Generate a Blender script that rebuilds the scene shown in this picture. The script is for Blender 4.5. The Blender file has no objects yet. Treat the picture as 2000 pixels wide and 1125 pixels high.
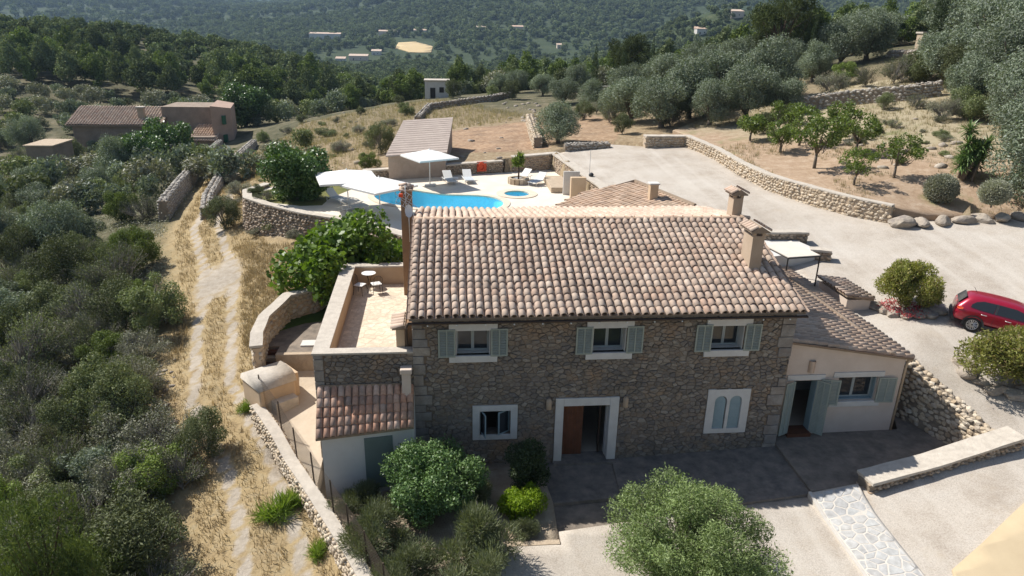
import bpy, bmesh, math, random
import numpy as np
from mathutils import Vector, Matrix, geometry as mgeo

# ------------------------------------------------------------------ scene, camera, light
scene = bpy.context.scene
COL = scene.collection
random.seed(7)
RNG = np.random.default_rng(7)

CF = 1368.275
CP, CR, CY = math.radians(20.563), math.radians(-1.174), math.radians(-5.578)
CAM = np.array([1.283, -23.12, 15.761])
_c, _s = math.cos(CY), math.sin(CY)
FW = np.array([-_s*math.cos(CP), _c*math.cos(CP), -math.sin(CP)])
RT0 = np.array([_c, _s, 0.0])
UP0 = np.cross(RT0, FW)
RT = math.cos(CR)*RT0 - math.sin(CR)*UP0
UP = math.sin(CR)*RT0 + math.cos(CR)*UP0
cam_d = bpy.data.cameras.new('camera')
cam_d.sensor_width = 36.0
cam_d.lens = CF/2000*36.0
cam_d.clip_start = 0.5
cam_d.clip_end = 40000
cam = bpy.data.objects.new('camera', cam_d)
COL.objects.link(cam)
cam.matrix_world = Matrix(((RT[0], UP[0], -FW[0], CAM[0]), (RT[1], UP[1], -FW[1], CAM[1]), (RT[2], UP[2], -FW[2], CAM[2]), (0, 0, 0, 1)))
scene.camera = cam

SUN = Vector((-0.75, 0.47, 1.0)).normalized()          # towards the sun
sun_el = math.asin(SUN.z)
sun_az = math.atan2(SUN.x, SUN.y)
world = bpy.data.worlds.new('World')
scene.world = world
world.use_nodes = True
wn = world.node_tree
sky = wn.nodes.new('ShaderNodeTexSky')
sky.sky_type = 'NISHITA'
sky.sun_disc = False
sky.sun_elevation = sun_el
sky.sun_rotation = sun_az % (2*math.pi)
sky.air_density = 1.0
sky.dust_density = 1.2
wn.links.new(sky.outputs[0], wn.nodes['Background'].inputs[0])
wn.nodes['Background'].inputs[1].default_value = 0.072
sl = bpy.data.lights.new('sun', 'SUN')
sl.energy = 4.6
sl.angle = math.radians(0.5)
sl.color = (1.0, 0.965, 0.905)
so = bpy.data.objects.new('sun', sl)
COL.objects.link(so)
so.rotation_euler = SUN.to_track_quat('Z', 'Y').to_euler()
so.location = (-60, 30, 80)

scene.view_settings.view_transform = 'Standard'
scene.view_settings.look = 'None'
scene.view_settings.gamma = 1.0
scene.view_settings.use_curve_mapping = False
scene.view_settings.exposure = 0.6
scene.cycles.max_bounces = 6
scene.cycles.diffuse_bounces = 3
scene.cycles.transparent_max_bounces = 8
scene.cycles.volume_bounces = 0

# ------------------------------------------------------------------ measuring helpers
def ray(u, v):
    d = FW + (u-1000)/CF*RT + (562.5-v)/CF*UP
    return d
def G(u, v, z=0.0):
    """point at height z that is seen at photo pixel u, v"""
    d = ray(u, v); t = (z-CAM[2])/d[2]
    p = CAM+t*d
    return float(p[0]), float(p[1]), float(p[2])
def YP(u, v, y):
    d = ray(u, v); t = (y-CAM[1])/d[1]; p = CAM+t*d
    return float(p[0]), float(p[1]), float(p[2])

# ------------------------------------------------------------------ object helpers
LOCAL = set()      # things whose parts are built about their own origin, then copied
def tag(o, label=None, cat=None, group=None, kind=None):
    if label: o['label'] = label
    if cat: o['category'] = cat
    if group: o['group'] = group
    if kind: o['kind'] = kind
    return o
def thing(name, loc, label, cat, group=None):
    o = bpy.data.objects.new(name, None)
    o.empty_display_size = 0.3
    COL.objects.link(o)
    o.location = loc
    return tag(o, label, cat, group)
def link(o, parent=None):
    COL.objects.link(o)
    if parent is not None:
        o.parent = parent
        if parent.type == 'EMPTY':
            o.matrix_parent_inverse = Matrix.Translation(parent.location).inverted() if parent.name not in LOCAL else Matrix.Identity(4)
    return o
def mesh_np(name, verts, faces, mat=None, smooth=False):
    verts = np.asarray(verts, dtype=np.float32).reshape(-1, 3)
    me = bpy.data.meshes.new(name)
    if isinstance(faces, np.ndarray):
        m, k = faces.shape
        me.vertices.add(len(verts)); me.loops.add(m*k); me.polygons.add(m)
        me.vertices.foreach_set('co', verts.ravel())
        me.loops.foreach_set('vertex_index', faces.astype(np.int32).ravel())
        me.polygons.foreach_set('loop_start', np.arange(0, m*k, k, dtype=np.int32))
        me.polygons.foreach_set('loop_total', np.full(m, k, dtype=np.int32))
        me.update(calc_edges=True)
    else:
        me.from_pydata(verts.tolist(), [], faces)
        me.update()
    if smooth:
        me.polygons.foreach_set('use_smooth', np.ones(len(me.polygons), dtype=bool))
    if mat is not None:
        me.materials.append(mat)
    return me
def obj(name, me, parent=None, kind=None):
    o = bpy.data.objects.new(name, me)
    link(o, parent)
    if kind: o['kind'] = kind
    return o

class MB:
    """collects simple solids into one mesh"""
    def __init__(s): s.v = []; s.f = []
    def add(s, vs, fs):
        b = len(s.v); s.v += [tuple(map(float, p)) for p in vs]; s.f += [tuple(i+b for i in f) for f in fs]; return s
    def box(s, x0, y0, z0, x1, y1, z1):
        return s.add([(x0,y0,z0),(x1,y0,z0),(x1,y1,z0),(x0,y1,z0),(x0,y0,z1),(x1,y0,z1),(x1,y1,z1),(x0,y1,z1)],
                     [(0,3,2,1),(4,5,6,7),(0,1,5,4),(1,2,6,5),(2,3,7,6),(3,0,4,7)])
    def bbox(s, x0, y0, z0, x1, y1, z1, b=0.02):
        """box with bevelled top and vertical edges"""
        bm = bmesh.new(); bmesh.ops.create_cube(bm, size=1)
        for v in bm.verts:
            v.co = Vector(((x0+x1)/2+v.co.x*(x1-x0), (y0+y1)/2+v.co.y*(y1-y0), (z0+z1)/2+v.co.z*(z1-z0)))
        bmesh.ops.bevel(bm, geom=bm.edges[:], offset=b, segments=2, affect='EDGES', profile=0.5)
        bm.verts.index_update()
        s.add([v.co for v in bm.verts], [[v.index for v in f.verts] for f in bm.faces]); bm.free(); return s
    def obox(s, c, ax, ay, az, hx, hy, hz):
        """box oriented along unit vectors ax, ay, az with half sizes"""
        c = Vector(c); ax = Vector(ax)*hx; ay = Vector(ay)*hy; az = Vector(az)*hz
        p = [c-ax-ay-az, c+ax-ay-az, c+ax+ay-az, c-ax+ay-az, c-ax-ay+az, c+ax-ay+az, c+ax+ay+az, c-ax+ay+az]
        return s.add(p, [(0,3,2,1),(4,5,6,7),(0,1,5,4),(1,2,6,5),(2,3,7,6),(3,0,4,7)])
    def prism(s, poly, z0, z1):
        """poly: list of (x,y) ccw; z0/z1 numbers or lists"""
        n = len(poly)
        Z0 = z0 if hasattr(z0, '__len__') else [z0]*n
        Z1 = z1 if hasattr(z1, '__len__') else [z1]*n
        vs = [(p[0],p[1],Z0[i]) for i,p in enumerate(poly)]+[(p[0],p[1],Z1[i]) for i,p in enumerate(poly)]
        fs = [tuple(range(n-1,-1,-1)), tuple(range(n,2*n))]+[(i,(i+1)%n,(i+1)%n+n,i+n) for i in range(n)]
        return s.add(vs, fs)
    def tube(s, pts, rads, n=6, cap=True):
        pts = [Vector(p) for p in pts]
        if not hasattr(rads, '__len__'): rads = [rads]*len(pts)
        vs = []; fs = []
        for i, p in enumerate(pts):
            d = (pts[min(i+1,len(pts)-1)]-pts[max(i-1,0)])
            if d.length < 1e-7: d = Vector((0,0,1))
            d.normalize()
            a = d.cross(Vector((0,0,1)) if abs(d.z) < .9 else Vector((1,0,0))).normalized(); b = d.cross(a)
            for k in range(n):
                t = 2*math.pi*k/n
                vs.append(p+(a*math.cos(t)+b*math.sin(t))*rads[i])
        for i in range(len(pts)-1):
            for k in range(n):
                fs.append((i*n+k, (i+1)*n+k, (i+1)*n+(k+1)%n, i*n+(k+1)%n))
        if cap:
            fs.append(tuple(range(n))); fs.append(tuple(range((len(pts)-1)*n+n-1, (len(pts)-1)*n-1, -1)))
        return s.add(vs, fs)
    def lathe(s, c, prof, n=20):
        vs = []; fs = []
        for r, z in prof:
            for k in range(n):
                t = 2*math.pi*k/n
                vs.append((c[0]+r*math.cos(t), c[1]+r*math.sin(t), c[2]+z))
        for i in range(len(prof)-1):
            for k in range(n):
                fs.append((i*n+k, i*n+(k+1)%n, (i+1)*n+(k+1)%n, (i+1)*n+k))
        fs.append(tuple(range(n-1,-1,-1))); fs.append(tuple(range((len(prof)-1)*n, len(prof)*n)))
        return s.add(vs, fs)
    def build(s, name, mat, parent=None, smooth=False, kind=None):
        me = mesh_np(name, s.v, s.f, mat, smooth)
        return obj(name, me, parent, kind)

# ------------------------------------------------------------------ materials
def new_mat(name):
    m = bpy.data.materials.new(name); m.use_nodes = True
    nt = m.node_tree
    return m, nt, nt.nodes['Principled BSDF']
def nd(nt, typ, **kw):
    n = nt.nodes.new(typ)
    for k, v in kw.items():
        if k.startswith('i_'): n.inputs[k[2:].replace('_', ' ')].default_value = v
        else: setattr(n, k, v)
    return n
def rgb(c): return (c[0], c[1], c[2], 1.0)
def ramp(nt, fac, stops):
    r = nt.nodes.new('ShaderNodeValToRGB')
    e = r.color_ramp.elements
    while len(e) < len(stops): e.new(0.5)
    for i, (p, c) in enumerate(stops):
        e[i].position = p; e[i].color = rgb(c)
    nt.links.new(fac, r.inputs[0])
    return r.outputs[0]
def noise(nt, scale, detail=4, rough=.6, coord=None):
    n = nd(nt, 'ShaderNodeTexNoise'); n.inputs['Scale'].default_value = scale
    n.inputs['Detail'].default_value = detail; n.inputs['Roughness'].default_value = rough
    if coord is None:
        coord = nd(nt, 'ShaderNodeNewGeometry').outputs['Position']
    nt.links.new(coord, n.inputs['Vector'])
    return n.outputs['Fac']
def mixc(nt, fac, a, b, mode='MIX'):
    m = nt.nodes.new('ShaderNodeMix'); m.data_type = 'RGBA'; m.blend_type = mode
    if isinstance(fac, (int, float)): m.inputs[0].default_value = fac
    else: nt.links.new(fac, m.inputs[0])
    for k, x in ((6, a), (7, b)):
        if isinstance(x, tuple): m.inputs[k].default_value = rgb(x)
        else: nt.links.new(x, m.inputs[k])
    return m.outputs[2]
def math_(nt, op, a, b=None, clamp=False):
    m = nt.nodes.new('ShaderNodeMath'); m.operation = op; m.use_clamp = clamp
    for k, x in ((0, a), (1, b)):
        if x is None: continue
        if isinstance(x, (int, float)): m.inputs[k].default_value = x
        else: nt.links.new(x, m.inputs[k])
    return m.outputs[0]
def bump(nt, bsdf, h, strength=.3, dist=.02):
    b = nt.nodes.new('ShaderNodeBump'); b.inputs['Strength'].default_value = strength; b.inputs['Distance'].default_value = dist
    nt.links.new(h, b.inputs['Height']); nt.links.new(b.outputs[0], bsdf.inputs['Normal'])
def rnd_island(nt):
    g = nd(nt, 'ShaderNodeNewGeometry'); o = nd(nt, 'ShaderNodeObjectInfo')
    a = math_(nt, 'ADD', g.outputs['Random Per Island'], o.outputs['Random'])
    return math_(nt, 'FRACT', a)
def pmat(name, c1, c2=None, rough=.8, scale=2.0, bscale=25, bstr=.25, bdist=.01, spec=.3, metal=0):
    m, nt, b = new_mat(name)
    b.inputs['Roughness'].default_value = rough
    b.inputs['Specular IOR Level'].default_value = spec
    b.inputs['Metallic'].default_value = metal
    if c2 is None: c2 = tuple(x*.8 for x in c1)
    f = noise(nt, scale, 6, .65)
    nt.links.new(ramp(nt, f, [(.3, c1), (.7, c2)]), b.inputs['Base Color'])
    if bstr > 0: bump(nt, b, noise(nt, bscale, 3), bstr, bdist)
    return m
def island_mat(name, cols, rough=.85, dirt=None, bscale=30, bstr=.4, bdist=.015, nscale=3.0):
    """colour differs from piece to piece, with grain on top"""
    m, nt, b = new_mat(name)
    b.inputs['Roughness'].default_value = rough
    b.inputs['Specular IOR Level'].default_value = .25
    r = rnd_island(nt)
    n = len(cols)
    c = ramp(nt, r, [(i/max(1,n-1), k) for i, k in enumerate(cols)])
    f = noise(nt, nscale, 5, .6)
    g = ramp(nt, f, [(.25, (.72,.70,.68)), (.75, (1.18,1.17,1.15))])
    c = mixc(nt, 1.0, c, g, 'MULTIPLY')
    if dirt:
        f2 = noise(nt, dirt[1], 6, .7)
        f2 = ramp(nt, f2, [(dirt[2], (0,0,0)), (dirt[3], (1,1,1))])
        c = mixc(nt, f2, c, dirt[0])
    nt.links.new(c, b.inputs['Base Color'])
    if bstr: bump(nt, b, noise(nt, bscale, 4, .7), bstr, bdist)
    return m
def leaf_mat(name, cols, trans=.3, rough=.55, spec=.25, vary=.35, tint=(1.2,1.25,.5)):
    m, nt, b = new_mat(name)
    out = nt.nodes['Material Output']
    g = nd(nt, 'ShaderNodeNewGeometry'); oi = nd(nt, 'ShaderNodeObjectInfo')
    n = len(cols)
    c = ramp(nt, g.outputs['Random Per Island'], [(i/max(1,n-1), k) for i, k in enumerate(cols)])
    hv = math_(nt, 'MULTIPLY_ADD', oi.outputs['Random'], vary); hv.node.inputs[2].default_value = 1-vary/2
    nz = noise(nt, .9, 2)
    nz = math_(nt, 'MULTIPLY_ADD', nz, .9); nz.node.inputs[2].default_value = .55
    hv = math_(nt, 'MULTIPLY', hv, nz)
    cc = nt.nodes.new('ShaderNodeVectorMath'); cc.operation = 'SCALE'
    nt.links.new(c, cc.inputs[0]); nt.links.new(hv, cc.inputs['Scale'])
    nt.links.new(cc.outputs[0], b.inputs['Base Color'])
    b.inputs['Roughness'].default_value = rough; b.inputs['Specular IOR Level'].default_value = spec
    t = nt.nodes.new('ShaderNodeBsdfTranslucent')
    tc = nt.nodes.new('ShaderNodeVectorMath'); tc.operation = 'MULTIPLY'; tc.inputs[1].default_value = tint
    nt.links.new(cc.outputs[0], tc.inputs[0]); nt.links.new(tc.outputs[0], t.inputs[0])
    mx = nt.nodes.new('ShaderNodeMixShader'); mx.inputs[0].default_value = trans
    nt.links.new(b.outputs[0], mx.inputs[1]); nt.links.new(t.outputs[0], mx.inputs[2])
    nt.links.new(mx.outputs[0], out.inputs[0])
    return m
M = {}
M['tile'] = island_mat('clay_roof_tile', [(.52,.385,.295),(.57,.44,.35),(.54,.41,.32),(.59,.465,.375),(.55,.385,.29),(.575,.445,.35),(.52,.40,.315),(.62,.505,.41),(.555,.42,.33)], .9, ((.30,.25,.21), 1.6, .58, .78), nscale=1.3)
M['tile_old'] = island_mat('weathered_roof_tile', [(.50,.36,.26),(.58,.43,.315),(.54,.39,.285),(.61,.47,.36),(.46,.335,.25)], .9, ((.34,.28,.22), 1.2, .55, .78), nscale=1.3)
M['tile_red'] = island_mat('red_roof_tile', [(.50,.28,.19),(.60,.38,.27),(.46,.26,.18),(.64,.46,.36),(.34,.24,.19),(.56,.34,.24)], .9, ((.22,.17,.14), 2.0, .6, .78), nscale=7)
M['tile_under'] = pmat('channel_tile_clay', (.36,.27,.21), (.26,.195,.155), .95, 5)
M['mortar'] = pmat('lime_mortar', (.33,.25,.18), (.24,.18,.13), .95, 4, 18, .6, .03)
M['facade_mortar'] = pmat('facade_mortar', (.30,.215,.145), (.10,.085,.07), .95, .9, 14, .9, .04)
M['facade_stone'] = island_mat('facade_stone', [(.21,.18,.15),(.29,.25,.205),(.18,.16,.145),(.265,.215,.165),(.35,.31,.26),(.225,.195,.17),(.29,.23,.17),(.20,.18,.165)], .9, ((.35,.235,.145), .5, .54, .68), 9, 1.0, .07, 5)
M['quoin'] = island_mat('dressed_stone', [(.27,.25,.225),(.33,.30,.265),(.25,.235,.22),(.36,.315,.265)], .9, ((.22,.18,.15), 1.5, .45, .65), 12, .8, .04, 4)
M['plaster_white'] = pmat('white_plaster', (.62,.60,.56), (.54,.51,.47), .85, 2.5, 30, .15, .01)
M['plaster_cream'] = pmat('cream_plaster', (.66,.55,.46), (.58,.47,.385), .9, 1.2, 14, .25, .01)
M['plaster_tan'] = pmat('tan_plaster', (.56,.42,.28), (.48,.35,.23), .9, 1.5, 12, .3, .015)
M['plaster_chim'] = pmat('chimney_plaster', (.48,.37,.27), (.40,.30,.21), .9, 2, 12, .3, .015)
M['plaster_brown'] = pmat('brown_plaster', (.30,.19,.11), (.24,.15,.09), .9, 2, 12, .3, .015)
M['shed_wall'] = pmat('shed_white_plaster', (.66,.63,.59), (.57,.54,.50), .9, 1, 20, .2, .01)
M['shutter'] = pmat('pale_green_paint', (.325,.35,.30), (.285,.31,.265), .55, 3, 30, .1, .004)
M['shutter_blue'] = pmat('blue_grey_paint', (.29,.37,.39), (.25,.33,.35), .55, 3, 30, .1, .004)
M['door_green'] = pmat('grey_green_paint', (.15,.19,.175), (.13,.165,.15), .6, 2, 20, .1, .004)
M['wood'] = pmat('red_brown_wood', (.16,.06,.03), (.10,.04,.02), .6, 4, 40, .2, .005)
M['wood_dark'] = pmat('dark_wood', (.06,.035,.022), (.04,.022,.015), .6, 4, 40, .2, .005)
M['dark'] = pmat('dark_interior', (.05,.045,.04), (.035,.03,.028), .9, 2, 10, 0)
M['frame'] = pmat('grey_window_frame', (.36,.38,.36), (.32,.34,.33), .5, 3, 30, 0)
M['gutter'] = pmat('gutter_metal', (.09,.06,.045), (.06,.045,.035), .6, 3, 30, .1, .003, .4, .3)
M['zinc'] = pmat('pale_metal', (.62,.62,.60), (.5,.5,.5), .45, 3, 30, 0, .01, .5, .4)
M['iron'] = pmat('black_iron', (.025,.025,.025), (.04,.035,.03), .5, 6, 30, .1, .003, .4, .5)
M['iron_rust'] = pmat('rusty_fence_iron', (.10,.075,.05), (.06,.045,.035), .8, 6, 30, .1, .003)
M['parapet_top'] = pmat('parapet_cap_stone', (.56,.50,.42), (.42,.37,.31), .9, 4, 12, .6, .03)
M['terr_paving'] = island_mat('cream_paving_stone', [(.66,.56,.43),(.70,.60,.47),(.62,.52,.40),(.72,.63,.51)], .85, None, 20, .2, .01, 5)
M['terr_joint'] = pmat('cream_paving_joint', (.56,.46,.35), (.50,.41,.31), .9, 5)
M['pool_paving'] = pmat('pool_deck_stone', (.74,.67,.56), (.64,.56,.46), .85, .7, 9, .15, .01)
M['coping'] = pmat('pool_coping', (.68,.58,.46), (.60,.50,.38), .8, 3, 20, .15, .01)
M['rub_cream'] = island_mat('pale_wall_stone', [(.50,.40,.28),(.58,.50,.39),(.44,.34,.23),(.62,.55,.45),(.52,.42,.30),(.47,.41,.34)], .92, ((.36,.30,.24), 1.2, .56, .75), 18, .6, .03, 6)
M['rub_grey'] = island_mat('grey_wall_stone', [(.36,.33,.29),(.44,.41,.36),(.30,.275,.245),(.50,.46,.41),(.38,.34,.29)], .92, ((.2,.18,.16), 1.0, .56, .75), 18, .6, .03, 6)
M['rub_brown'] = island_mat('brown_wall_stone', [(.36,.28,.21),(.46,.37,.28),(.29,.23,.18),(.50,.42,.33),(.40,.29,.20)], .92, ((.2,.16,.13), 1.0, .56, .75), 18, .6, .03, 6)
M['rub_core'] = pmat('wall_core_earth', (.30,.24,.18), (.20,.16,.12), .95, 3, 12, .8, .05)
M['rub_core_light'] = pmat('wall_core_lime', (.50,.40,.29), (.40,.31,.22), .95, 3, 12, .8, .05)
M['boulder'] = island_mat('limestone_boulder', [(.40,.35,.29),(.35,.30,.245),(.44,.39,.33)], .92, ((.27,.23,.2), 2.2, .5, .66), 7, .9, .06, 4)
M['patio'] = pmat('patio_slab', (.27,.225,.185), (.11,.10,.09), .9, 2.2, 7, .8, .04)
M['patio2'] = pmat('patio_slab_brown', (.29,.235,.185), (.13,.11,.09), .9, 1.8, 7, .8, .04)
M['path_stone'] = island_mat('grey_path_stone', [(.44,.445,.44),(.50,.495,.48),(.41,.41,.41),(.47,.46,.44)], .8, None, 16, .3, .015, 5)
M['path_joint'] = pmat('pale_path_joint', (.60,.555,.49), (.53,.485,.425), .9, 5)
M['road_tan'] = pmat('tan_concrete_road', (.50,.40,.26), (.43,.34,.22), .92, .6, 30, .15, .01)
M['canvas'] = pmat('white_canvas', (.80,.78,.74), (.76,.74,.70), .85, 1.5, 40, .05, .004)
M['canvas_grey'] = pmat('grey_mesh_fabric', (.50,.53,.55), (.45,.48,.50), .8, 3, 40, .1, .004)
M['white_paint'] = pmat('white_paint', (.80,.80,.78), (.74,.74,.72), .5, 3, 40, 0)
M['orange'] = pmat('orange_plastic', (.70,.10,.035), (.60,.08,.03), .5, 3, 40, 0)
M['bark'] = pmat('grey_bark', (.20,.165,.13), (.11,.09,.07), .95, 6, 25, .8, .03)
M['bark_pale'] = pmat('pale_twig_bark', (.34,.31,.28), (.24,.22,.195), .95, 6, 25, .5, .02)
M['trunk_brown'] = pmat('brown_bark', (.13,.09,.06), (.08,.055,.04), .95, 6, 25, .8, .03)
def glass_mat():
    m, nt, b = new_mat('window_glass')
    b.inputs['Base Color'].default_value = (.03,.035,.04,1); b.inputs['Roughness'].default_value = .06
    b.inputs['Specular IOR Level'].default_value = .45
    return m
M['glass'] = glass_mat()
def water_mat():
    m, nt, b = new_mat('pool_water'); out = nt.nodes['Material Output']
    nt.nodes.remove(b)
    tr = nt.nodes.new('ShaderNodeBsdfTransparent'); tr.inputs[0].default_value = (.78,.96,1.0,1)
    gl = nt.nodes.new('ShaderNodeBsdfGlossy'); gl.inputs['Roughness'].default_value = .03
    fr = nt.nodes.new('ShaderNodeFresnel'); fr.inputs[0].default_value = 1.13
    bp = nt.nodes.new('ShaderNodeBump'); bp.inputs['Strength'].default_value = .25; bp.inputs['Distance'].default_value = .03
    nt.links.new(noise(nt, 2.2, 3), bp.inputs['Height'])
    nt.links.new(bp.outputs[0], gl.inputs['Normal']); nt.links.new(bp.outputs[0], fr.inputs['Normal'])
    mx = nt.nodes.new('ShaderNodeMixShader')
    nt.links.new(fr.outputs[0], mx.inputs[0]); nt.links.new(tr.outputs[0], mx.inputs[1]); nt.links.new(gl.outputs[0], mx.inputs[2])
    nt.links.new(mx.outputs[0], out.inputs[0])
    return m
M['water'] = water_mat()
M['pool_tile'] = pmat('blue_pool_tile', (.34,.78,.90), (.30,.73,.88), .4, 2, 20, .05)
# leaves
M['l_olive'] = leaf_mat('olive_leaf', [(0.128,0.164,0.103),(0.196,0.234,0.158),(0.255,0.281,0.222),(0.157,0.195,0.111),(0.285,0.312,0.270)], 0.15, spec=0.08)
M['l_scrub'] = leaf_mat('mastic_leaf', [(0.096,0.125,0.053),(0.147,0.180,0.076),(0.209,0.233,0.108),(0.123,0.153,0.065),(0.261,0.265,0.158)], 0.17, vary=.9, spec=0.1)
M['l_grey'] = leaf_mat('grey_scrub_leaf', [(0.213,0.219,0.143),(0.286,0.284,0.206),(0.351,0.338,0.267),(0.241,0.248,0.152),(0.167,0.183,0.099)], 0.12)
M['l_pine'] = leaf_mat('pine_needle', [(0.083,0.125,0.040),(0.139,0.185,0.059),(0.195,0.242,0.078),(0.110,0.155,0.049)], 0.18, vary=.5, spec=0.05)
M['l_far'] = leaf_mat('far_tree_leaf', [(0.094,0.128,0.065),(0.150,0.184,0.090),(0.216,0.238,0.129),(0.120,0.155,0.076)], 0.12, vary=.7, spec=0.0)
M['l_fig'] = leaf_mat('fig_leaf', [(0.091,0.162,0.025),(0.144,0.235,0.034),(0.198,0.293,0.048),(0.122,0.205,0.030)], .38, .45, .35)
M['l_carob'] = leaf_mat('carob_leaf', [(0.051,0.102,0.026),(0.080,0.145,0.036),(0.123,0.189,0.058),(0.065,0.123,0.029)], .2, .4, .45)
M['l_citrus'] = leaf_mat('citrus_leaf', [(0.074,0.118,0.026),(0.127,0.182,0.041),(0.180,0.230,0.058),(0.105,0.154,0.029)], .35, .45, .35)
M['l_dark'] = leaf_mat('dark_shrub_leaf', [(0.034,0.053,0.022),(0.053,0.077,0.029),(0.066,0.092,0.037)], .2)
M['l_pitt'] = leaf_mat('round_shrub_leaf', [(0.091,0.171,0.052),(0.137,0.233,0.072),(0.198,0.294,0.104),(0.114,0.202,0.059)], 0.17, .45, .35)
M['l_lime'] = leaf_mat('lime_shrub_leaf', [(0.200,0.300,0.020),(0.280,0.380,0.030),(0.240,0.340,0.025),(0.170,0.270,0.020)], .4)
M['l_rosemary'] = leaf_mat('rosemary_leaf', [(0.102,0.123,0.058),(0.145,0.167,0.087),(0.189,0.203,0.123),(0.123,0.145,0.065)], .2)
M['l_front'] = leaf_mat('front_olive_leaf', [(0.122,0.175,0.053),(0.177,0.240,0.080),(0.232,0.285,0.128),(0.147,0.207,0.059),(0.269,0.323,0.159)], 0.19)
M['l_ball'] = leaf_mat('santolina_leaf', [(0.280,0.289,0.214),(0.347,0.347,0.273),(0.240,0.247,0.181)], .15)
M['l_yucca'] = leaf_mat('yucca_blade', [(0.087,0.145,0.043),(0.123,0.203,0.058),(0.174,0.239,0.087)], .2, .4, .4)
M['l_bed'] = leaf_mat('flowering_shrub_leaf', [(0.160,0.181,0.043),(0.246,0.261,0.065),(0.304,0.290,0.102),(0.189,0.217,0.051),(0.319,0.232,0.131)], .32)
M['l_red'] = leaf_mat('red_flower', [(0.420,0.050,0.070),(0.500,0.100,0.120)], .3)
M['grass_gold'] = leaf_mat('dry_grass_blade', [(.37,.285,.155),(.42,.335,.19),(.29,.235,.135),(.45,.38,.25),(.22,.19,.11),(.36,.255,.12)], .35, .8, .1, tint=(1.1,1,.8))
M['grass_green'] = leaf_mat('green_grass_blade', [(0.132,0.209,0.033),(0.187,0.275,0.050),(0.242,0.297,0.077)], .35, .8, .1)
def car_mat():
    m, nt, b = new_mat('metallic_red_paint')
    b.inputs['Base Color'].default_value = (.36,.008,.032,1); b.inputs['Roughness'].default_value = .32
    b.inputs['Metallic'].default_value = .25
    b.inputs['Coat Weight'].default_value = .8; b.inputs['Coat Roughness'].default_value = .06
    return m
M['car'] = car_mat()
M['tyre'] = pmat('tyre_rubber', (.02,.02,.02), (.03,.03,.03), .8, 6, 30, .1)
M['clad'] = pmat('black_plastic_trim', (.04,.042,.045), (.05,.05,.055), .6, 6, 30, 0)
M['alloy'] = pmat('alloy_rim', (.55,.55,.56), (.5,.5,.5), .35, 6, 30, 0, .01, .5, .8)
# ------------------------------------------------------------------ terrain heights
class RBF:
    def __init__(s, pts):
        a = np.array(pts, float); s.p = a[:, :2]; n = len(a)
        d = np.linalg.norm(s.p[:, None]-s.p[None], axis=2)
        A = np.zeros((n+1, n+1)); A[:n, :n] = -d-np.eye(n)*.02; A[n, :n] = 1; A[:n, n] = 1
        b = np.zeros(n+1); b[:n] = a[:, 2]
        s.w = np.linalg.solve(A, b)
    def __call__(s, x, y):
        x = np.asarray(x, float); y = np.asarray(y, float); sh = x.shape
        q = np.stack([x.ravel(), y.ravel()], 1); out = np.zeros(len(q))
        for i in range(0, len(q), 40000):
            d = np.linalg.norm(q[i:i+40000, None]-s.p[None], axis=2)
            out[i:i+40000] = -d@s.w[:-1]+s.w[-1]
        return out.reshape(sh)
def vnoise(x, y, seed=0):
    """smooth value noise"""
    x = np.asarray(x, float); y = np.asarray(y, float)
    xi = np.floor(x).astype(np.int64); yi = np.floor(y).astype(np.int64); fx = x-xi; fy = y-yi
    fx = fx*fx*(3-2*fx); fy = fy*fy*(3-2*fy)
    def h(a, b):
        k = (a*374761393+b*668265263+seed*974711) & 0x7fffffff
        k = ((k ^ (k >> 13))*1274126177) & 0x7fffffff
        return ((k ^ (k >> 16)) & 0xffff)/65535.0
    return (h(xi, yi)*(1-fx)+h(xi+1, yi)*fx)*(1-fy)+(h(xi, yi+1)*(1-fx)+h(xi+1, yi+1)*fx)*fy-.5
def sstep(a, b, t):
    t = np.clip((np.asarray(t, float)-a)/(b-a), 0, 1); return t*t*(3-2*t)
LANE = [(-3.4,-14,-1.7),(-3.6,-8,-1.25),(-4.6,-4,-1.0),(-6.6,1,-.5),(-9.3,5.8,.1),(-11,12,.55),(-12.4,18,.85),(-14.6,24,1.1),(-16.6,29,1.1),(-17.8,36,1.0),(-20,46,.5),(-23,58,-.4),(-26,70,-1.3),(-28,80,-1.9)]
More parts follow.
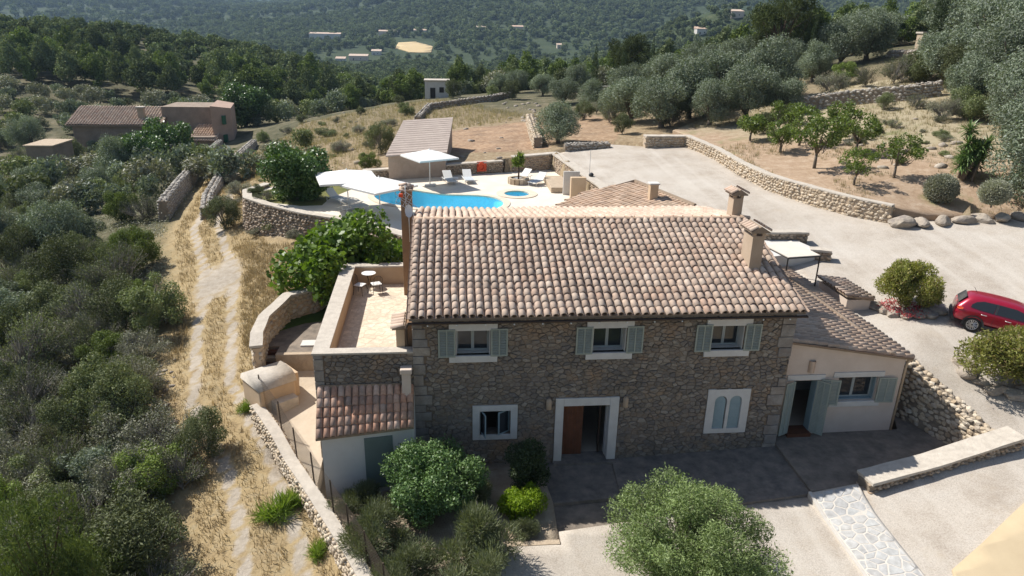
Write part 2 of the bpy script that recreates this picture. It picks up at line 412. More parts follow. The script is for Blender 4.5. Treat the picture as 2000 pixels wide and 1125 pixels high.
base_pts = [(p[0]+dx, p[1], p[2]) for p in LANE for dx in (-1.2, 1.2)] + [
 (5,-14,-.7),(0,-10,-.7),(10,-14,-.6),(18,-14,-.2),(26,-14,.8),(2,-5,-.45),(-1,-3,-.35),(5,-2,-.4),
 (0,0,-.2),(7,1,-.3),(14,1,.1),(-3,1,-.1),(-3,6,1.6),(-4,12,2.0),(0,12,2.5),(8,14,3.2),(18,8,2.8),
 (-6,15,1.9),(-7,20.3,2.5),(-10,23.2,2.2),(-13.6,26.5,1.9),(-2,17,3),
 (-7,-8,-1.7),(-9,-14,-2.8),(-11,-4,-2),(-13,3,-1.4),(-16,10,-1.0),(-20,18,-.8),(-24,28,-.6),(-16,-4,-3.4),(-22,4,-3),(-30,18,-2.8),(-36,32,-2.5),(-30,44,-1.2),(-34,60,-2.2),
 (-48,10,-6),(-60,40,-6),(-50,70,-4.5),(-44,90,-3.5),(-32,86,-2.4),(-75,80,-4),(-70,110,-2.5),(-100,60,-6),
 (-95,140,2),(-60,150,0),(-120,190,9),(-80,200,6),(-30,150,-5),(-40,210,0),(-160,230,15),(-110,260,13),(-60,280,4),(-200,300,20),(-130,340,15),(-10,280,-13),(-60,350,2),
 (-14,33,2.6),(-16,42,2.2),(-11,37,3.6),(-5,35,4.3),(2,38,4.9),(-6,46,4.2),(4,50,5),(10,44,5.3),(-14,58,2.6),(-4,62,3.7),(8,64,5.0),(-18,76,.5),(-6,84,3.3),(8,86,4.7),(15,52,5.7),(20,58,6.0),(26,64,6.5),(18,76,5.0),(30,84,6.4),(-22,96,.2),(-8,104,2.6),(6,110,3.5),(22,110,5.0),(-14,130,-2),(10,140,-.5),(36,130,3.4),(40,100,6),
 (30,48,7.4),(36,56,8.6),(46,60,10.6),(58,60,13.5),(58,46,12.6),(46,38,10.4),(36,32,8.0),(34,20,7.2),(46,22,9.6),(60,28,12),(80,40,15.5),(80,70,17),(64,84,13.5),(50,90,10.5),(70,120,10),(100,100,16),(110,60,19),(50,-5,6.5),(40,4,5.5),(70,0,10),
 (100,160,8),(60,170,-2),(20,190,-12),(-10,220,-14),(40,240,-16),(100,230,-6),(160,150,12),(170,260,2),(60,320,-19),(0,380,-19),(140,380,-14),(250,300,0),(260,180,16),(-100,420,0),(-250,400,18),(0,480,-21),(-300,200,16),(-300,60,-4),(0,-60,-6),(60,-60,2),(-60,-60,-12)]
_near = RBF(base_pts)
def far_h(x, y):
    dx = np.asarray(x, float)-CAM[0]; dy = np.asarray(y, float)-CAM[1]
    d = np.hypot(dx, dy); az = np.degrees(np.arctan2(dx, dy))      # az 0 = +Y, positive to the right
    z = -22+10*vnoise(x/260, y/260, 3)+5*vnoise(x/90, y/90, 4)
    left = sstep(-24, -40, az)
    z = z + left*sstep(150, 500, d)*24
    bare = np.exp(-((np.asarray(x)-238)/95)**2-((np.asarray(y)-560)/70)**2)
    z = z + 56*bare
    z = z + sstep(700, 2200, d)*(70+50*vnoise(x/300, y/300, 14))*sstep(-2, -14, az)
    r1 = sstep(620, 1900, d)*sstep(-16, 4, az)
    z = z + r1*(165+40*vnoise(x/420, y/420, 6)+18*vnoise(x/150, y/150, 7))
    r2 = sstep(2600, 5200, d)
    z = z + r2*(330+170*vnoise(x/1500, y/1500, 8)+70*vnoise(x/500, y/500, 9))*(1-.55*r1)
    return z
def hz(x, y):
    x = np.asarray(x, float); y = np.asarray(y, float)
    d = np.hypot(x-CAM[0], y-CAM[1])
    w = sstep(260, 430, d)
    xs = np.clip(x, -320, 280); ys = np.clip(y, -60, 480)
    a = _near(xs, ys)
    return a*(1-w)+far_h(x, y)*w + .18*vnoise(x/2.3, y/2.3, 1)*sstep(30, 60, d)+.9*vnoise(x/14, y/14, 2)*sstep(90, 160, d)
# gravel court and drive
DRV = RBF([(2,-16,-.9),(5,-8,-.5),(14.4,-16,-.8),(14.4,-8,-.35),(14.4,-3,-.1),(8,-4,-.4),(16,-3.6,.12),(19,-3.4,.6),(22.6,-3,1.15),(24.2,-1,1.75),(23,1.2,2.4),(21.2,2.6,2.95),(21.6,6.5,3.2),(24.8,4,3.2),(27,2.2,2.85),(30,6,4.0),(36,0,4.2),(45,-8,4.4),(28,15,5.1),(23,13,4.1),(20,12,3.8),(23.4,28,5.5),(22.7,38,5.9),(19,39,5.8),(12.8,25,4.8),(11.5,37,5.2),(15,42,5.5),(15,15,4.3),(20,-6,.65),(26,-6,1.5),(28,-16,.5),(45,-16,3),(36,12,5.3),(45,8,5.8)])
DRV_POLY = [(4.9,-4.1),(4.9,-4.66),(1.8,-4.8),(1.3,-18),(45,-18),(45,8),(37,14.5),(28,15.6),(25.4,19.4),(23.9,23.5),(23.6,27.9),(23.6,32.8),(22.8,38.7),(19,38.8),(15.5,42),(11.3,38.6),(11.0,37.6),(12.5,24),(12.6,17.5),(14.3,13.6),(19.75,13.6),(19.75,2.2),(20.6,1.9),(21.9,-1.2),(22.4,-2.4),(16.05,-3.0),(14.4,-2.98),(8.8,-3.4)]
# orchard and the rough slope behind it
ORC = RBF([(27.8,15.5,6.0),(29.6,15.5,5.6),(33,15,5.45),(37,14.5,5.5),(45,9,5.95),(33,18,6.3),(40,16,6.6),(25.3,19.4,6.15),(23.8,24,6.25),(23.5,28,6.3),(23.4,33,6.5),(22.6,39,6.75),(30,20,6.7),(28,27,6.7),(33,26,7.5),(40,20,8.2),(40,34,9.2),(30,38,7.4),(27,33,6.9),(48,28,9.8),(46,38,10.4),(36,46,8.6),(30,46,7.5),(24,43,6.9),(56,40,12),(58,52,13),(60,24,11.6)])
ORC_POLY = [(27.9,15.6),(37,14.55),(45,9),(62,22),(60,50),(46,50),(36,50),(27,47),(22.5,42),(22.85,38.6),(23.65,32.8),(23.65,27.9),(23.95,23.5),(25.45,19.4)]
POOL_Z = 4.0
POOL_POLY = [(-1.2,17.0),(-4.6,20.4),(-7.8,22.2),(-10.9,24.7),(-12.4,26.2),(-12.9,28.3),(-11.5,31.0),(-8.5,32.3),(-5.2,33.0),(-3.3,33.5),(6.0,36.2),(6.0,35.9),(10.4,37.6),(12.2,24.1),(12.4,17.6),(8,14.5),(0,13.2)]
def inside(poly, x, y):
    x = np.asarray(x, float); y = np.asarray(y, float); r = np.zeros(x.shape, bool); n = len(poly)
    for i in range(n):
        x0, y0 = poly[i]; x1, y1 = poly[(i+1) % n]
        if y0 == y1: continue
        c = ((y0 > y) != (y1 > y)) & (x < (x1-x0)*(y-y0)/(y1-y0)+x0)
        r ^= c
    return r
def top_h(x, y):
    """height of whatever ground lies at x, y"""
    x = np.atleast_1d(np.asarray(x, float)); y = np.atleast_1d(np.asarray(y, float))
    z = hz(x, y)
    for poly, f in ((DRV_POLY, DRV), (ORC_POLY, ORC)):
        m = inside(poly, x, y)
        if m.any(): z[m] = f(x[m], y[m])
    z[inside(POOL_POLY, x, y)] = POOL_Z
    return z
def gz(x, y): return float(top_h(x, y)[0])
def GH(u, v, tmax=900.0):
    """where the photo's line of sight at u, v meets the ground"""
    d = ray(u, v); t = np.concatenate([np.arange(12, 160, .25), np.arange(160, tmax, 1.5)])
    p = CAM[None]+t[:, None]*d[None]
    below = p[:, 2] < top_h(p[:, 0], p[:, 1])
    i = int(np.argmax(below)) if below.any() else len(t)-1
    return float(p[i, 0]), float(p[i, 1]), gz(p[i, 0], p[i, 1])

# ------------------------------------------------------------------ the ground sheet
def axis(lo, hi, a, b, step, grow):
    c = list(np.arange(a, b, step)); s = step; q = c[-1]
    while q < hi: s *= grow; q += s; c.append(q)
    s = step; q = c[0]; pre = []
    while q > lo: s *= grow; q -= s; pre.append(q)
    return np.array(pre[::-1]+c)
def seg_dist(px, py, pts):
    best = np.full(px.shape, 1e9); side = np.zeros(px.shape)
    for (x0, y0, *_), (x1, y1, *_) in zip(pts[:-1], pts[1:]):
        dx, dy = x1-x0, y1-y0; L = dx*dx+dy*dy
        t = np.clip(((px-x0)*dx+(py-y0)*dy)/L, 0, 1)
        ex = px-(x0+t*dx); ey = py-(y0+t*dy); d = np.hypot(ex, ey)
        s = np.sign(ex*dy-ey*dx)
        m = d < best; best[m] = d[m]; side[m] = s[m]
    return best*side
gx = axis(-9000, 9000, -34, 62, .42, 1.045)
gy = axis(-400, 11000, -16, 66, .42, 1.045)
XX, YY = np.meshgrid(gx, gy)
ZZ = hz(XX, YY)
for poly, f in ((DRV_POLY, DRV), (ORC_POLY, ORC), (POOL_POLY, None)):
    m = inside(poly, XX, YY)
    ZZ[m] = np.minimum(ZZ[m], (f(XX[m], YY[m])-.6) if f else 1.6)
m = inside([(14.0,-3.3),(16.1,-3.3),(22.6,-2.6),(21,3),(19.5,3),(14,1)], XX, YY) | inside([(4.6,-4.4),(8.8,-3.8),(14.5,-3.2),(14.5,.5),(4.6,.5)], XX, YY) | inside([(-6.5,6),(-6.4,3.4),(-5.3,.7),(-3.4,-1.9),(0,-1),(-3.4,6)], XX, YY) | inside([(-7.05,7.6),(-7.0,6.0),(-3.4,5.8),(-3.6,14),(-4.5,14.3),(-6.6,10.2)], XX, YY)
ZZ[m] = np.minimum(ZZ[m], -.9)
hm = (XX > -.5) & (XX < 19.8) & (YY > -.2) & (YY < 13)
ZZ[hm] = np.minimum(ZZ[hm], -.6)
ny, nx = XX.shape
idx = np.arange(nx*ny).reshape(ny, nx)
gf = np.stack([idx[:-1, :-1], idx[:-1, 1:], idx[1:, 1:], idx[1:, :-1]], -1).reshape(-1, 4)
def ground_mat():
    m, nt, b = new_mat('dry_mediterranean_ground')
    b.inputs['Roughness'].default_value = .95; b.inputs['Specular IOR Level'].default_value = .1
    def attr(n):
        a = nt.nodes.new('ShaderNodeAttribute'); a.attribute_name = n; return a.outputs['Fac']
    n1 = noise(nt, .35, 8, .7); n2 = noise(nt, 2.4, 6, .7); n3 = noise(nt, .02, 9, .8)
    earth = ramp(nt, n2, [(.28, (.20,.145,.09)), (.5, (.30,.225,.14)), (.72, (.40,.33,.225))])
    scrub = ramp(nt, n1, [(.36, (.07,.07,.04)), (.52, (.125,.115,.07)), (.68, (.22,.185,.125))])
    c = mixc(nt, attr('wild'), earth, scrub)
    farc = ramp(nt, n3, [(.40, (.038,.055,.028)), (.56, (.055,.072,.036)), (.66, (.075,.09,.045)), (.74, (.34,.28,.18))])
    c = mixc(nt, attr('far'), c, farc)
    gold = ramp(nt, n2, [(.3, (.27,.20,.11)), (.5, (.40,.30,.16)), (.75, (.37,.31,.20))])
    gm = math_(nt, 'MULTIPLY', attr('gold'), math_(nt, 'MULTIPLY_ADD', n1, 1.6)); gm.node.inputs[1].links[0].from_node.inputs[2].default_value = .05
    c = mixc(nt, math_(nt, 'MINIMUM', gm, 1.0), c, gold)
    trk = ramp(nt, n2, [(.3, (.34,.285,.22)), (.7, (.47,.41,.335))])
    tm = math_(nt, 'ADD', attr('track'), math_(nt, 'MULTIPLY', math_(nt, 'SUBTRACT', n2, .5), .5))
    tm = ramp(nt, tm, [(.38, (0,0,0)), (.62, (1,1,1))])
    tm2 = math_(nt, 'MULTIPLY', tm, math_(nt, 'GREATER_THAN', attr('track'), .02))
    c = mixc(nt, tm2, c, trk)
    soil = ramp(nt, n2, [(.3, (.23,.145,.09)), (.5, (.38,.255,.165)), (.68, (.50,.37,.26)), (.8, (.56,.46,.35))])
    soil = mixc(nt, 1.0, soil, ramp(nt, n1, [(.35, (.62,.62,.64)), (.65, (1.12,1.10,1.08))]), 'MULTIPLY')
    c = mixc(nt, attr('soil'), c, soil)
    field = ramp(nt, n1, [(.3, (.50,.36,.18)), (.7, (.56,.44,.26))])
    c = mixc(nt, attr('field'), c, field)
    grn = ramp(nt, n2, [(.3, (.06,.10,.02)), (.7, (.11,.16,.03))])
    c = mixc(nt, attr('lawn'), c, grn)
    nt.links.new(c, b.inputs['Base Color'])
    h = math_(nt, 'ADD', noise(nt, 6, 5, .75), math_(nt, 'MULTIPLY', n1, 1.5))
    bump(nt, b, h, .6, .12)
    return m
M['ground'] = ground_mat()
gme = mesh_np('ground', np.stack([XX, YY, ZZ], -1).reshape(-1, 3), gf, M['ground'], True)
def fattr(me, name, arr):
    a = me.attributes.new(name, 'FLOAT', 'POINT'); a.data.foreach_set('value', np.asarray(arr, np.float32).ravel())
ld = seg_dist(XX, YY, LANE); al = np.abs(ld)
wob = .35*vnoise(XX/1.7, YY/1.7, 21)
track = np.exp(-((al-.82+wob*.7)/.27)**2)*sstep(85, 70, YY)
junc = np.exp(-((XX+12.6)/1.6)**2-((YY-18.5)/4.0)**2)*.75
track = np.maximum(track, junc)
fattr(gme, 'track', track)
goldm = sstep(4.6, 1.8, al)*sstep(84, 72, YY)
yard = inside([(-13,10),(-8,8),(-6.4,12),(-4.4,16),(-5.5,20),(-8.5,22),(-13,24)], XX, YY)
goldm = np.maximum(goldm, yard*.85)
DF = np.hypot(XX-CAM[0], YY-CAM[1])
fattr(gme, 'gold', goldm)
fattr(gme, 'wild', np.clip(sstep(1.6, 3.2, -ld*1.0)*(XX < 0)*(YY < 110)+sstep(70, 110, DF), 0, 1)*(1-.55*inside([(-16,34),(6,37),(12,60),(0,100),(-22,95),(-24,70)], XX, YY)))
fattr(gme, 'far', sstep(170, 420, DF))
soilm = inside([(2.2,39.5),(10.6,40.0),(12.5,49),(12.5,60),(1.0,56)], XX, YY)*.9
soilm = np.maximum(soilm, inside([(13,42),(17,41.5),(21,52),(19,62),(15,60)], XX, YY)*.7)
fattr(gme, 'soil', soilm)
fattr(gme, 'field', np.zeros(XX.size))
lawn = 0*XX+0*inside([(-6.2,10.2),(-4.2,8.0),(-3.9,14),(-5.0,13.6)], XX, YY)*.9
fattr(gme, 'lawn', lawn)
ground = obj('ground', gme, None, 'structure')

def sheet(name, poly, hf, step, mat, skirt=1.5, lift=0.0, attrs=None):
    """polygon filled with a height field and closed by a skirt"""
    poly = list(poly)
    bd = []
    for i in range(len(poly)):
        a = np.array(poly[i]); b = np.array(poly[(i+1) % len(poly)])
        k = max(1, int(np.linalg.norm(b-a)/step))
        for t in range(k): bd.append(tuple(a+(b-a)*t/k))
    xs = np.array(poly)
    X, Y = np.meshgrid(np.arange(xs[:, 0].min(), xs[:, 0].max(), step), np.arange(xs[:, 1].min(), xs[:, 1].max(), step))
    X = X.ravel()+RNG.uniform(-.15, .15, X.size)*step; Y = Y.ravel()+RNG.uniform(-.15, .15, Y.size)*step
    m = inside(poly, X, Y)
    pts = [Vector(p) for p in bd]+[Vector((float(a), float(b))) for a, b in zip(X[m], Y[m])]
    n = len(bd)
    vs, es, fs, *_ = mgeo.delaunay_2d_cdt(pts, [(i, (i+1) % n) for i in range(n)], [], 1, 1e-5)
    V = np.array([(v.x, v.y) for v in vs])
    Z = hf(V[:, 0], V[:, 1])+lift
    verts = [tuple(q) for q in np.column_stack([V, Z])]
    faces = [list(f) for f in fs]
    cnt = {}
    for f in faces:
        for i in range(len(f)):
            e = (f[i], f[(i+1) % len(f)]); cnt[e] = cnt.get(e, 0)+1
    low = {}
    for (a, b) in list(cnt):
        if (b, a) in cnt: continue
        for q in (a, b):
            if q not in low:
                low[q] = len(verts); verts.append((verts[q][0], verts[q][1], verts[q][2]-skirt))
        faces.append([b, a, low[a], low[b]])
    me = mesh_np(name, verts, faces, mat, True)
    me.polygons.foreach_set('use_smooth', [len(f) == 3 for f in faces])
    return obj(name, me, None, 'structure')
def gravel_mat():
    m, nt, b = new_mat('pale_gravel')
    b.inputs['Roughness'].default_value = .95; b.inputs['Specular IOR Level'].default_value = .15
    n1 = noise(nt, .30, 10, .72); n2 = noise(nt, 22, 3, .8); n3 = noise(nt, .7, 9, .78)
    c = ramp(nt, n1, [(.3, (.36,.31,.255)), (.5, (.475,.425,.365)), (.7, (.54,.50,.445))])
    c = mixc(nt, 1.0, c, ramp(nt, n2, [(.25, (.62,.60,.58)), (.6, (1.08,1.07,1.06))]), 'MULTIPLY')
    c = mixc(nt, ramp(nt, n3, [(.54, (0,0,0)), (.72, (.6,.6,.6))]), c, (.40,.33,.25))
    g = nd(nt, 'ShaderNodeNewGeometry'); mp = nt.nodes.new('ShaderNodeMapping'); mp.inputs['Rotation'].default_value = (0,0,.30); mp.inputs['Scale'].default_value = (1.1,.05,.05)
    nt.links.new(g.outputs['Position'], mp.inputs['Vector'])
    st = noise(nt, 1.0, 3, .5, mp.outputs[0])
    c = mixc(nt, ramp(nt, st, [(.50, (0,0,0)), (.66, (.28,.28,.28))]), c, (.60,.555,.49))
    nt.links.new(c, b.inputs['Base Color'])
    bump(nt, b, n2, .5, .03)
    return m
M['gravel'] = gravel_mat()
def orch_mat():
    m, nt, b = new_mat('orchard_soil')
    b.inputs['Roughness'].default_value = .95; b.inputs['Specular IOR Level'].default_value = .1
    n1 = noise(nt, .22, 8, .75); n2 = noise(nt, 1.6, 9, .82)
    c = ramp(nt, n2, [(.28, (.24,.165,.105)), (.5, (.37,.265,.18)), (.74, (.52,.42,.32))])
    d = ramp(nt, n2, [(.3, (.26,.21,.13)), (.7, (.42,.36,.25))])
    g = nd(nt, 'ShaderNodeNewGeometry'); sp = nt.nodes.new('ShaderNodeSeparateXYZ'); nt.links.new(g.outputs['Position'], sp.inputs[0])
    t = math_(nt, 'ADD', math_(nt, 'MULTIPLY', math_(nt, 'SUBTRACT', sp.outputs[0], 33.0), .09), math_(nt, 'MULTIPLY', math_(nt, 'SUBTRACT', sp.outputs[1], 27.0), .06))
    t = math_(nt, 'ADD', t, math_(nt, 'MULTIPLY', n1, 1.2))
    c = mixc(nt, ramp(nt, t, [(.5, (0,0,0)), (.95, (1,1,1))]), c, d)
    gr = ramp(nt, math_(nt, 'ADD', n1, math_(nt, 'MULTIPLY', n2, .25)), [(.70, (0,0,0)), (.80, (.6,.6,.6))])
    c = mixc(nt, gr, c, (.13,.16,.05))
    nt.links.new(c, b.inputs['Base Color']); bump(nt, b, n2, .6, .08)
    return m
M['orchard'] = orch_mat()
sheet('drive', DRV_POLY, DRV, .8, M['gravel'], 1.4)
sheet('orchard_ground', ORC_POLY, ORC, 1.0, M['orchard'], 1.2)
# ------------------------------------------------------------------ masonry and tile builders
def clip_half(poly, nx, ny, c):
    """keep the side nx*x+ny*y <= c"""
    out = []; n = len(poly)
    for i in range(n):
        a = poly[i]; b = poly[(i+1) % n]
        da = nx*a[0]+ny*a[1]-c; db = nx*b[0]+ny*b[1]-c
        if da <= 0: out.append(a)
        if (da < 0 < db) or (db < 0 < da):
            t = da/(da-db); out.append((a[0]+(b[0]-a[0])*t, a[1]+(b[1]-a[1])*t))
    return out
def voronoi(w, h, sx, sy, seed, jit=.42):
    r = random.Random(seed)
    nx = max(1, round(w/sx)); ny = max(1, round(h/sy)); sx = w/nx; sy = h/ny
    P = {}
    for j in range(-2, ny+2):
        for i in range(-2, nx+2):
            P[i, j] = ((i+.5+(.5 if j % 2 else 0)-.25+r.uniform(-jit, jit))*sx, (j+.5+r.uniform(-jit, jit))*sy)
    cells = []
    for j in range(-1, ny+1):
        for i in range(-1, nx+1):
            p = P[i, j]
            poly = [(max(0,p[0]-2*sx), max(0,p[1]-2*sy)), (min(w,p[0]+2*sx), max(0,p[1]-2*sy)), (min(w,p[0]+2*sx), min(h,p[1]+2*sy)), (max(0,p[0]-2*sx), min(h,p[1]+2*sy))]
            if poly[0][0] >= poly[1][0] or poly[0][1] >= poly[2][1]: continue
            for dj in (-2,-1,0,1,2):
                for di in (-2,-1,0,1,2):
                    q = P.get((i+di, j+dj))
                    if q is None or (di == 0 and dj == 0): continue
                    nx_, ny_ = (q[0]-p[0])/sx**2, (q[1]-p[1])/sy**2      # metric scaled to the cell shape
                    c = nx_*(p[0]+q[0])/2+ny_*(p[1]+q[1])/2
                    poly = clip_half(poly, nx_, ny_, c)
                    if len(poly) < 3: break
                if len(poly) < 3: break
            if len(poly) >= 3: cells.append(poly)
    return cells
def cell_area(p): return .5*abs(sum(p[i][0]*p[(i+1) % len(p)][1]-p[(i+1) % len(p)][0]*p[i][1] for i in range(len(p))))
def carve(cells, holes):
    out = []
    for p in cells:
        cx = sum(q[0] for q in p)/len(p); cy = sum(q[1] for q in p)/len(p); ok = True
        for (x0, y0, x1, y1) in holes:
            if x0 < cx < x1 and y0 < cy < y1: ok = False; break
            if max(q[0] for q in p) <= x0 or min(q[0] for q in p) >= x1 or max(q[1] for q in p) <= y0 or min(q[1] for q in p) >= y1: continue
            opts = [(x0-cx, (1,0,x0)), (cx-x1, (-1,0,-x1)), (y0-cy, (0,1,y0)), (cy-y1, (0,-1,-y1))]
            d, h = max(opts)
            p = clip_half(p, *h)
            if len(p) < 3: ok = False; break
            cx = sum(q[0] for q in p)/len(p); cy = sum(q[1] for q in p)/len(p)
        if ok and len(p) >= 3 and cell_area(p) > .004: out.append(p)
    return out
def stone_geo(poly, depth, gap, fn, bev=.8):
    cx = sum(q[0] for q in poly)/len(poly); cy = sum(q[1] for q in poly)/len(poly)
    size = math.sqrt(cell_area(poly)); k1 = max(.5, 1-gap/size*2); n = len(poly)
    rings = [(k1, -.02), (k1*.985, depth*.55), (k1*bev, depth)]
    vs = []
    for k, d in rings:
        for q in poly: vs.append(fn(cx+(q[0]-cx)*k, cy+(q[1]-cy)*k, d))
    fs = []
    for a in range(2):
        for i in range(n): fs.append((a*n+i, a*n+(i+1) % n, (a+1)*n+(i+1) % n, (a+1)*n+i))
    fs.append(tuple(2*n+i for i in range(n)))
    return vs, fs
def lay_stones(cells, fn, mat, parent, name='stone', dmin=.02, dmax=.06, gap=.012, nmax=300, key=None, seed=1, rest='small_stones', bev=.82):
    """every cell becomes a stone: the nmax best by key are parts, the rest one part"""
    r = random.Random(seed)
    cells = sorted(cells, key=key if key else (lambda c: -cell_area(c)))
    mb = MB()
    for i, c in enumerate(cells):
        vs, fs = stone_geo(c, r.uniform(dmin, dmax), gap, fn, bev)
        if i < nmax:
            obj(name, mesh_np(name, vs, fs, mat), parent)
        else: mb.add(vs, fs)
    if mb.v: mb.build(rest, mat, parent, kind='stuff')

def tile_mesh(L=.50, r0=.112, r1=.088, th=.02, seg=6, mat=None):
    vs = []; fs = []
    def arc(r, y, dz):
        return [(-r*math.cos(math.pi*k/seg), y, r*math.sin(math.pi*k/seg)*.92+dz) for k in range(seg+1)]
    vs += arc(r0, 0, .02); vs += arc(r1, L, 0); vs += arc(r0-th, 0, .02); vs += arc(r0-th*1.2, .10, .014)
    n = seg+1
    for k in range(seg):
        fs.append((k, k+1, n+k+1, n+k)); fs.append((k+1, k, 2*n+k, 2*n+k+1)); fs.append((2*n+k+1, 2*n+k, 3*n+k, 3*n+k+1))
    fs = [f[::-1] for f in fs]
    me = mesh_np('roof_tile', vs, fs, mat)
    me.polygons.foreach_set('use_smooth', [i % 3 == 0 for i in range(len(fs))])
    return me
def roof_cover(parent, o, ax, up, ncol, nrow, spx, spy, mat, nind, seed=1, name='roof_tile', tile=None, order=None, lift=.035, skip=None):
    """barrel tiles: o = lower left corner on the roof plane, ax = along the eave, up = up the slope"""
    r = random.Random(seed)
    o = Vector(o); ax = Vector(ax).normalized(); up = Vector(up).normalized(); nn = ax.cross(up).normalized()
    tm = tile if tile else tile_mesh(mat=mat, r0=spx*.425, r1=spx*.385, L=spy*1.22)
    tv = np.array([v.co[:] for v in tm.vertices]); tf = [tuple(p.vertices) for p in tm.polygons]
    rest_v = []; rest_f = []; base = 0
    ids = [(i, j) for j in range(nrow) for i in range(ncol) if not (skip and skip(i, j))]
    if order: ids.sort(key=order)
    for n, (i, j) in enumerate(ids):
        p = o+ax*((i+.5)*spx+r.gauss(0, .004))+up*(j*spy+r.gauss(0, .014)-.03)+nn*(lift+r.uniform(-.005, .012))
        p += nn*(.018*math.sin(i*.31+j*.2)+.010*math.sin(j*.9+i*.13))+ax*(.012*math.sin(j*.55+i*.5))+up*(.03*math.sin(i*.37))
        a = r.gauss(0, .022); b = .042+r.gauss(0, .010); s = r.uniform(.98, 1.02)
        R = Matrix((ax, up, nn)).transposed() @ Matrix.Rotation(a, 3, 'Z') @ Matrix.Rotation(-b, 3, 'X')
        if n < nind:
            t = bpy.data.objects.new(name, tm); COL.objects.link(t); t.parent = parent
            m4 = (R @ Matrix.Diagonal((s, 1, s))).to_4x4(); m4.translation = p
            t.matrix_basis = m4
        else:
            A = np.array(R)*np.array([s, 1, s])
            rest_v.append(tv@A.T+np.array(p)); rest_f.append(np.array([[k+base for k in f] for f in tf])); base += len(tv)
    if rest_v:
        me = mesh_np('upper_roof_tiles', np.concatenate(rest_v), np.concatenate(rest_f), mat)
        me.polygons.foreach_set('use_smooth', np.tile([i % 3 == 0 for i in range(len(tf))], len(rest_v)))
        obj('upper_roof_tiles', me, parent, 'stuff')
    # channel tiles between the cover tiles
    mb = MB()
    for i in range(ncol+1):
        for j in range(nrow):
            if skip and skip(min(i, ncol-1), j): continue
            c = o+ax*(i*spx)+up*(j*spy-.02)
            e = c+up*(spy+.03)
            w = spx*.34; z0 = .028; z1 = .006
            pts = [(-w, .05), (-w*.5, 0), (w*.5, 0), (w, .05)]
            vs = [c+ax*x+nn*(z+z0) for x, z in pts]+[e+ax*x*.85+nn*(z+z1) for x, z in pts]+[c+ax*x+nn*(z+z0-.02) for x, z in pts]
            mb.add(vs, [(0,1,5,4),(1,2,6,5),(2,3,7,6),(8,9,1,0),(9,10,2,1),(10,11,3,2)])
    mb.build('channel_tiles', M['tile_under'], parent, kind='stuff')
STONES = []
def stone_lib():
    r = random.Random(5)
    for k in range(12):
        bm = bmesh.new(); bmesh.ops.create_icosphere(bm, subdivisions=1, radius=.5)
        for v in bm.verts:
            d = v.co.normalized(); q = .5/max(abs(d.x), abs(d.y), abs(d.z))
            v.co = d*(.5*.45+q*.55)*r.uniform(.82, 1.12)
        me = bpy.data.meshes.new('stone'); bm.to_mesh(me); bm.free(); STONES.append(me)
stone_lib()
SV = [np.array([v.co[:] for v in m.vertices]) for m in STONES]
SF = [np.array([p.vertices[:] for p in m.polygons]) for m in STONES]
_stone_mesh = {}
def stone_of(mat, k):
    if (mat.name, k) not in _stone_mesh:
        me = STONES[k].copy(); me.materials.append(mat); _stone_mesh[mat.name, k] = me
    return _stone_mesh[mat.name, k]
def place_stones(items, mat, parent, nmax, name='stone', rest='small_stones'):
    """items: (pos, size xyz, rot matrix 3x3)"""
    items = sorted(items, key=lambda t: (t[0][0]-CAM[0])**2+(t[0][1]-CAM[1])**2)
    V = []; F = []; b = 0; r = random.Random(len(items))
    for n, (p, s, R) in enumerate(items):
        k = r.randrange(12)
        if n < nmax:
            o = bpy.data.objects.new(name, stone_of(mat, k)); COL.objects.link(o); o.parent = parent
            m4 = (R @ Matrix.Diagonal(s)).to_4x4(); m4.translation = p; o.matrix_basis = m4
        else:
            A = np.array(R)*np.array(s); V.append(SV[k]@A.T+np.array(p)); F.append(SF[k]+b); b += len(SV[k])
    if V: obj(rest, mesh_np(rest, np.concatenate(V), np.concatenate(F), mat), parent, 'stuff')
def resample(path, step):
    out = []
    for a, b in zip(path[:-1], path[1:]):
        a = np.array(a, float); b = np.array(b, float); L = np.linalg.norm(b[:2]-a[:2]); k = max(1, int(round(L/step)))
        for t in range(k): out.append(a+(b-a)*t/k)
    out.append(np.array(path[-1], float)); return out
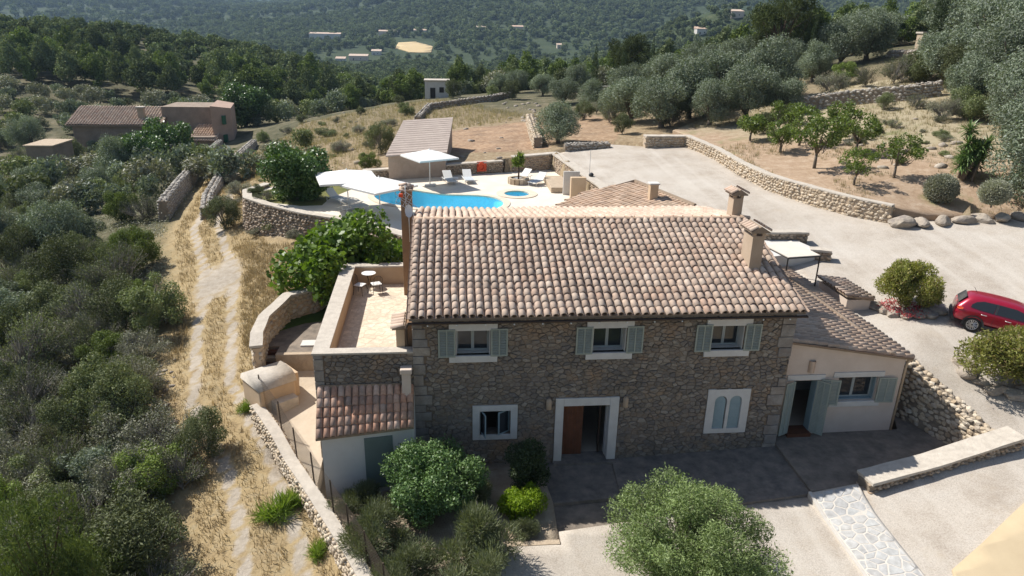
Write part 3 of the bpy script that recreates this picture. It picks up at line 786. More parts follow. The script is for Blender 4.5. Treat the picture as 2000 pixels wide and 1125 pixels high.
def wall_along(name, path, thick, mat, core, label, group=None, size=.26, cap=None, nmax=120, faces=(1,-1), top_stones=True, batter=0.0, capw=.06, capth=.08, cat='wall', rough=1.0, seed=0):
    """stone wall along path points (x, y, z_bottom, z_top): core > stones, optional smooth cap"""
    P = resample(path, .5); n = len(P)
    root = thing(name, (float(P[0][0]), float(P[0][1]), float(P[0][2])), label, cat, group)
    D = []
    for i in range(n):
        d = P[min(i+1, n-1)][:2]-P[max(i-1, 0)][:2]; d = d/max(1e-6, np.linalg.norm(d)); D.append(d)
    mb = MB(); vs = []; h = thick/2-.05
    for i in range(n):
        nx, ny = -D[i][1], D[i][0]
        for sgn, z, w in ((1, P[i][2], h+batter), (1, P[i][3]-.06, h), (-1, P[i][3]-.06, h), (-1, P[i][2], h+batter)):
            vs.append((P[i][0]+nx*sgn*w, P[i][1]+ny*sgn*w, z))
    fs = [(i*4+k, i*4+(k+1) % 4, i*4+4+(k+1) % 4, i*4+4+k) for i in range(n-1) for k in range(4)]
    fs += [(0,1,2,3), (n*4-1, n*4-2, n*4-3, n*4-4)]
    mb.add(vs, fs); body = mb.build('wall_core', core, root)
    r = random.Random(seed+int(abs(path[0][0])*100)); items = []
    for i in range(n-1):
        a, b = P[i], P[i+1]; L = np.linalg.norm(b[:2]-a[:2]); d = D[i]; nrm = np.array([-d[1], d[0]])
        Rz = Matrix(((d[0], nrm[0], 0), (d[1], nrm[1], 0), (0, 0, 1)))
        H = (a[3]-a[2]+b[3]-b[2])/2
        rows = max(1, int(H/(size*.72)))
        for sgn in faces:
            for j in range(rows):
                k = max(1, int(round(L/size)))
                for q in range(k):
                    t = (q+.5+r.uniform(-.3, .3)+(.5 if j % 2 else 0))/k
                    if t > 1: t -= 1
                    zb = a[2]+(b[2]-a[2])*t; zt = a[3]+(b[3]-a[3])*t
                    f = (j+.5+r.uniform(-.2, .2))/rows
                    c = a[:2]+(b[:2]-a[:2])*t+nrm*sgn*(thick/2-.06+batter*(1-f)+r.uniform(-.03, .03)*rough)
                    z = zb+(zt-zb)*f
                    s = (size*r.uniform(.75, 1.35), .2, size*r.uniform(.6, .95))
                    items.append((Vector((c[0], c[1], z)), s, Rz @ Matrix.Rotation(r.gauss(0, .18), 3, 'Y') @ Matrix.Rotation(r.gauss(0, .15), 3, 'Z')))
        if top_stones:
            kk = max(1, int(round(L/size*.95))); kw = max(1, int(round(thick/size*.9)))
            for q in range(kk):
                for w in range(kw):
                    t = (q+.5+r.uniform(-.3, .3))/kk; o = ((w+.5)/kw-.5)*thick*.92+r.uniform(-.04, .04)
                    c = a[:2]+(b[:2]-a[:2])*t+nrm*o
                    z = a[3]+(b[3]-a[3])*t-.03+r.uniform(-.06, .06)*rough
                    s = (size*r.uniform(.8, 1.4), size*r.uniform(.7, 1.2), size*r.uniform(.5, .8))
                    items.append((Vector((c[0], c[1], z)), s, Rz @ Matrix.Rotation(r.uniform(-.5, .5), 3, 'Z') @ Matrix.Rotation(r.gauss(0, .2*rough), 3, 'Y') @ Matrix.Rotation(r.gauss(0, .2*rough), 3, 'X')))
    place_stones(items, mat, body, nmax)
    if cap is not None:
        mb = MB(); vs = []; h = thick/2+capw
        for i in range(n):
            nx, ny = -D[i][1], D[i][0]
            jz = r.uniform(-.012, .012)
            for sgn, z in ((1, P[i][3]-.03), (1, P[i][3]+capth+jz), (-1, P[i][3]+capth+jz), (-1, P[i][3]-.03)):
                vs.append((P[i][0]+nx*sgn*(h+r.uniform(-.015, .015)), P[i][1]+ny*sgn*(h+r.uniform(-.015, .015)), z))
        fs = [(i*4+k, i*4+(k+1) % 4, i*4+4+(k+1) % 4, i*4+4+k) for i in range(n-1) for k in range(4)]
        fs += [(0,1,2,3), (n*4-1, n*4-2, n*4-3, n*4-4)]
        mb.add(vs, fs); mb.build('wall_cap', cap, root)
    return root
def holed_wall(x0, x1, z0, z1, y0, y1, holes):
    xs = sorted({x0, x1, *[h[0] for h in holes], *[h[2] for h in holes]}); zs = sorted({z0, z1, *[h[1] for h in holes], *[h[3] for h in holes]})
    mb = MB()
    for a, b in zip(xs[:-1], xs[1:]):
        run = None
        for c, d in zip(zs[:-1], zs[1:]):
            solid = not any(h[0] <= (a+b)/2 <= h[2] and h[1] <= (c+d)/2 <= h[3] for h in holes)
            if solid: run = (run[0], d) if run else (c, d)
            if (not solid or d == zs[-1]) and run:
                mb.box(a, y0, run[0], b, y1, run[1]); run = None
    return mb

# ------------------------------------------------------------------ the farmhouse
HX = 14.27; HD = 10.6; HT = 5.93
house = thing('farmhouse', (HX/2, HD/2, -.3), 'two storey rubble stone farmhouse with clay tile roof in the middle of the photo', 'house')
UPW = [1.29, 6.32, 10.83]; LW = 1.757
up_open = [(x+.24, 4.46, x+1.50, 5.45) for x in UPW]
holes = list(up_open)+[(5.60, -.30, 7.41, 2.24), (2.42, 1.08, 3.58, 2.10), (11.5, .98, 12.66, 2.6)]
holes = [(h[0], h[1], h[2], h[3]) for h in holes]
fw_ = holed_wall(0, HX, -.7, HT, 0, .5, holes).build('front_wall', M['facade_mortar'], house)
avoid = [(x-.01, 5.44, x+LW+.01, 5.74) for x in UPW]+[(x, 4.19, x+LW, 4.47) for x in UPW]+up_open
avoid += [(5.28, -.7, 7.76, 2.58), (2.13, .85, 3.86, 2.36), (11.21, .80, 12.95, 2.79)]
fq = []
z = -.3; k = 0
while z < HT-.1:                                # dressed corner blocks
    h = random.uniform(.30, .46); h = min(h, HT-z)
    fq.append((0, z, random.uniform(.34,.68), z+h)); z += h; k += 1
z = -.1; k = 0; fr = []
while z < HT-.1:
    h = random.uniform(.34, .52); h = min(h, HT-z)
    if random.random() < .72: fr.append((HX-random.uniform(.30,.64), z, HX, z+h))
    z += h; k += 1
cells = voronoi(HX, HT+.7, .245, .155, 11, .5)
cells = [[(q[0], q[1]-.7) for q in c] for c in cells]
cells = carve(cells, avoid+fq+fr)
def facade_fn(s, t, d): return (s, -d, t)
lay_stones(cells, facade_fn, M['facade_stone'], fw_, 'stone', .01, .065, .010, 300, None, 3, bev=.8)
for (x0, z0, x1, z1) in fq+fr:
    mb = MB(); mb.bbox(x0+.012-(.03 if x0 == 0 else 0), -.045-random.uniform(0,.02), z0+.012, x1-.012+(.03 if x1 == HX else 0), .2, z1-.012, .018)
    mb.build('corner_stone', M['quoin'], fw_)
# other walls
RY, RZ, EY, EZ = 5.74, 7.98, -.37, 6.07        # ridge and front eave of the tile plane
BY, BZ = 10.75, 7.16
def roof_z(y): return EZ+(RZ-EZ)*(y-EY)/(RY-EY) if y < RY else RZ+(BZ-RZ)*(y-RY)/(BY-RY)
for x0, x1, m in ((0, .45, 'plaster_brown'), (HX-.45, HX, 'plaster_cream')):
    mb = MB(); ys = [.5, RY, HD]
    vs = [(x, y, z) for x in (x0, x1) for y, z in ((.502, -.7), (HD, -.7), (HD, roof_z(HD)-.09), (RY, RZ-.09), (.502, roof_z(.5)-.09))]
    mb.add(vs, [(0,1,2,3,4), (9,8,7,6,5)]+[(i, i+5, (i+1) % 5+5, (i+1) % 5) for i in range(5)])
    mb.build('side_wall', M[m], house)
MB().box(.45, HD-.45, -.7, HX-.45, HD-.002, roof_z(HD)-.09).build('back_wall', M['facade_mortar'], house)
MB().box(.45, .5, -.45, HX-.45, HD-.45, -.22).build('ground_floor', M['terr_joint'], house)
MB().box(.45, .5, 2.95, HX-.45, HD-.45, 3.2).build('upper_floor', M['wood_dark'], house)
mb = MB()
for x in (4.6, 9.0): mb.box(x, .5, -.22, x+.15, HD-.46, 5.6)
mb.box(.46, 4.2, -.22, HX-.46, 4.35, 2.94); mb.box(.46, 4.2, 3.21, HX-.46, 4.35, 6.4)
mb.build('inner_wall', M['plaster_white'], house)
# roof
roof = MB()
roof.add([(-.1,EY+.03,EZ-.10),(HX+.15,EY+.03,EZ-.10),(HX+.15,RY,RZ-.10),(-.1,RY,RZ-.10),(-.1,EY+.03,EZ-.004),(HX+.15,EY+.03,EZ-.004),(HX+.15,RY,RZ-.004),(-.1,RY,RZ-.004),
          (-.1,BY,BZ-.10),(HX+.15,BY,BZ-.10),(-.1,BY,BZ-.004),(HX+.15,BY,BZ-.004)],
         [(0,1,5,4),(4,5,6,7),(1,2,6,5),(3,0,4,7),(2,1,0,3),(7,6,11,10),(2,9,11,6),(8,3,7,10),(9,8,10,11),(8,9,2,3)])
roof = roof.build('roof', M['mortar'], house)
upv = Vector((0, RY-EY, RZ-EZ)); SL = upv.length
NC, NR = 49, 16
spx = (HX+.25)/NC; spy = SL/NR
TILE = tile_mesh(mat=M['tile'], r0=spx*.425, r1=spx*.385, L=spy*1.22)
roof_cover(roof, (-.1, EY, EZ), (1,0,0), upv, NC, NR, spx, spy, M['tile'], 300, 21, tile=TILE)
roof_cover(roof, (HX+.15, BY, BZ), (-1,0,0), Vector((0, RY-BY, RZ-BZ)), NC, 13, spx, (Vector((0, RY-BY, RZ-BZ)).length)/13, M['tile'], 0, 22, tile=TILE)
RT_ = tile_mesh(mat=M['tile_old'], L=.46, r0=.125, r1=.10)
for i in range(34):                              # ridge
    t = bpy.data.objects.new('ridge_tile', RT_); COL.objects.link(t); t.parent = roof
    m4 = (Matrix.Rotation(-math.pi/2, 3, 'Z') @ Matrix.Rotation(-.05+random.gauss(0,.01), 3, 'X')).to_4x4(); m4.translation = (-.1+i*.43, RY+random.gauss(0,.008), RZ+.055)
    t.matrix_basis = m4
mb = MB(); mb.add([(-.1,RY-.16,RZ-.02),(HX+.15,RY-.16,RZ-.02),(HX+.15,RY,RZ+.1),(-.1,RY,RZ+.1),(-.1,RY+.16,RZ-.02),(HX+.15,RY+.16,RZ-.02)],[(0,1,2,3),(3,2,5,4),(0,3,4),(1,5,2)])
mb.build('ridge_mortar', M['mortar'], roof)
# eave board, gutter and fairy lights
MB().box(-.08, -.20, HT-.02, HX+.13, .2, HT+.085).build('eave_course', M['facade_mortar'], house)
gp = [(x, EY-.05, EZ-.13+.006*x/HX) for x in (-.14, HX+.2)]
mb = MB(); seg = 8; vs = []; fs = []
for x, y, zz in gp:
    for k in range(seg+1):
        a = math.pi*k/seg; vs.append((x, y-.075*math.cos(a), zz-.075*math.sin(a)))
    for k in range(seg+1):
        a = math.pi*(seg-k)/seg; vs.append((x, y-.066*math.cos(a), zz-.066*math.sin(a)))
n = 2*(seg+1)
fs = [(k, (k+1) % n, n+(k+1) % n, n+k) for k in range(n)]+[tuple(range(seg+1))[::-1], tuple(range(n, n+seg+1))]
mb.add(vs, fs)
for i in range(22):
    x = .3+i*.64; mb.box(x-.012, EY-.06, EZ-.215, x+.012, -.19, EZ-.200)
gut = mb.build('gutter', M['gutter'], house)
MB().tube([(-.14,EY-.05,EZ-.17),(-.2,EY+.1,EZ-.35),(-.22,.1,EZ-.6),(-.22,.12,4.85)], .045, 8).build('downpipe', M['gutter'], house, True)
mb = MB()
for i in range(14):
    x = .55+i*1.02; mb.lathe((x, EY-.05, EZ-.275), [(.0,0),(.028,.012),(.032,.035),(.018,.06)], 8)
mb.build('eave_light_bulbs', M['white_paint'], house, True, kind='stuff')

def shutter_mesh(w, h, mat, th=.04):
    """louvred leaf, local x 0..w, z 0..h, y 0..-th"""
    mb = MB(); s = .055
    mb.box(0,-th,0,s,0,h); mb.box(w-s,-th,0,w,0,h); mb.box(s,-th,0,w-s,0,s); mb.box(s,-th,h-s,w-s,0,h)
    mb.box(w/2-.02,-th,s,w/2+.02,0,h-s)
    k = int((h-2*s)/.062)
    for i in range(k):
        z = s+(h-2*s)*(i+.5)/k
        for a, b in ((s, w/2-.02), (w/2+.02, w-s)):
            mb.add([(a,-th+.004,z-.026),(b,-th+.004,z-.026),(b,-.006,z+.004),(a,-.006,z+.004),(a,-th+.004,z-.016),(b,-th+.004,z-.016),(b,-.006,z+.014),(a,-.006,z+.014)],
                   [(0,1,5,4),(4,5,6,7),(1,2,6,5),(3,0,4,7),(2,1,0,3),(2,3,7,6)])
    return mesh_np('shutter', mb.v, mb.f, mat)
def put(me, name, parent, loc, rz=0.0):
    o = bpy.data.objects.new(name, me); link(o, parent)
    o.matrix_basis = Matrix.Translation(loc) @ Matrix.Rotation(rz, 4, 'Z'); return o
def casement(parent, x0, z0, x1, z1, y, leaves=2, fr=.06):
    """window frame with panes set in an opening; returns the window part"""
    mb = MB(); t = .05
    mb.box(x0,y,z0,x0+fr,y+t,z1); mb.box(x1-fr,y,z0,x1,y+t,z1); mb.box(x0+fr,y,z0,x1-fr,y+t,z0+fr); mb.box(x0+fr,y,z1-fr,x1-fr,y+t,z1)
    xm = (x0+x1)/2
    if leaves == 2: mb.box(xm-.055,y-.004,z0+fr,xm+.055,y+t-.002,z1-fr)
    w = mb.build('window_frame', M['frame'], parent)
    spans = [(x0+fr, xm-.055), (xm+.055, x1-fr)] if leaves == 2 else [(x0+fr, x1-fr)]
    for a, b in spans: MB().box(a-.004, y+.022, z0+fr-.004, b+.004, y+.030, z1-fr+.004).build('pane', M['glass'], w)
    return w
SH = shutter_mesh(.62, 1.10, M['shutter'])
for i, (x, o) in enumerate(zip(UPW, up_open)):
    MB().bbox(x, -.085, 5.45, x+LW, .2, 5.735, .012).build('lintel', M['plaster_white'], house)
    MB().bbox(x, -.10, 4.195, x+LW, .15, 4.46, .012).build('window_sill', M['plaster_white'], house)
    mb = MB()                                      # white reveals
    mb.box(o[0], .001, o[1], o[0]+.035, .49, o[3]); mb.box(o[2]-.035, .001, o[1], o[2], .49, o[3]); mb.box(o[0]+.035, .151, o[1]-.02, o[2]-.035, .49, o[1]+.012); mb.box(o[0]+.035, .201, o[3]-.02, o[2]-.035, .49, o[3]+.01)
    mb.build('window_reveal', M['plaster_white'], house)
    casement(house, o[0]+.035, o[1]+.012, o[2]-.035, o[3]-.02, .40)
    put(SH, 'shutter', house, (o[0]-.63, -.075, 4.42), random.uniform(-.05, .0))
    put(SH, 'shutter', house, (o[2]+.012, -.075, 4.42), random.uniform(0, .05)-.02)
# door
mb = MB(); mb.bbox(5.29,-.075,-.32,5.61,.25,2.57,.012); mb.bbox(7.40,-.075,-.32,7.75,.25,2.57,.012); mb.bbox(5.612,-.075,2.235,7.398,.25,2.57,.012)
mb.build('door_surround', M['plaster_white'], house)
mb = MB(); mb.box(5.612,.252,-.22,5.64,.5,2.235); mb.box(7.37,.252,-.22,7.398,.5,2.235); mb.build('door_reveal', M['plaster_white'], house)
MB().box(5.3,-.3,-.36,7.74,.5,-.19).build('door_sill', M['patio'], house)
mb = MB()
for i in range(7): mb.bbox(5.64+i*.118, .34, -.18, 5.64+i*.118+.114, .40, 2.22, .006)
dl = mb.build('door_leaf', M['wood'], house)
MB().tube([(6.40,.33,1.0),(6.40,.27,1.0),(6.40,.27,1.12),(6.40,.33,1.12)], .012, 6).build('handle', M['iron'], dl)
mb = MB(); mb.obox((7.22,.82,1.02), (.18,.98,0), (-.98,.18,0), (0,0,1), .42, .03, 1.2); mb.build('open_door_leaf', M['wood_dark'], house)
for cx in (5.02, 7.98):
    mb = MB(); mb.lathe((cx, -.13, 2.16), [(.07,0),(.105,.02),(.105,.34),(.085,.42),(.03,.46)], 12); mb.box(cx-.06,-.10,2.24,cx+.06,.02,2.52)
    mb.build('wall_lamp', M['plaster_chim'], house, True)
# small window left of the door
mb = MB(); mb.bbox(2.14,-.06,.86,2.415,.2,2.35,.01); mb.bbox(3.585,-.06,.86,3.85,.2,2.35,.01); mb.bbox(2.417,-.06,2.105,3.583,.2,2.35,.01); mb.bbox(2.417,-.06,.86,3.583,.2,1.075,.01)
mb.build('window_surround', M['plaster_white'], house)
mb = MB(); mb.box(2.418,.202,1.06,2.44,.499,2.12); mb.box(3.56,.202,1.06,3.582,.499,2.12); mb.box(2.441,.202,1.04,3.559,.499,1.078); mb.build('window_reveal', M['plaster_white'], house)
for px, a in ((2.45, 1.25), (3.55, math.pi-.62)):
    mb = MB(); mb.box(0,-.02,0,.05,.02,.98); mb.box(.49,-.02,0,.54,.02,.98); mb.box(.05,-.02,0,.49,.02,.05); mb.box(.05,-.02,.93,.49,.02,.98)
    lf = put(mesh_np('casement_leaf', mb.v, mb.f, M['shutter_blue']), 'casement_leaf', house, (px, .19, 1.09), -a if px < 3 else -a+math.pi*2)
    g = obj('pane', mesh_np('pane', *(lambda q: (q.v, q.f))(MB().box(.045,-.004,.045,.495,.004,.935)), M['glass']), lf)
# twin arched window
XA = 11.23; ZA = .82
def arch_panel():
    """white panel with two arched holes, as quads strips"""
    mb = MB(); x0, x1, z0, z1 = XA, XA+1.70, ZA, ZA+1.95; yf, yb = -.06, .12
    arcs = [(XA+.31, XA+.79), (XA+.91, XA+1.39)]; zb, zs = ZA+.20, ZA+1.42
    xs = [x0, arcs[0][0], arcs[0][1], arcs[1][0], arcs[1][1], x1]
    for a, b in ((xs[0], xs[1]), (xs[2], xs[3]), (xs[4], xs[5])): mb.box(a, yf, z0, b, yb, z1)
    for a, b in arcs:
        mb.box(a, yf, z0, b, yb, zb); r = (b-a)/2; c = (a+b)/2; N = 10
        for k in range(N):
            t0, t1 = math.pi*(1-k/N), math.pi*(1-(k+1)/N)
            p0 = (c+r*math.cos(t0), zs+r*math.sin(t0)); p1 = (c+r*math.cos(t1), zs+r*math.sin(t1))
            mb.add([(p0[0],yf,p0[1]),(p1[0],yf,p1[1]),(p1[0],yf,z1),(p0[0],yf,z1),(p0[0],yb,p0[1]),(p1[0],yb,p1[1])], [(0,1,2,3),(0,4,5,1)])
    return mb, arcs, zb, zs
mb, arcs, zb, zs = arch_panel()
mb.build('arched_window_surround', M['plaster_white'], house)
for i, (a, b) in enumerate(arcs):
    r = (b-a)/2-.01; c = (a+b)/2; N = 12
    prof = [(-r, 0)]+[(r*math.cos(math.pi*(1-k/N)), zs-zb+r*math.sin(math.pi*(1-k/N))) for k in range(N+1)]+[(r, 0)]
    mb = MB(); n = len(prof)
    mb.add([(x, -.02, z) for x, z in prof]+[(x, .02, z) for x, z in prof], [tuple(range(n-1,-1,-1)), tuple(range(n, 2*n))]+[(k, (k+1) % n, n+(k+1) % n, n+k) for k in range(n)])
    for k in range(16): mb.box(-r+.05, -.03, .06+k*.075, r-.05, -.019, .10+k*.075)
    o = put(mesh_np('arched_shutter', mb.v, mb.f, M['shutter_blue']), 'arched_shutter', house, (c+(-.03 if i == 0 else 0), .03, zb), -.22 if i == 0 else 0.0)
# chimneys on the right, with little tiled caps
def chimney(x0, y0, x1, y1, zb, zt, mat):
    ch = MB().bbox(x0, y0, zb, x1, y1, zt, .015).build('chimney', mat, house)
    xc = (x0+x1)/2; yc = (y0+y1)/2
    mb = MB()
    for sx in (x0+.06, x1-.06):
        for sy in (y0+.07, y1-.07): mb.box(sx-.06, sy-.07, zt+.001, sx+.06, sy+.07, zt+.20)
    mb.build('cap_pier', mat, ch)
    hw = (x1-x0)/2+.14; rise = .22
    mb = MB(); ya, yb = y0-.12, y1+.12; za = zt+.19
    mb.add([(xc-hw,ya,za),(xc,ya,za+rise),(xc+hw,ya,za),(xc-hw,yb,za),(xc,yb,za+rise),(xc+hw,yb,za),(xc-hw,ya,za-.05),(xc+hw,ya,za-.05),(xc-hw,yb,za-.05),(xc+hw,yb,za-.05)],
           [(0,1,4,3),(1,2,5,4),(0,6,7,2,1),(3,4,5,9,8),(6,0,3,8),(2,7,9,5),(7,6,8,9)])
    cp = mb.build('chimney_cap', M['mortar'], ch)
    for sg in (-1, 1):
        nr = max(2, int((yb-ya)/.2))
        for k in range(nr):
            t = bpy.data.objects.new('cap_tile', TILE); COL.objects.link(t); t.parent = cp
            d = Vector((-sg*hw, 0, rise)).normalized(); axv = Vector((0, sg*-1.0, 0)); nn = axv.cross(d)
            if nn.z < 0: axv = -axv; nn = axv.cross(d)
            R = Matrix((axv, d, nn)).transposed() @ Matrix.Diagonal((.8, .72, .8))
            m4 = R.to_4x4(); m4.translation = Vector((xc+sg*(hw+.03), ya+(k+.5)*(yb-ya)/nr, za+.0))+nn*.01; t.matrix_basis = m4
    return ch
chimney(13.10, 2.05, 13.58, 2.95, 6.3, 8.28, M['plaster_chim'])
chimney(13.80, 5.95, 14.24, 6.55, 7.4, 8.85, M['plaster_chim'])
# tall brown chimney on the left gable
ch = MB().bbox(-.78, 8.05, 3.2, -.28, 8.6, 8.72, .015).build('chimney', M['plaster_brown'], house)
mb = MB(); mb.box(-.84,7.99,8.72,-.22,8.66,8.80); mb.build('chimney_cap', M['tile_old'], ch)
for k in range(7):
    t = bpy.data.objects.new('cap_tile', TILE); COL.objects.link(t); t.parent = ch
    a = k*.9; m4 = (Matrix.Rotation(a, 3, 'Z') @ Matrix.Rotation(.25, 3, 'X') @ Matrix.Diagonal((.8,.7,.8))).to_4x4(); m4.translation = (-.53-.32*math.sin(-a), 8.33-.32*math.cos(a), 8.80+.03*k/2); t.matrix_basis = m4
mb = MB(); mb.box(-.30,.52,3.6,-.002,10.5,5.5); mb.build('gable_plaster', M['plaster_brown'], house)
# roof terrace on the left
PT = 4.60; FL = 3.72
mb = MB(); mb.box(-3.53, 0.0, -.5, -.001, .34, PT)
fwt = mb.build('terrace_front_wall', M['facade_mortar'], house)
cells = carve([[(q[0]-3.53, q[1]-.5) for q in c] for c in voronoi(3.53, PT+.5, .25, .16, 17, .5)], [(-3.54, -.5, -3.2, PT)])
lay_stones(cells, lambda s, t, d: (s, -d, t), M['facade_stone'], fwt, 'stone', .015, .06, .014, 200, None, 6)
z = .3
while z < PT-.05:
    h = min(random.uniform(.3,.45), PT-z); MB().bbox(-3.56,-.05,z+.01,-3.22,.2,z+h-.01,.015).build('corner_stone', M['quoin'], fwt); z += h
TP = [(-3.53,.001),(-3.08,.341),(-3.20,9.55),(-3.78,10.0)]
mb = MB(); mb.prism([(-3.53,.342),(-3.08,.342),(-3.22,9.60),(-3.78,9.60)], -.5, PT); mb.prism([(-3.78,9.602),(-.79,9.602),(-.79,10.05),(-3.80,10.05)], -.5, PT)
mb.build('terrace_parapet', M['plaster_tan'], house)
mb = MB(); mb.prism([(-3.60,-.07),(.0,-.07),(.0,.38),(-3.03,.38),(-3.18,9.56),(-.79,9.56),(-.79,10.1),(-3.86,10.1)], PT+.001, PT+.07)
mb.build('parapet_cap', M['parapet_top'], house)
fl = MB().prism([(-3.08,.341),(-.302,.341),(-.302,9.60),(-3.21,9.60)], 3.4, FL).build('terrace_floor', M['terr_joint'], house)
cells = [[(q[0]-3.05, q[1]+.36) for q in c] for c in voronoi(2.73, 9.2, .42, .40, 23)]
lay_stones(cells, lambda s, t, d: (s, t, FL+d*.3), M['terr_paving'], fl, 'paving_stone', .012, .022, .010, 300, None, 8, bev=.97)
MB().box(-.62,.36,FL,-.31,1.05,FL+.42).build('white_step_block', M['plaster_white'], house)
mb = MB(); mb.box(-.62,.36,FL+.42,-.31,1.4,5.35); mb.build('corner_pier', M['plaster_tan'], house)
mb = MB(); mb.add([(-.75,.3,5.42),(-.28,.3,5.55),(-.28,1.6,5.55),(-.75,1.6,5.42),(-.75,.3,5.36),(-.28,.3,5.40),(-.28,1.6,5.40),(-.75,1.6,5.36)],[(0,1,2,3),(0,4,5,1),(1,5,6,2),(2,6,7,3),(3,7,4,0),(7,6,5,4)])
pr = mb.build('pier_roof', M['mortar'], house)
for k in range(5):
    t = bpy.data.objects.new('pier_tile', TILE); COL.objects.link(t); t.parent = pr
    m4 = (Matrix.Rotation(-math.pi/2, 3, 'Z') @ Matrix.Rotation(.22, 3, 'X')).to_4x4(); m4.translation = (-.80, .42+k*.26, 5.40); t.matrix_basis = m4
MB().tube([(-.33,6.9,3.75),(-.33,6.9,5.6)], .05, 8).build('wall_pipe', M['zinc'], house, True)

# TV antenna and dish on the tall chimney
an = thing('tv_antenna', (-.5, 7.9, 8.6), 'grid television antenna with orange box strapped to the tall brown chimney', 'antenna')
MB().tube([(-.55,7.93,7.6),(-.55,7.93,9.0)], .022, 6).build('mast', M['zinc'], an, True)
mb = MB(); c0 = Vector((-.62,7.80,8.42)); ua = Vector((.8,-.3,-.45)).normalized(); ub = Vector((.45,.1,.85)).normalized()
for i in range(4):
    mb.tube([c0+ua*(-.28+i*.19)-ub*.3, c0+ua*(-.28+i*.19)+ub*.3], .012, 4)
    mb.tube([c0+ub*(-.3+i*.2)-ua*.28, c0+ub*(-.3+i*.2)+ua*.29], .012, 4)
mb.tube([c0-ua*.5, c0+ua*.7], .016, 5)
mb.build('reflector_grid', M['zinc'], an)
MB().bbox(-.84,7.72,8.50,-.66,7.86,8.66,.02).build('amplifier_box', M['orange'], an)
ds = thing('satellite_dish', (-.42, 7.9, 7.6), 'small pale oval dish on a thin pole below the antenna', 'dish')
mb = MB(); prof = []
nn = Vector((.15,-.9,.35)).normalized(); ta = nn.cross(Vector((0,0,1))).normalized(); tb = nn.cross(ta); cc = Vector((-.42,7.82,7.86)); vs = [cc-nn*.05]; fs = []
for ringi, rr in enumerate((.12,.22)):
    for k in range(18):
        a = 2*math.pi*k/18; vs.append(cc+ta*rr*.8*math.cos(a)+tb*rr*1.35*math.sin(a)-nn*(.05-.05*(rr/.22)**2))
for k in range(18):
    fs.append((0, 1+k, 1+(k+1) % 18)); fs.append((1+k, 19+k, 19+(k+1) % 18, 1+(k+1) % 18))
mb.add(vs, fs); mb.build('reflector', M['white_paint'], ds, True)
MB().tube([(-.42,7.88,6.4),(-.42,7.88,7.8)], .02, 6).build('pole', M['zinc'], ds, True)
lamp = thing('wall_lantern', (-.36,7.95,5.2), 'slim lantern on the brown chimney beside the roof terrace', 'lantern')
mb = MB(); mb.lathe((-.36,7.95,5.2), [(.02,0),(.06,.05),(.06,.42),(.09,.44),(.02,.55)], 8); mb.build('lamp_glass', M['zinc'], lamp, True); MB().box(-.37,7.94,5.74,-.35,8.06,5.78).build('bracket', M['iron'], lamp)
# ------------------------------------------------------------------ side wing on the right
wing = thing('side_wing', (17, 7, .2), 'cream plastered single storey wing with sloping tile roof right of the stone house', 'house')
WX0, WX1, WY0, WY1 = HX+.001, 19.45, .53, 13.4
def wz(x): return 4.50+(3.68-4.50)*(x-14.4)/(19.5-14.4)
wh = [(14.95, .36, 15.93, 2.74), (16.80, 1.78, 18.46, 2.84)]
holed_wall(WX0, WX1, -.4, 3.68, WY0, WY0+.4, wh).build('front_wall', M['plaster_cream'], wing)
mb = MB(); mb.add([(WX0,WY0,3.681),(WX1,WY0,3.681),(WX1,WY0,wz(WX1)-.06),(WX0,WY0,wz(WX0)-.06),(WX0,WY0+.4,3.681),(WX1,WY0+.4,3.681),(WX1,WY0+.4,wz(WX1)-.06),(WX0,WY0+.4,wz(WX0)-.06)],[(0,1,2,3),(5,4,7,6),(3,2,6,7),(0,4,5,1),(1,5,6,2),(4,0,3,7)])
mb.build('gable_wall', M['plaster_cream'], wing)
MB().box(WX1-.4, WY0+.401, -.4, WX1, WY1, 3.62).build('side_wall', M['plaster_cream'], wing)
MB().box(WX0, WY1-.4, -.4, WX1-.401, WY1-.001, 3.6).build('back_wall', M['plaster_cream'], wing)
MB().box(WX0, WY0+.41, .0, WX1-.41, WY1-.41, .34).build('floor', M['terr_joint'], wing)
MB().box(WX0, 4.0, .341, WX1-.41, 4.12, 3.5).build('inner_wall', M['plaster_white'], wing)
MB().box(14.95, .3, .1, 15.93, .95, .42).build('door_step', M['wood'], wing)
def slab(x0, x1, y0, y1, th, off, name, mat, par):
    mb = MB(); mb.add([(x0,y0,wz(x0)+off-th),(x1,y0,wz(x1)+off-th),(x1,y1,wz(x1)+off-th),(x0,y1,wz(x0)+off-th),(x0,y0,wz(x0)+off),(x1,y0,wz(x1)+off),(x1,y1,wz(x1)+off),(x0,y1,wz(x0)+off)],
       [(0,3,2,1),(4,5,6,7),(0,1,5,4),(1,2,6,5),(2,3,7,6),(3,0,4,7)]); return mb.build(name, mat, par)
wr = slab(WX0, 19.62, .34, 13.5, .06, .0, 'roof', M['mortar'], wing)
wup = Vector((14.3-19.66, 0, wz(14.3)-wz(19.66)))
nwc, nwr = 45, 13
wsp = (13.5-.34)/nwc; wspy = wup.length/nwr
WT = tile_mesh(mat=M['tile_old'], r0=wsp*.43, r1=wsp*.39, L=wspy*1.22)
roof_cover(wr, (19.66, .34, wz(19.66)), (0,1,0), wup, nwc, nwr, wsp, wspy, M['tile_old'], 300, 31, tile=WT, order=lambda t: t[0]*1.0+t[1]*.05)
slab(18.62, 18.80, .36, 13.5, .04, .135, 'mortar_row', M['mortar'], wr)
MB().bbox(14.62, WY0-.05, 2.77, 16.20, WY0+.1, 3.0, .01).build('lintel', M['plaster_white'], wing)
MB().bbox(16.55, WY0-.05, 2.85, 18.68, WY0+.1, 3.07, .01).build('lintel', M['plaster_white'], wing)
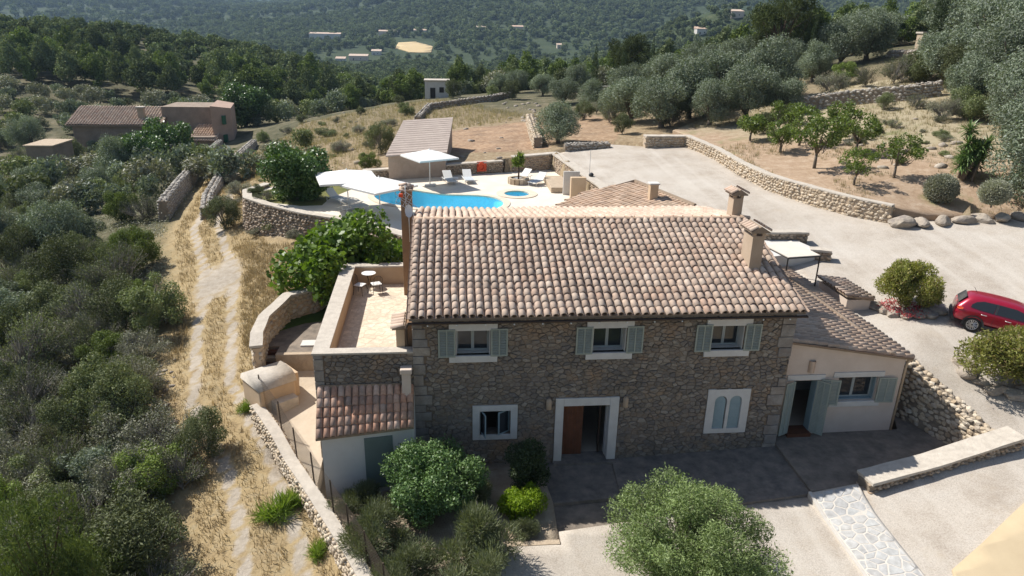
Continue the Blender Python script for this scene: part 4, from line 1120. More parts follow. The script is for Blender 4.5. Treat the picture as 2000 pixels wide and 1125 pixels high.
MB().bbox(16.55, WY0-.08, 1.53, 18.68, WY0+.1, 1.77, .01).build('window_sill', M['plaster_white'], wing)
mb = MB(); mb.box(16.80,WY0+.101,1.78,16.83,WY0+.39,2.84); mb.box(18.43,WY0+.101,1.78,18.46,WY0+.39,2.84); mb.box(16.831,WY0+.101,1.76,18.429,WY0+.39,1.80)
mb.box(14.951,WY0+.001,.42,14.98,WY0+.39,2.74); mb.box(15.90,WY0+.001,.42,15.929,WY0+.39,2.74)
mb.build('opening_reveal', M['shutter_blue'], wing)
casement(wing, 16.83, 1.80, 18.43, 2.83, WY0+.30)
WS = shutter_mesh(.74, 1.12, M['shutter']); WD = shutter_mesh(.52, 2.36, M['shutter'])
put(WS, 'shutter', wing, (16.06, WY0-.06, 1.70), -.22)
put(WS, 'shutter', wing, (18.47, WY0-.06, 1.70), -.06)
put(WD, 'door_shutter', wing, (14.48, WY0-.30, .40), .42)
put(WD, 'door_shutter', wing, (15.94, WY0-.02, .40), -.75)
lp = thing('clay_wall_lamp', (15.55, WY0, 3.1), 'half round clay wall lamp above the wing door', 'lamp')
mb = MB()
for k in range(7):
    a0 = math.pi*k/7; a1 = math.pi*(k+1)/7
    c = [(15.55-.13*math.cos(a), WY0-.01-.13*math.sin(a)) for a in (a0, a1)]; ci = [(15.55-.11*math.cos(a), WY0-.01-.11*math.sin(a)) for a in (a0, a1)]
    mb.add([(c[0][0],c[0][1],3.12),(c[1][0],c[1][1],3.12),(c[1][0],c[1][1],3.62),(c[0][0],c[0][1],3.62),(ci[0][0],ci[0][1],3.12),(ci[1][0],ci[1][1],3.12),(ci[1][0],ci[1][1],3.62),(ci[0][0],ci[0][1],3.62)],[(0,1,2,3),(5,4,7,6),(3,2,6,7),(4,5,1,0)])
mb.build('lamp_shade', M['tile_old'], lp)
MB().tube([(19.56,WY0-.03,3.62),(19.52,WY0-.02,3.3),(19.50,WY0-.02,.35)], .045, 8).build('downpipe', M['plaster_tan'], wing, True)
# low tiled box beside the wing
lb = thing('meter_hut', (21, 7.5, 3.1), 'knee high cream hut with small tile roof beside the wing eave', 'hut')
MB().box(20.35, 6.55, 2.7, 21.55, 9.2, 3.72).build('wall', M['plaster_cream'], lb)
mb = MB(); mb.add([(20.25,6.45,3.95),(21.65,6.45,3.74),(21.65,9.3,3.74),(20.25,9.3,3.95),(20.25,6.45,3.89),(21.65,6.45,3.68),(21.65,9.3,3.68),(20.25,9.3,3.89)],[(0,1,2,3),(0,4,5,1),(1,5,6,2),(2,6,7,3),(3,7,4,0),(7,6,5,4)])
lr = mb.build('roof', M['mortar'], lb)
roof_cover(lr, (21.65,6.45,3.74), (0,1,0), (-1.4,0,.21), 10, 4, .285, .355, M['tile'], 40, 33, tile=TILE)
# pergola and terraces behind the wing
pg = thing('pergola', (19.4, 8.6, 3.6), 'small pergola with white flat canvas on black posts behind the wing roof', 'pergola')
PGZ = 5.45; q = [G(1495,480,PGZ), G(1545,471,PGZ), G(1602,499,PGZ), G(1540,503,PGZ)]
mb = MB(); mb.prism([(p[0], p[1]) for p in q][::-1], PGZ-.02, PGZ+.02); mb.build('canvas', pmat('beige_canvas', (.66,.60,.52), (.60,.54,.46), .85, 2, 30, .1), pg)
mb = MB()
for a, b in zip(q, q[1:]+q[:1]): mb.tube([(a[0],a[1],PGZ-.05), (b[0],b[1],PGZ-.05)], .028, 6)
mb.build('rail', M['iron'], pg)
for p in q[1:3]: MB().tube([(p[0],p[1],3.4), (p[0],p[1],PGZ-.02)], .035, 6).build('post', M['iron'], pg)
mb = MB(); q2 = [G(1480,470,4.45), G(1548,466,4.45), G(1600,489,4.45), G(1480,505,4.45)]; mb.prism([(p[0],p[1]) for p in q2][::-1], 3.2, 4.45)
tag(mb.build('raised_terrace', M['plaster_white']), kind='structure')
a = G(1490,452,4.9); b = G(1576,452,4.9)
wall_along('garden_wall', [(a[0],a[1],3.4,4.85),(b[0],b[1],3.4,4.85)], .5, M['rub_brown'], M['rub_core'], 'short stone wall end with flat cap behind the front right chimney', size=.25, cap=M['parapet_top'], nmax=40, top_stones=False)
a = G(1582,485,4.5); b = G(1624,489,4.5)
wall_along('garden_wall', [(a[0],a[1],3.6,4.45),(b[0],b[1],3.6,4.45)], .5, M['rub_brown'], M['rub_core'], 'short low stone wall just beyond the white pergola canvas', size=.25, cap=M['parapet_top'], nmax=30, top_stones=False)
# ------------------------------------------------------------------ rear wing with hipped roof
rw = thing('rear_wing', (12.5, 18, 3.8), 'rear wing showing only a dark tiled roof behind the house ridge', 'house')
A_ = G(1357,405,6.0); B_ = G(1240,357,6.3); C_ = G(1078,407,5.2); D_ = G(1150,382,5.55)
cx, cy = (C_[0]+5.0, C_[1]-4.5)
mb = MB()
pl = [A_, B_, D_, C_]; low = (10.5, 12.6, 5.3); low2 = (15.2, 13.2, 5.9)
top = [A_, B_, D_, C_, low, low2]
mb.add([Vector(p) for p in top]+[Vector(p)-Vector((0,0,.12)) for p in top], [tuple(range(6)), tuple(range(11,5,-1))]+[(i, i+6, (i+1) % 6+6, (i+1) % 6) for i in range(6)])
rwr = mb.build('roof', M['mortar'], rw)
wp = [(p[0]+(cx-p[0])*.08, p[1]+(cy-p[1])*.08) for p in top]
MB().prism(wp[::-1], 3.0, [p[2]-.13 for p in top][::-1]).build('wall', M['plaster_cream'], rw)
# tiles on the plane through A, B, C
Av, Bv, Cv = Vector(A_), Vector(B_), Vector(C_)
dn = (Cv-Bv).normalized(); nrm = (Bv-Av).cross(Cv-Av).normalized()
if nrm.z < 0: nrm = -nrm
upd = (-dn).normalized(); acr = upd.cross(nrm).normalized()
if acr.cross(upd).dot(nrm) < 0: acr = -acr
poly2 = [(p[0], p[1]) for p in top]
org = Cv-acr*8
def rskip(i, j):
    p = org+acr*((i+.5)*.30)+upd*(j*.42+.2)
    return not bool(inside(poly2, np.array([p.x]), np.array([p.y]))[0])
roof_cover(rwr, org, acr, upd, 54, 22, .30, .42, M['tile_old'], 0, 35, tile=WT, skip=rskip)
mb = MB(); mb.tube([Av+Vector((0,0,.1)), Bv+Vector((0,0,.1)), Vector(D_)+Vector((0,0,.08))], .14, 6); mb.build('hip_tiles', M['mortar'], rwr)
p = G(1277,391,6.0)
ch = MB().bbox(p[0]-.28,p[1]-.05,5.2,p[0]+.22,p[1]+.45,6.95,.015).build('chimney', M['plaster_tan'], rw)
MB().bbox(p[0]-.34,p[1]-.11,6.951,p[0]+.28,p[1]+.51,7.04,.01).build('chimney_cap', M['plaster_white'], ch)
# ------------------------------------------------------------------ lean-to shed in front of the terrace
shd = thing('lean_to_shed', (-1.6, -.8, -.2), 'small white shed with red tile lean-to roof left of the stone facade', 'shed')
sp = [(-3.20,-1.56),(-.002,-1.06),(-.002,-.06),(-3.20,-.06)]
MB().prism(sp, -.6, [2.20,2.22,3.20,3.20]).build('wall', M['shed_wall'], shd)
dd = Vector((3.198,.5,0)).normalized(); dnm = Vector((dd.y,-dd.x,0))
MB().obox(Vector((-1.27,-1.26,.86))+dnm*.01, dd, dnm, (0,0,1), .50, .022, 1.06).build('door', M['door_green'], shd)
mb = MB(); mb.add([(-3.36,-1.74,2.20),(.0,-1.24,2.26),(.0,-.075,3.28),(-3.50,-.075,3.28),(-3.36,-1.74,2.12),(.0,-1.24,2.18),(.0,-.075,3.18),(-3.50,-.075,3.18)],[(0,1,2,3),(0,4,5,1),(1,5,6,2),(2,6,7,3),(3,7,4,0),(7,6,5,4)])
sr = mb.build('roof', M['mortar'], shd)
TILE_R = tile_mesh(mat=M['tile_red'], r0=spx*.425, r1=spx*.385, L=spy*1.22)
r = random.Random(4); NS = 14
for i in range(NS):
    t = (i+.5)/NS; b0 = Vector((-3.36,-1.74,2.20)).lerp(Vector((.0,-1.24,2.26)), t); t0 = Vector((-3.50,-.075,3.28)).lerp(Vector((.0,-.075,3.28)), t)
    d = (t0-b0); L = d.length; d.normalize(); ax_ = Vector((1,.1,0)).normalized(); nn = ax_.cross(d).normalized(); ax_ = d.cross(nn)
    for j in range(5):
        o = bpy.data.objects.new('roof_tile', TILE_R); COL.objects.link(o); o.parent = sr
        R = Matrix((ax_, d, nn)).transposed() @ Matrix.Rotation(-.055, 3, 'X') @ Matrix.Diagonal((r.uniform(.88,.96), L/5/spy*.99, .95))
        m4 = R.to_4x4(); m4.translation = b0+d*(j*L/5-.03)+nn*.03+ax_*r.gauss(0,.008); o.matrix_basis = m4
MB().bbox(-.42,-.42,2.6,-.10,-.12,3.95,.015).build('flue', M['plaster_cream'], shd)
mb = MB(); mb.bbox(-.47,-.47,3.95,-.05,-.07,4.14,.03); mb.build('flue_cap', M['plaster_cream'], shd)
MB().box(-3.4,-.10,3.26,-.5,-.06,3.42).build('flashing', M['mortar'], shd)
# ------------------------------------------------------------------ yard wall, dome hut, steps at the left
yp = [(-4.3,14.6,1.2,3.0),(-5.5,11.0,1.0,3.0),(-6.65,10.1,.7,3.0),(-7.2,7.6,.4,2.9),(-7.15,6.0,.2,2.8),(-6.95,5.0,.1,2.6)]
wall_along('yard_wall', yp, .42, M['rub_cream'], M['plaster_tan'], 'pale smooth topped wall curving round the small yard beside the lane', size=.30, cap=M['parapet_top'], nmax=200, top_stones=False, rough=.4)
mb = MB(); mb.prism([(-6.45,6.15),(-3.55,6.0),(-3.65,9.4),(-4.6,9.9),(-5.8,9.6),(-7.0,8.6),(-7.0,6.9),(-6.45,6.9)], -.3, 1.75)
tag(mb.build('yard_paving', M['patio2']), kind='structure')
mb = MB(); mb.prism([(-7.05,8.4),(-5.8,9.5),(-4.6,9.8),(-3.68,9.3),(-3.8,13.8),(-4.5,14.2),(-6.6,10.2)], 0, 1.79); tag(mb.build('yard_lawn', pmat('lawn', (.07,.12,.02), (.05,.085,.015), .95, 3, 20, .8, .05)), kind='structure')
mb = MB(); mb.prism([(-6.6,5.9),(-3.56,5.9),(-3.56,-1.75),(-5.4,.6),(-6.5,3.4)], -.6, [1.0,.95,-.12,0.0,.4]); 
tag(mb.build('side_court', pmat('side_court_gravel', (.56,.47,.36), (.48,.39,.29), .95, 2, 24, .6, .03)), kind='structure')
stp = thing('yard_steps', (-6.3,4.2,1.0), 'flight of brick edged steps between the yard wall and paving', 'steps')
for k in range(4): MB().bbox(-7.05,5.75+k*.3,.2,-6.46,6.07+k*.3,1.05+k*.18,.01).build('step', M['wood'] if k % 2 else M['plaster_tan'], stp)
MB().bbox(-6.44,5.88,.2,-3.58,6.14,1.80,.03).build('side_wall', M['rub_core_light'], stp)
lid = MB().bbox(-5.5,6.75,1.751,-4.75,7.35,1.83,.01).build('cistern_cover', M['plaster_white']); tag(lid, 'white square cistern lid on the yard paving', 'lid')
hut = thing('well_house', (-5.9,2.9,.2), 'rounded plaster well house with a small brown wooden door by the lane', 'hut')
fx = Vector((.62,-.78,0)).normalized(); fy = Vector((.78,.62,0)).normalized(); c0 = Vector((-6.35,4.3,.05))
mb = MB(); prof = [(-.85,.0),(-.85,1.10),(-.74,1.36),(-.48,1.50),(0,1.54),(.48,1.50),(.74,1.36),(.85,1.10),(.85,0)]; n = len(prof); L0, L1 = -.85, .75
vs = [c0+fx*s+fy*L+Vector((0,0,z+.25)) for L in (L0, L1) for s, z in prof]
mb.add(vs, [tuple(range(n)), tuple(range(2*n-1, n-1, -1))]+[(k+1, k, n+k, n+k+1) for k in range(n-1)])
ob = mb.build('vault', M['plaster_tan'], hut)
bv = ob.modifiers.new('soft', 'BEVEL'); bv.width = .08; bv.segments = 3
mb = MB()
vs = [c0+fx*s*1.04+fy*L+Vector((0,0,z+.30)) for L in (L0-.04, L1+.05) for s, z in prof[1:-1]]; n2 = n-2
mb.add(vs, [(k+1, k, n2+k, n2+k+1) for k in range(n2-1)]+[tuple(range(n2)), tuple(range(2*n2-1, n2-1, -1))]); mb.build('vault_skin', M['parapet_top'], hut, True)
MB().obox(c0+fy*(L1+.02)+fx*.1+Vector((0,0,.88)), fx, fy, (0,0,1), .36, .03, .55).build('door', M['wood'], hut)
mb = MB(); c1 = c0+fy*(L1+.10)+fx*.1
for sg in (-1, 1): mb.obox(c1+fx*sg*.47+Vector((0,0,.85)), fx, fy, (0,0,1), .10, .14, .66)
mb.obox(c1+Vector((0,0,1.57)), fx, fy, (0,0,1), .57, .14, .06); mb.build('door_surround', M['plaster_tan'], hut)
MB().obox(c0+fx*1.02+fy*.1+Vector((0,0,.5)), fx, fy, (0,0,1), .28, .5, .35).build('bench_block', M['parapet_top'], hut)
# ------------------------------------------------------------------ wire fence and wall along the lane
FWALL = [(-6.75,3.4,-.1,.75),(-5.6,1.6,-.35,.5),(-4.75,.1,-.6,.2),(-2.95,-2.95,-.95,.0),(-1.55,-5.5,-1.1,-.08),(-.2,-8.2,-1.3,-.2),(1.2,-11.5,-1.4,-.3)]
wall_along('lane_wall', FWALL, .55, M['rub_cream'], M['rub_core_light'], 'low rough stone wall under the wire fence along the lane', size=.17, cap=M['parapet_top'], nmax=300, faces=(1,-1), top_stones=False, capw=-.06, capth=.03)
fn = thing('wire_fence', (-5,.3,.3), 'dark wire mesh fence on posts leaning along the lane wall', 'fence')
fpts = resample([(p[0]+.22,p[1]+.12,p[3],0) for p in FWALL], 1.55); tops = []
for p in fpts:
    tp = Vector((p[0]-.04,p[1],p[2]+1.30)); MB().tube([(p[0],p[1],p[2]-.1), tp], .026, 6).build('post', M['iron_rust'], fn); tops.append((Vector((p[0],p[1],p[2]+.05)), tp))
mb = MB()
for (a0, a1), (b0, b1) in zip(tops[:-1], tops[1:]):
    for k in range(13): mb.tube([a0.lerp(a1, k/12.5), b0.lerp(b1, k/12.5)], .0045, 3, False)
    for k in range(16):
        t = k/16; mb.tube([a0.lerp(b0, t), a1.lerp(b1, t)], .0045, 3, False)
mb.build('wire_mesh', M['iron_rust'], fn, kind='stuff')
# ------------------------------------------------------------------ patio, path and bench on the right
def slab_(name, poly, z0, z1, mat, b=None): return tag(MB().prism(poly, z0, z1).build(name, mat), kind='structure')
slab_('door_terrace', [(4.95,-2.55),(7.45,-2.35),(7.6,-.03),(4.7,-.03)], -.8, -.28, M['patio'])
slab_('door_terrace_step', [(4.9,-4.1),(8.7,-3.5),(7.6,-2.36),(4.94,-2.56)], -.9, -.42, M['patio2'])
slab_('patio', [(7.45,-2.349),(7.62,-.03),(14.3,-.03),(14.33,-2.98),(8.72,-3.49)], -.9, [-.24,-.22,.12,.02,-.18], M['patio'])
slab_('wing_patio', [(14.33,-2.96),(14.3,-.03),(14.3,.52),(19.8,.52),(20.6,2.2),(22.1,-1.6),(16.1,-2.9)], -.6, [.12,.22,.26,.34,.40,.42,.16], M['patio2'])
def path_h(x, y): return DRV(np.asarray(x, float), np.asarray(y, float))+.035+.16*np.clip((np.asarray(y, float)+4.2)/1.2, 0, 1)
pj = sheet('path', [(14.33,-12),(15.98,-12),(16.02,-3.02),(14.33,-3.0)], path_h, .4, M['path_joint'], .5)
def path_fn(s, t, d):
    x, y = 14.36+s, -3.05-t
    return (x, y, float(path_h(x, y))+d*.35+.004)
lay_stones(voronoi(1.58, 8.6, .36, .34, 41, .48), path_fn, M['path_stone'], pj, 'paving_stone', .012, .03, .024, 120, None, 9, bev=.95)
mb = MB(); ks = np.linspace(-12, -3.0, 24); kz = path_h(np.full(24, 14.3), ks)
for a, b, za, zb in zip(ks[:-1], ks[1:], kz[:-1], kz[1:]): mb.add([(14.2,a,za-.5),(14.325,a,za-.5),(14.325,b,zb-.5),(14.2,b,zb-.5),(14.2,a,za+.03),(14.325,a,za+.03),(14.325,b,zb+.03),(14.2,b,zb+.03)],[(4,5,6,7),(1,2,6,5),(3,0,4,7)])
mb.build('kerb', M['path_joint'], pj)
wall_along('bench_wall', [(16.25,-3.02,-.2,.60),(18.9,-2.68,.1,1.0),(22.5,-2.2,.6,1.74)], .74, M['rub_brown'], M['rub_core'], 'long low flat topped stone bench wall along the right patio edge', size=.2, cap=M['parapet_top'], nmax=150, top_stones=False)
wall_along('patio_retaining_wall', [(20.45,2.9,.2,3.02),(20.75,1.6,.2,2.75),(21.3,.1,.2,2.2),(22.0,-1.75,.3,1.5)], .62, M['rub_cream'], M['rub_core'], 'rough dry stone retaining wall between the patio and the upper drive', size=.26, nmax=200, batter=.15)
sheet('concrete_road', [(16.2,-8.4),(16.9,-7.0),(18.4,-6.25),(21.2,-4.75),(26,-2.6),(34,-.5),(44.5,1),(44.5,-17.5),(16,-17.5)], DRV, .8, M['road_tan'], .5, .06)
# garden bed
bed = [(-3.2,-1.9),(-.1,-1.3),(0,-.06),(4.68,-.06),(4.93,-2.5),(4.86,-4.62),(1.85,-4.76),(1.35,-14),(1.2,-13),(-2.4,-3.5)]
def bedh(x, y): return np.interp(y, [-14, -6, -2, 0], [-.75, -.4, -.22, -.2])+0*x
sheet('garden_bed', bed, bedh, .7, pmat('mulch_gravel', (.46,.38,.28), (.27,.20,.14), .95, 1.3, 20, .7, .05), .8)
MB().box(4.75,-4.3,-.6,4.93,-2.6,-.25)
tag(MB().box(1.9,-4.66,-.9,4.86,-4.44,-.26).build('bed_edging', M['rub_core_light']), 'low stone edging along the front of the planted bed', 'edging')
# ------------------------------------------------------------------ pool terrace
PW = [(-4.11,27.61),(-3.6,28.65),(-2.8,29.2),(-1.88,29.4),(-.9,29.0),(-.13,28.4),(1.19,27.65),(2.69,27.56),(4.18,27.22),(5.06,26.41),(5.38,25.32),(5.15,24.0),(4.3,22.9),(2.8,22.4),(1.2,22.6),(-.3,23.4),(-1.6,24.1),(-2.88,24.97),(-3.67,26.03)]
def smooth(poly, it=2):
    for _ in range(it):
        q = []
        for i in range(len(poly)):
            a = poly[i]; b = poly[(i+1) % len(poly)]
            q += [(a[0]*.75+b[0]*.25, a[1]*.75+b[1]*.25), (a[0]*.25+b[0]*.75, a[1]*.25+b[1]*.75)]
        poly = q
    return poly
def offset(poly, d):
    n = len(poly); out = []
    cx = sum(p[0] for p in poly)/n; cy = sum(p[1] for p in poly)/n
    ar = sum(poly[i][0]*poly[(i+1) % n][1]-poly[(i+1) % n][0]*poly[i][1] for i in range(n)); sg = 1 if ar > 0 else -1
    for i in range(n):
        a = poly[i-1]; b = poly[(i+1) % n]; dx, dy = b[0]-a[0], b[1]-a[1]; L = math.hypot(dx, dy) or 1
        out.append((poly[i][0]+sg*dy/L*d, poly[i][1]-sg*dx/L*d))
    return out
pw = smooth(PW); JC = (6.48, 27.9); jw = [(JC[0]+.98*math.cos(2*math.pi*k/36), JC[1]+.98*math.sin(2*math.pi*k/36)) for k in range(36)]
def cdt_fill(outer, holes_):
    pts = []; edges = []
    for ring in [outer]+holes_:
        b = len(pts); pts += [Vector(p) for p in ring]; edges += [(b+i, b+(i+1) % len(ring)) for i in range(len(ring))]
    vs, es, fs, *_ = mgeo.delaunay_2d_cdt(pts, edges, [], 0, 1e-6)
    V = [(v.x, v.y) for v in vs]; out = []
    for f in fs:
        c = (sum(V[i][0] for i in f)/len(f), sum(V[i][1] for i in f)/len(f))
        X = np.array([c[0]]); Y = np.array([c[1]])
        if inside(outer, X, Y)[0] and not any(inside(h, X, Y)[0] for h in holes_): out.append(list(f))
    return V, out
V, F = cdt_fill(POOL_POLY, [pw, jw])
vs = [(x, y, POOL_Z) for x, y in V]; fs = [f for f in F]
b = len(vs); vs += [(x, y, 1.0) for x, y in POOL_POLY]; n = len(POOL_POLY); b2 = len(vs); vs += [(x, y, POOL_Z) for x, y in POOL_POLY]
fs += [(b+i, b+(i+1) % n, b2+(i+1) % n, b2+i) for i in range(n)]
tag(obj('pool_terrace', mesh_np('pool_terrace', vs, fs, M['pool_paving'])), kind='structure')
def basin(ring, depth, name, label, coping_w, gap=None):
    root = thing(name, (ring[0][0], ring[0][1], POOL_Z), label, 'pool')
    if sum(ring[i][0]*ring[(i+1) % len(ring)][1]-ring[(i+1) % len(ring)][0]*ring[i][1] for i in range(len(ring))) < 0: ring = ring[::-1]
    n = len(ring); fl = offset(ring, -.02)
    vs = [(x, y, POOL_Z) for x, y in ring]+[(x, y, POOL_Z-depth) for x, y in fl]
    fs = [(i, (i+1) % n, n+(i+1) % n, n+i) for i in range(n)]+[tuple(range(2*n-1, n-1, -1))]
    obj('basin', mesh_np('basin', vs, fs, M['pool_tile']), root)
    out = offset(ring, coping_w); inn = offset(ring, -.05); vs = []; z0, z1 = POOL_Z+.004, POOL_Z+.05
    for ringq, z in ((inn, POOL_Z-.06), (inn, z1), (out, z1), (out, z0)): vs += [(x, y, z) for x, y in ringq]
    fs = [(k*n+i, k*n+(i+1) % n, (k+1)*n+(i+1) % n, (k+1)*n+i) for k in range(3) for i in range(n)]
    obj('coping', mesh_np('coping', vs, fs, M['coping']), root)
    obj('water', mesh_np('water', [(x, y, POOL_Z-.08) for x, y in ring], [tuple(range(n))], M['water']), root)
    return root
pool = basin(pw, 1.5, 'swimming_pool', 'blue kidney shaped swimming pool on the pale terrace behind the house', .42)
basin(jw, .7, 'whirlpool', 'small round blue plunge pool to the right of the swimming pool', .55)
mb = MB()
for dx in (0, .5): mb.tube([(-2.6+dx*.6,29.25-dx*.3,4.0),(-2.6+dx*.6,29.2-dx*.3,4.6),(-2.55+dx*.6,28.95-dx*.3,4.75),(-2.5+dx*.6,28.6-dx*.3,4.55),(-2.48+dx*.6,28.5-dx*.3,3.6)], .03, 6)
mb.build('pool_ladder', M['zinc'], pool, True)
# walls round the pool
V, F = cdt_fill([(-12.2,26.6),(-10.6,25.3),(-8.6,24.4),(-7.2,24.6),(-7.0,26.5),(-6.2,28.6),(-5.4,30.4),(-5.6,32.3),(-8.5,31.8),(-11.2,30.6),(-12.4,28.4)], [])
tag(obj('terrace_lawn', mesh_np('terrace_lawn', [(x, y, POOL_Z+.006) for x, y in V], F, pmat('dry_lawn', (.19,.17,.05), (.10,.12,.035), .95, 1.2, 14, .8, .05))), kind='structure')
wall_along('pool_retaining_wall', [(-1.0,16.6,2.2,4.12),(-4.6,20.2,1.5,4.12),(-7.8,22.0,1.1,4.12),(-10.9,24.5,.9,4.15),(-12.5,26.1,.9,4.2),(-13.1,28.3,.9,4.2),(-12.2,30.6,1.4,4.2)], .5, M['rub_brown'], M['rub_core'], 'tall curved brown stone retaining wall below the pool terrace', size=.24, cap=M['parapet_top'], nmax=300, faces=(1,-1), top_stones=False, batter=.3, capth=.06, rough=2.2)
wall_along('pool_back_wall', [(-5.3,33.0,3.6,4.72),(-3.3,33.5,3.6,4.75),(6.0,36.2,3.6,4.95)], .55, M['rub_brown'], M['rub_core'], 'low stone wall with pale cap behind the pool loungers', size=.22, cap=M['parapet_top'], nmax=80, top_stones=False)
wall_along('pool_corner_wall', [(6.9,36.6,3.6,5.2),(10.75,37.7,3.6,5.35),(12.4,25.2,3.6,5.1),(12.5,23.0,3.6,5.0)], .6, M['rub_brown'], M['rub_core_light'], 'corner stone wall with broad cream cap right of the pool', size=.22, cap=M['parapet_top'], nmax=120, top_stones=False, capw=.1)
mb = MB(); mb.box(9.9,27.6,4.001,11.1,27.75,5.75)
tag(mb.build('shower_screen', M['plaster_white']), 'pale grey upright shower screen wall beside the pool', 'screen')
mb = MB(); mb.bbox(10.25,26.3,4.001,11.35,26.75,5.55,.02); tag(mb.build('shower_block', M['plaster_tan']), 'tan plaster block in front of the pale shower screen', 'block')
tag(MB().bbox(9.1,28.2,4.001,10.6,32.6,4.42,.03).build('wall_bench', M['rub_core_light']), 'long low cream bench along the right pool wall', 'bench')
lp2 = thing('pool_lamp', (12.0,28.5,5.1), 'thin pole lamp with dark globe on the pool corner wall', 'lamp')
MB().tube([(12.0,28.5,5.1),(12.0,28.5,7.2)], .02, 6).build('pole', M['zinc'], lp2); MB().lathe((12.1,28.3,5.2), [(.02,0),(.16,.05),(.2,.18),(.12,.3),(.02,.34)], 10).build('globe', M['clad'], lp2, True)
ring = thing('life_ring', (4.15,35.5,4.3), 'orange lifebuoy in a square frame on the pool back wall', 'lifebuoy')
mb = MB(); c = Vector((4.2,35.28,4.62)); dx = Vector((.96,.28,0)); pts = [c+dx*.30*math.cos(a)+Vector((0,0,.30*math.sin(a))) for a in np.linspace(0, 2*math.pi, 21)]
mb.tube(pts, .085, 8); mb.build('ring', M['orange'], ring, True)
mb = MB(); mb.obox(c+Vector((.03,.1,0)), dx, (-.28,.96,0), (0,0,1), .42, .03, .42); mb.build('back_board', M['orange'], ring)
# parasols
def parasol(loc, rz, label, h=2.78, half=1.5, tilt=0.0):
    root = thing('parasol', loc, label, 'parasol', 'white parasols by the pool')
    x, y, z = loc; R = Matrix.Rotation(rz, 3, 'Z') @ Matrix.Rotation(tilt, 3, 'X'); top = Vector((x, y, z+h))
    c = [top+R@Vector((sx*half, sy*half, -.52)) for sx, sy in ((-1,-1),(1,-1),(1,1),(-1,1))]
    e = [p+Vector((0,0,-.12)) for p in c]; k = top+Vector((0,0,-.03))
    vs = [top]+c+e; mid = []
    fs = [(0,1,2),(0,2,3),(0,3,4),(0,4,1)]+[(1+i, 5+i, 5+(i+1) % 4, 1+(i+1) % 4) for i in range(4)]
    obj('canopy', mesh_np('canopy', vs, fs, M['canvas']), root)
    MB().tube([(x,y,z), (x,y,z+h+.08)], .035, 8).build('pole', M['white_paint'], root, True)
    for p in c: MB().tube([Vector((x,y,z+h-.09)), p+Vector((0,0,-.05))], .012, 4).build('rib', M['white_paint'], root)
    MB().bbox(x-.42,y-.42,z+.002,x+.42,y+.42,z+.10,.02).build('base', M['plaster_white'], root)
parasol((.01,30.9,POOL_Z), .5, 'white square parasol standing beyond the pool near two loungers', 2.78, 1.65)
parasol((-5.28,23.6,POOL_Z), .25, 'white square parasol nearest the big round tree left of the pool', 2.65, 1.9)
parasol((-3.02,21.7,POOL_Z), .785, 'white square parasol at the near left end of the pool', 2.55, 1.75)
# loungers
def lounger(loc, rz, label, cushion=None):
    root = thing('sun_lounger', loc, label, 'sun lounger', 'sun loungers round the pool')
    Mx = Matrix.Translation(loc) @ Matrix.Rotation(rz, 4, 'Z')
    def P(l): return [Mx@Vector(p) for p in l]
    mb = MB(); mb.add(P([(-.34,0,.30),(.34,0,.30),(.34,1.25,.32),(-.34,1.25,.32),(-.34,0,.34),(.34,0,.34),(.34,1.25,.36),(-.34,1.25,.36)]),[(0,3,2,1),(4,5,6,7),(0,1,5,4),(1,2,6,5),(2,3,7,6),(3,0,4,7)])
    mb.build('seat', M['canvas_grey'] if cushion is None else cushion, root)
    mb = MB(); mb.add(P([(-.34,1.25,.32),(.34,1.25,.32),(.34,1.88,.80),(-.34,1.88,.80),(-.34,1.22,.355),(.34,1.22,.355),(.34,1.85,.84),(-.34,1.85,.84)]),[(0,3,2,1),(4,5,6,7),(0,1,5,4),(1,2,6,5),(2,3,7,6),(3,0,4,7)])
    mb.build('backrest', M['canvas'], root)
    mb = MB()
    for s in (-1, 1): mb.tube(P([(s*.36,-.03,.30),(s*.36,1.9,.30)]), .022, 6)
    mb.tube(P([(-.36,0,.30),(.36,0,.30)]), .022, 6); mb.build('frame', M['white_paint'], root)
    for s in (-1, 1):
        for yy in (.15, 1.6): MB().tube(P([(s*.36,yy,0),(s*.36,yy,.30)]), .022, 6).build('leg', M['white_paint'], root)
def facing(head, foot): return math.atan2(head[1]-foot[1], head[0]-foot[0])-math.pi/2
def put_lounger(hu, hv, fu, fv, label):
    h = G(hu, hv, POOL_Z); f = G(fu, fv, POOL_Z); lounger((f[0], f[1], POOL_Z), facing(h, f), label)
put_lounger(862,345,884,362,'grey sun lounger beside the parasol pole on the left of the pair')
put_lounger(905,343,918,360,'grey sun lounger left of the orange lifebuoy')
put_lounger(1058,342,1006,356,'grey sun lounger behind the stone planter with the small palm')
put_lounger(1078,350,1038,364,'grey sun lounger nearest the tan shower block')
put_lounger(636,388,676,398,'shaded sun lounger under the leftmost parasol by the big round tree')
put_lounger(690,412,716,408,'sun lounger beside the near left pool edge between two parasol poles')
tb = thing('side_table', (2.0,32.2,4), 'tiny white side table between two pool loungers', 'table')
MB().bbox(1.8,31.5,4.40,2.2,31.9,4.44,.01).build('table_top', M['canvas'], tb)
for sx in (1.84, 2.16):
    for sy in (31.54, 31.86): MB().tube([(sx,sy,4.0),(sx,sy,4.4)], .018, 6).build('leg', M['zinc'], tb)
pl = thing('stone_planter', (6.97,31.7,4.0), 'round stone planter with a small palm beside the pool', 'planter')
for k in range(14):
    a = 2*math.pi*k/14; R = Matrix.Rotation(a, 3, 'Z'); mb = MB(); c = Vector((6.97,31.7,4.0))+R@Vector((.72,0,.22)); mb.obox(c, R@Vector((1,0,0)), R@Vector((0,1,0)), (0,0,1), .12, .155, .22); mb.build('stone', M['rub_cream'], pl)
MB().lathe((6.97,31.7,4.0), [(.62,0),(.62,.34)], 16).build('soil', M['rub_core'], pl)
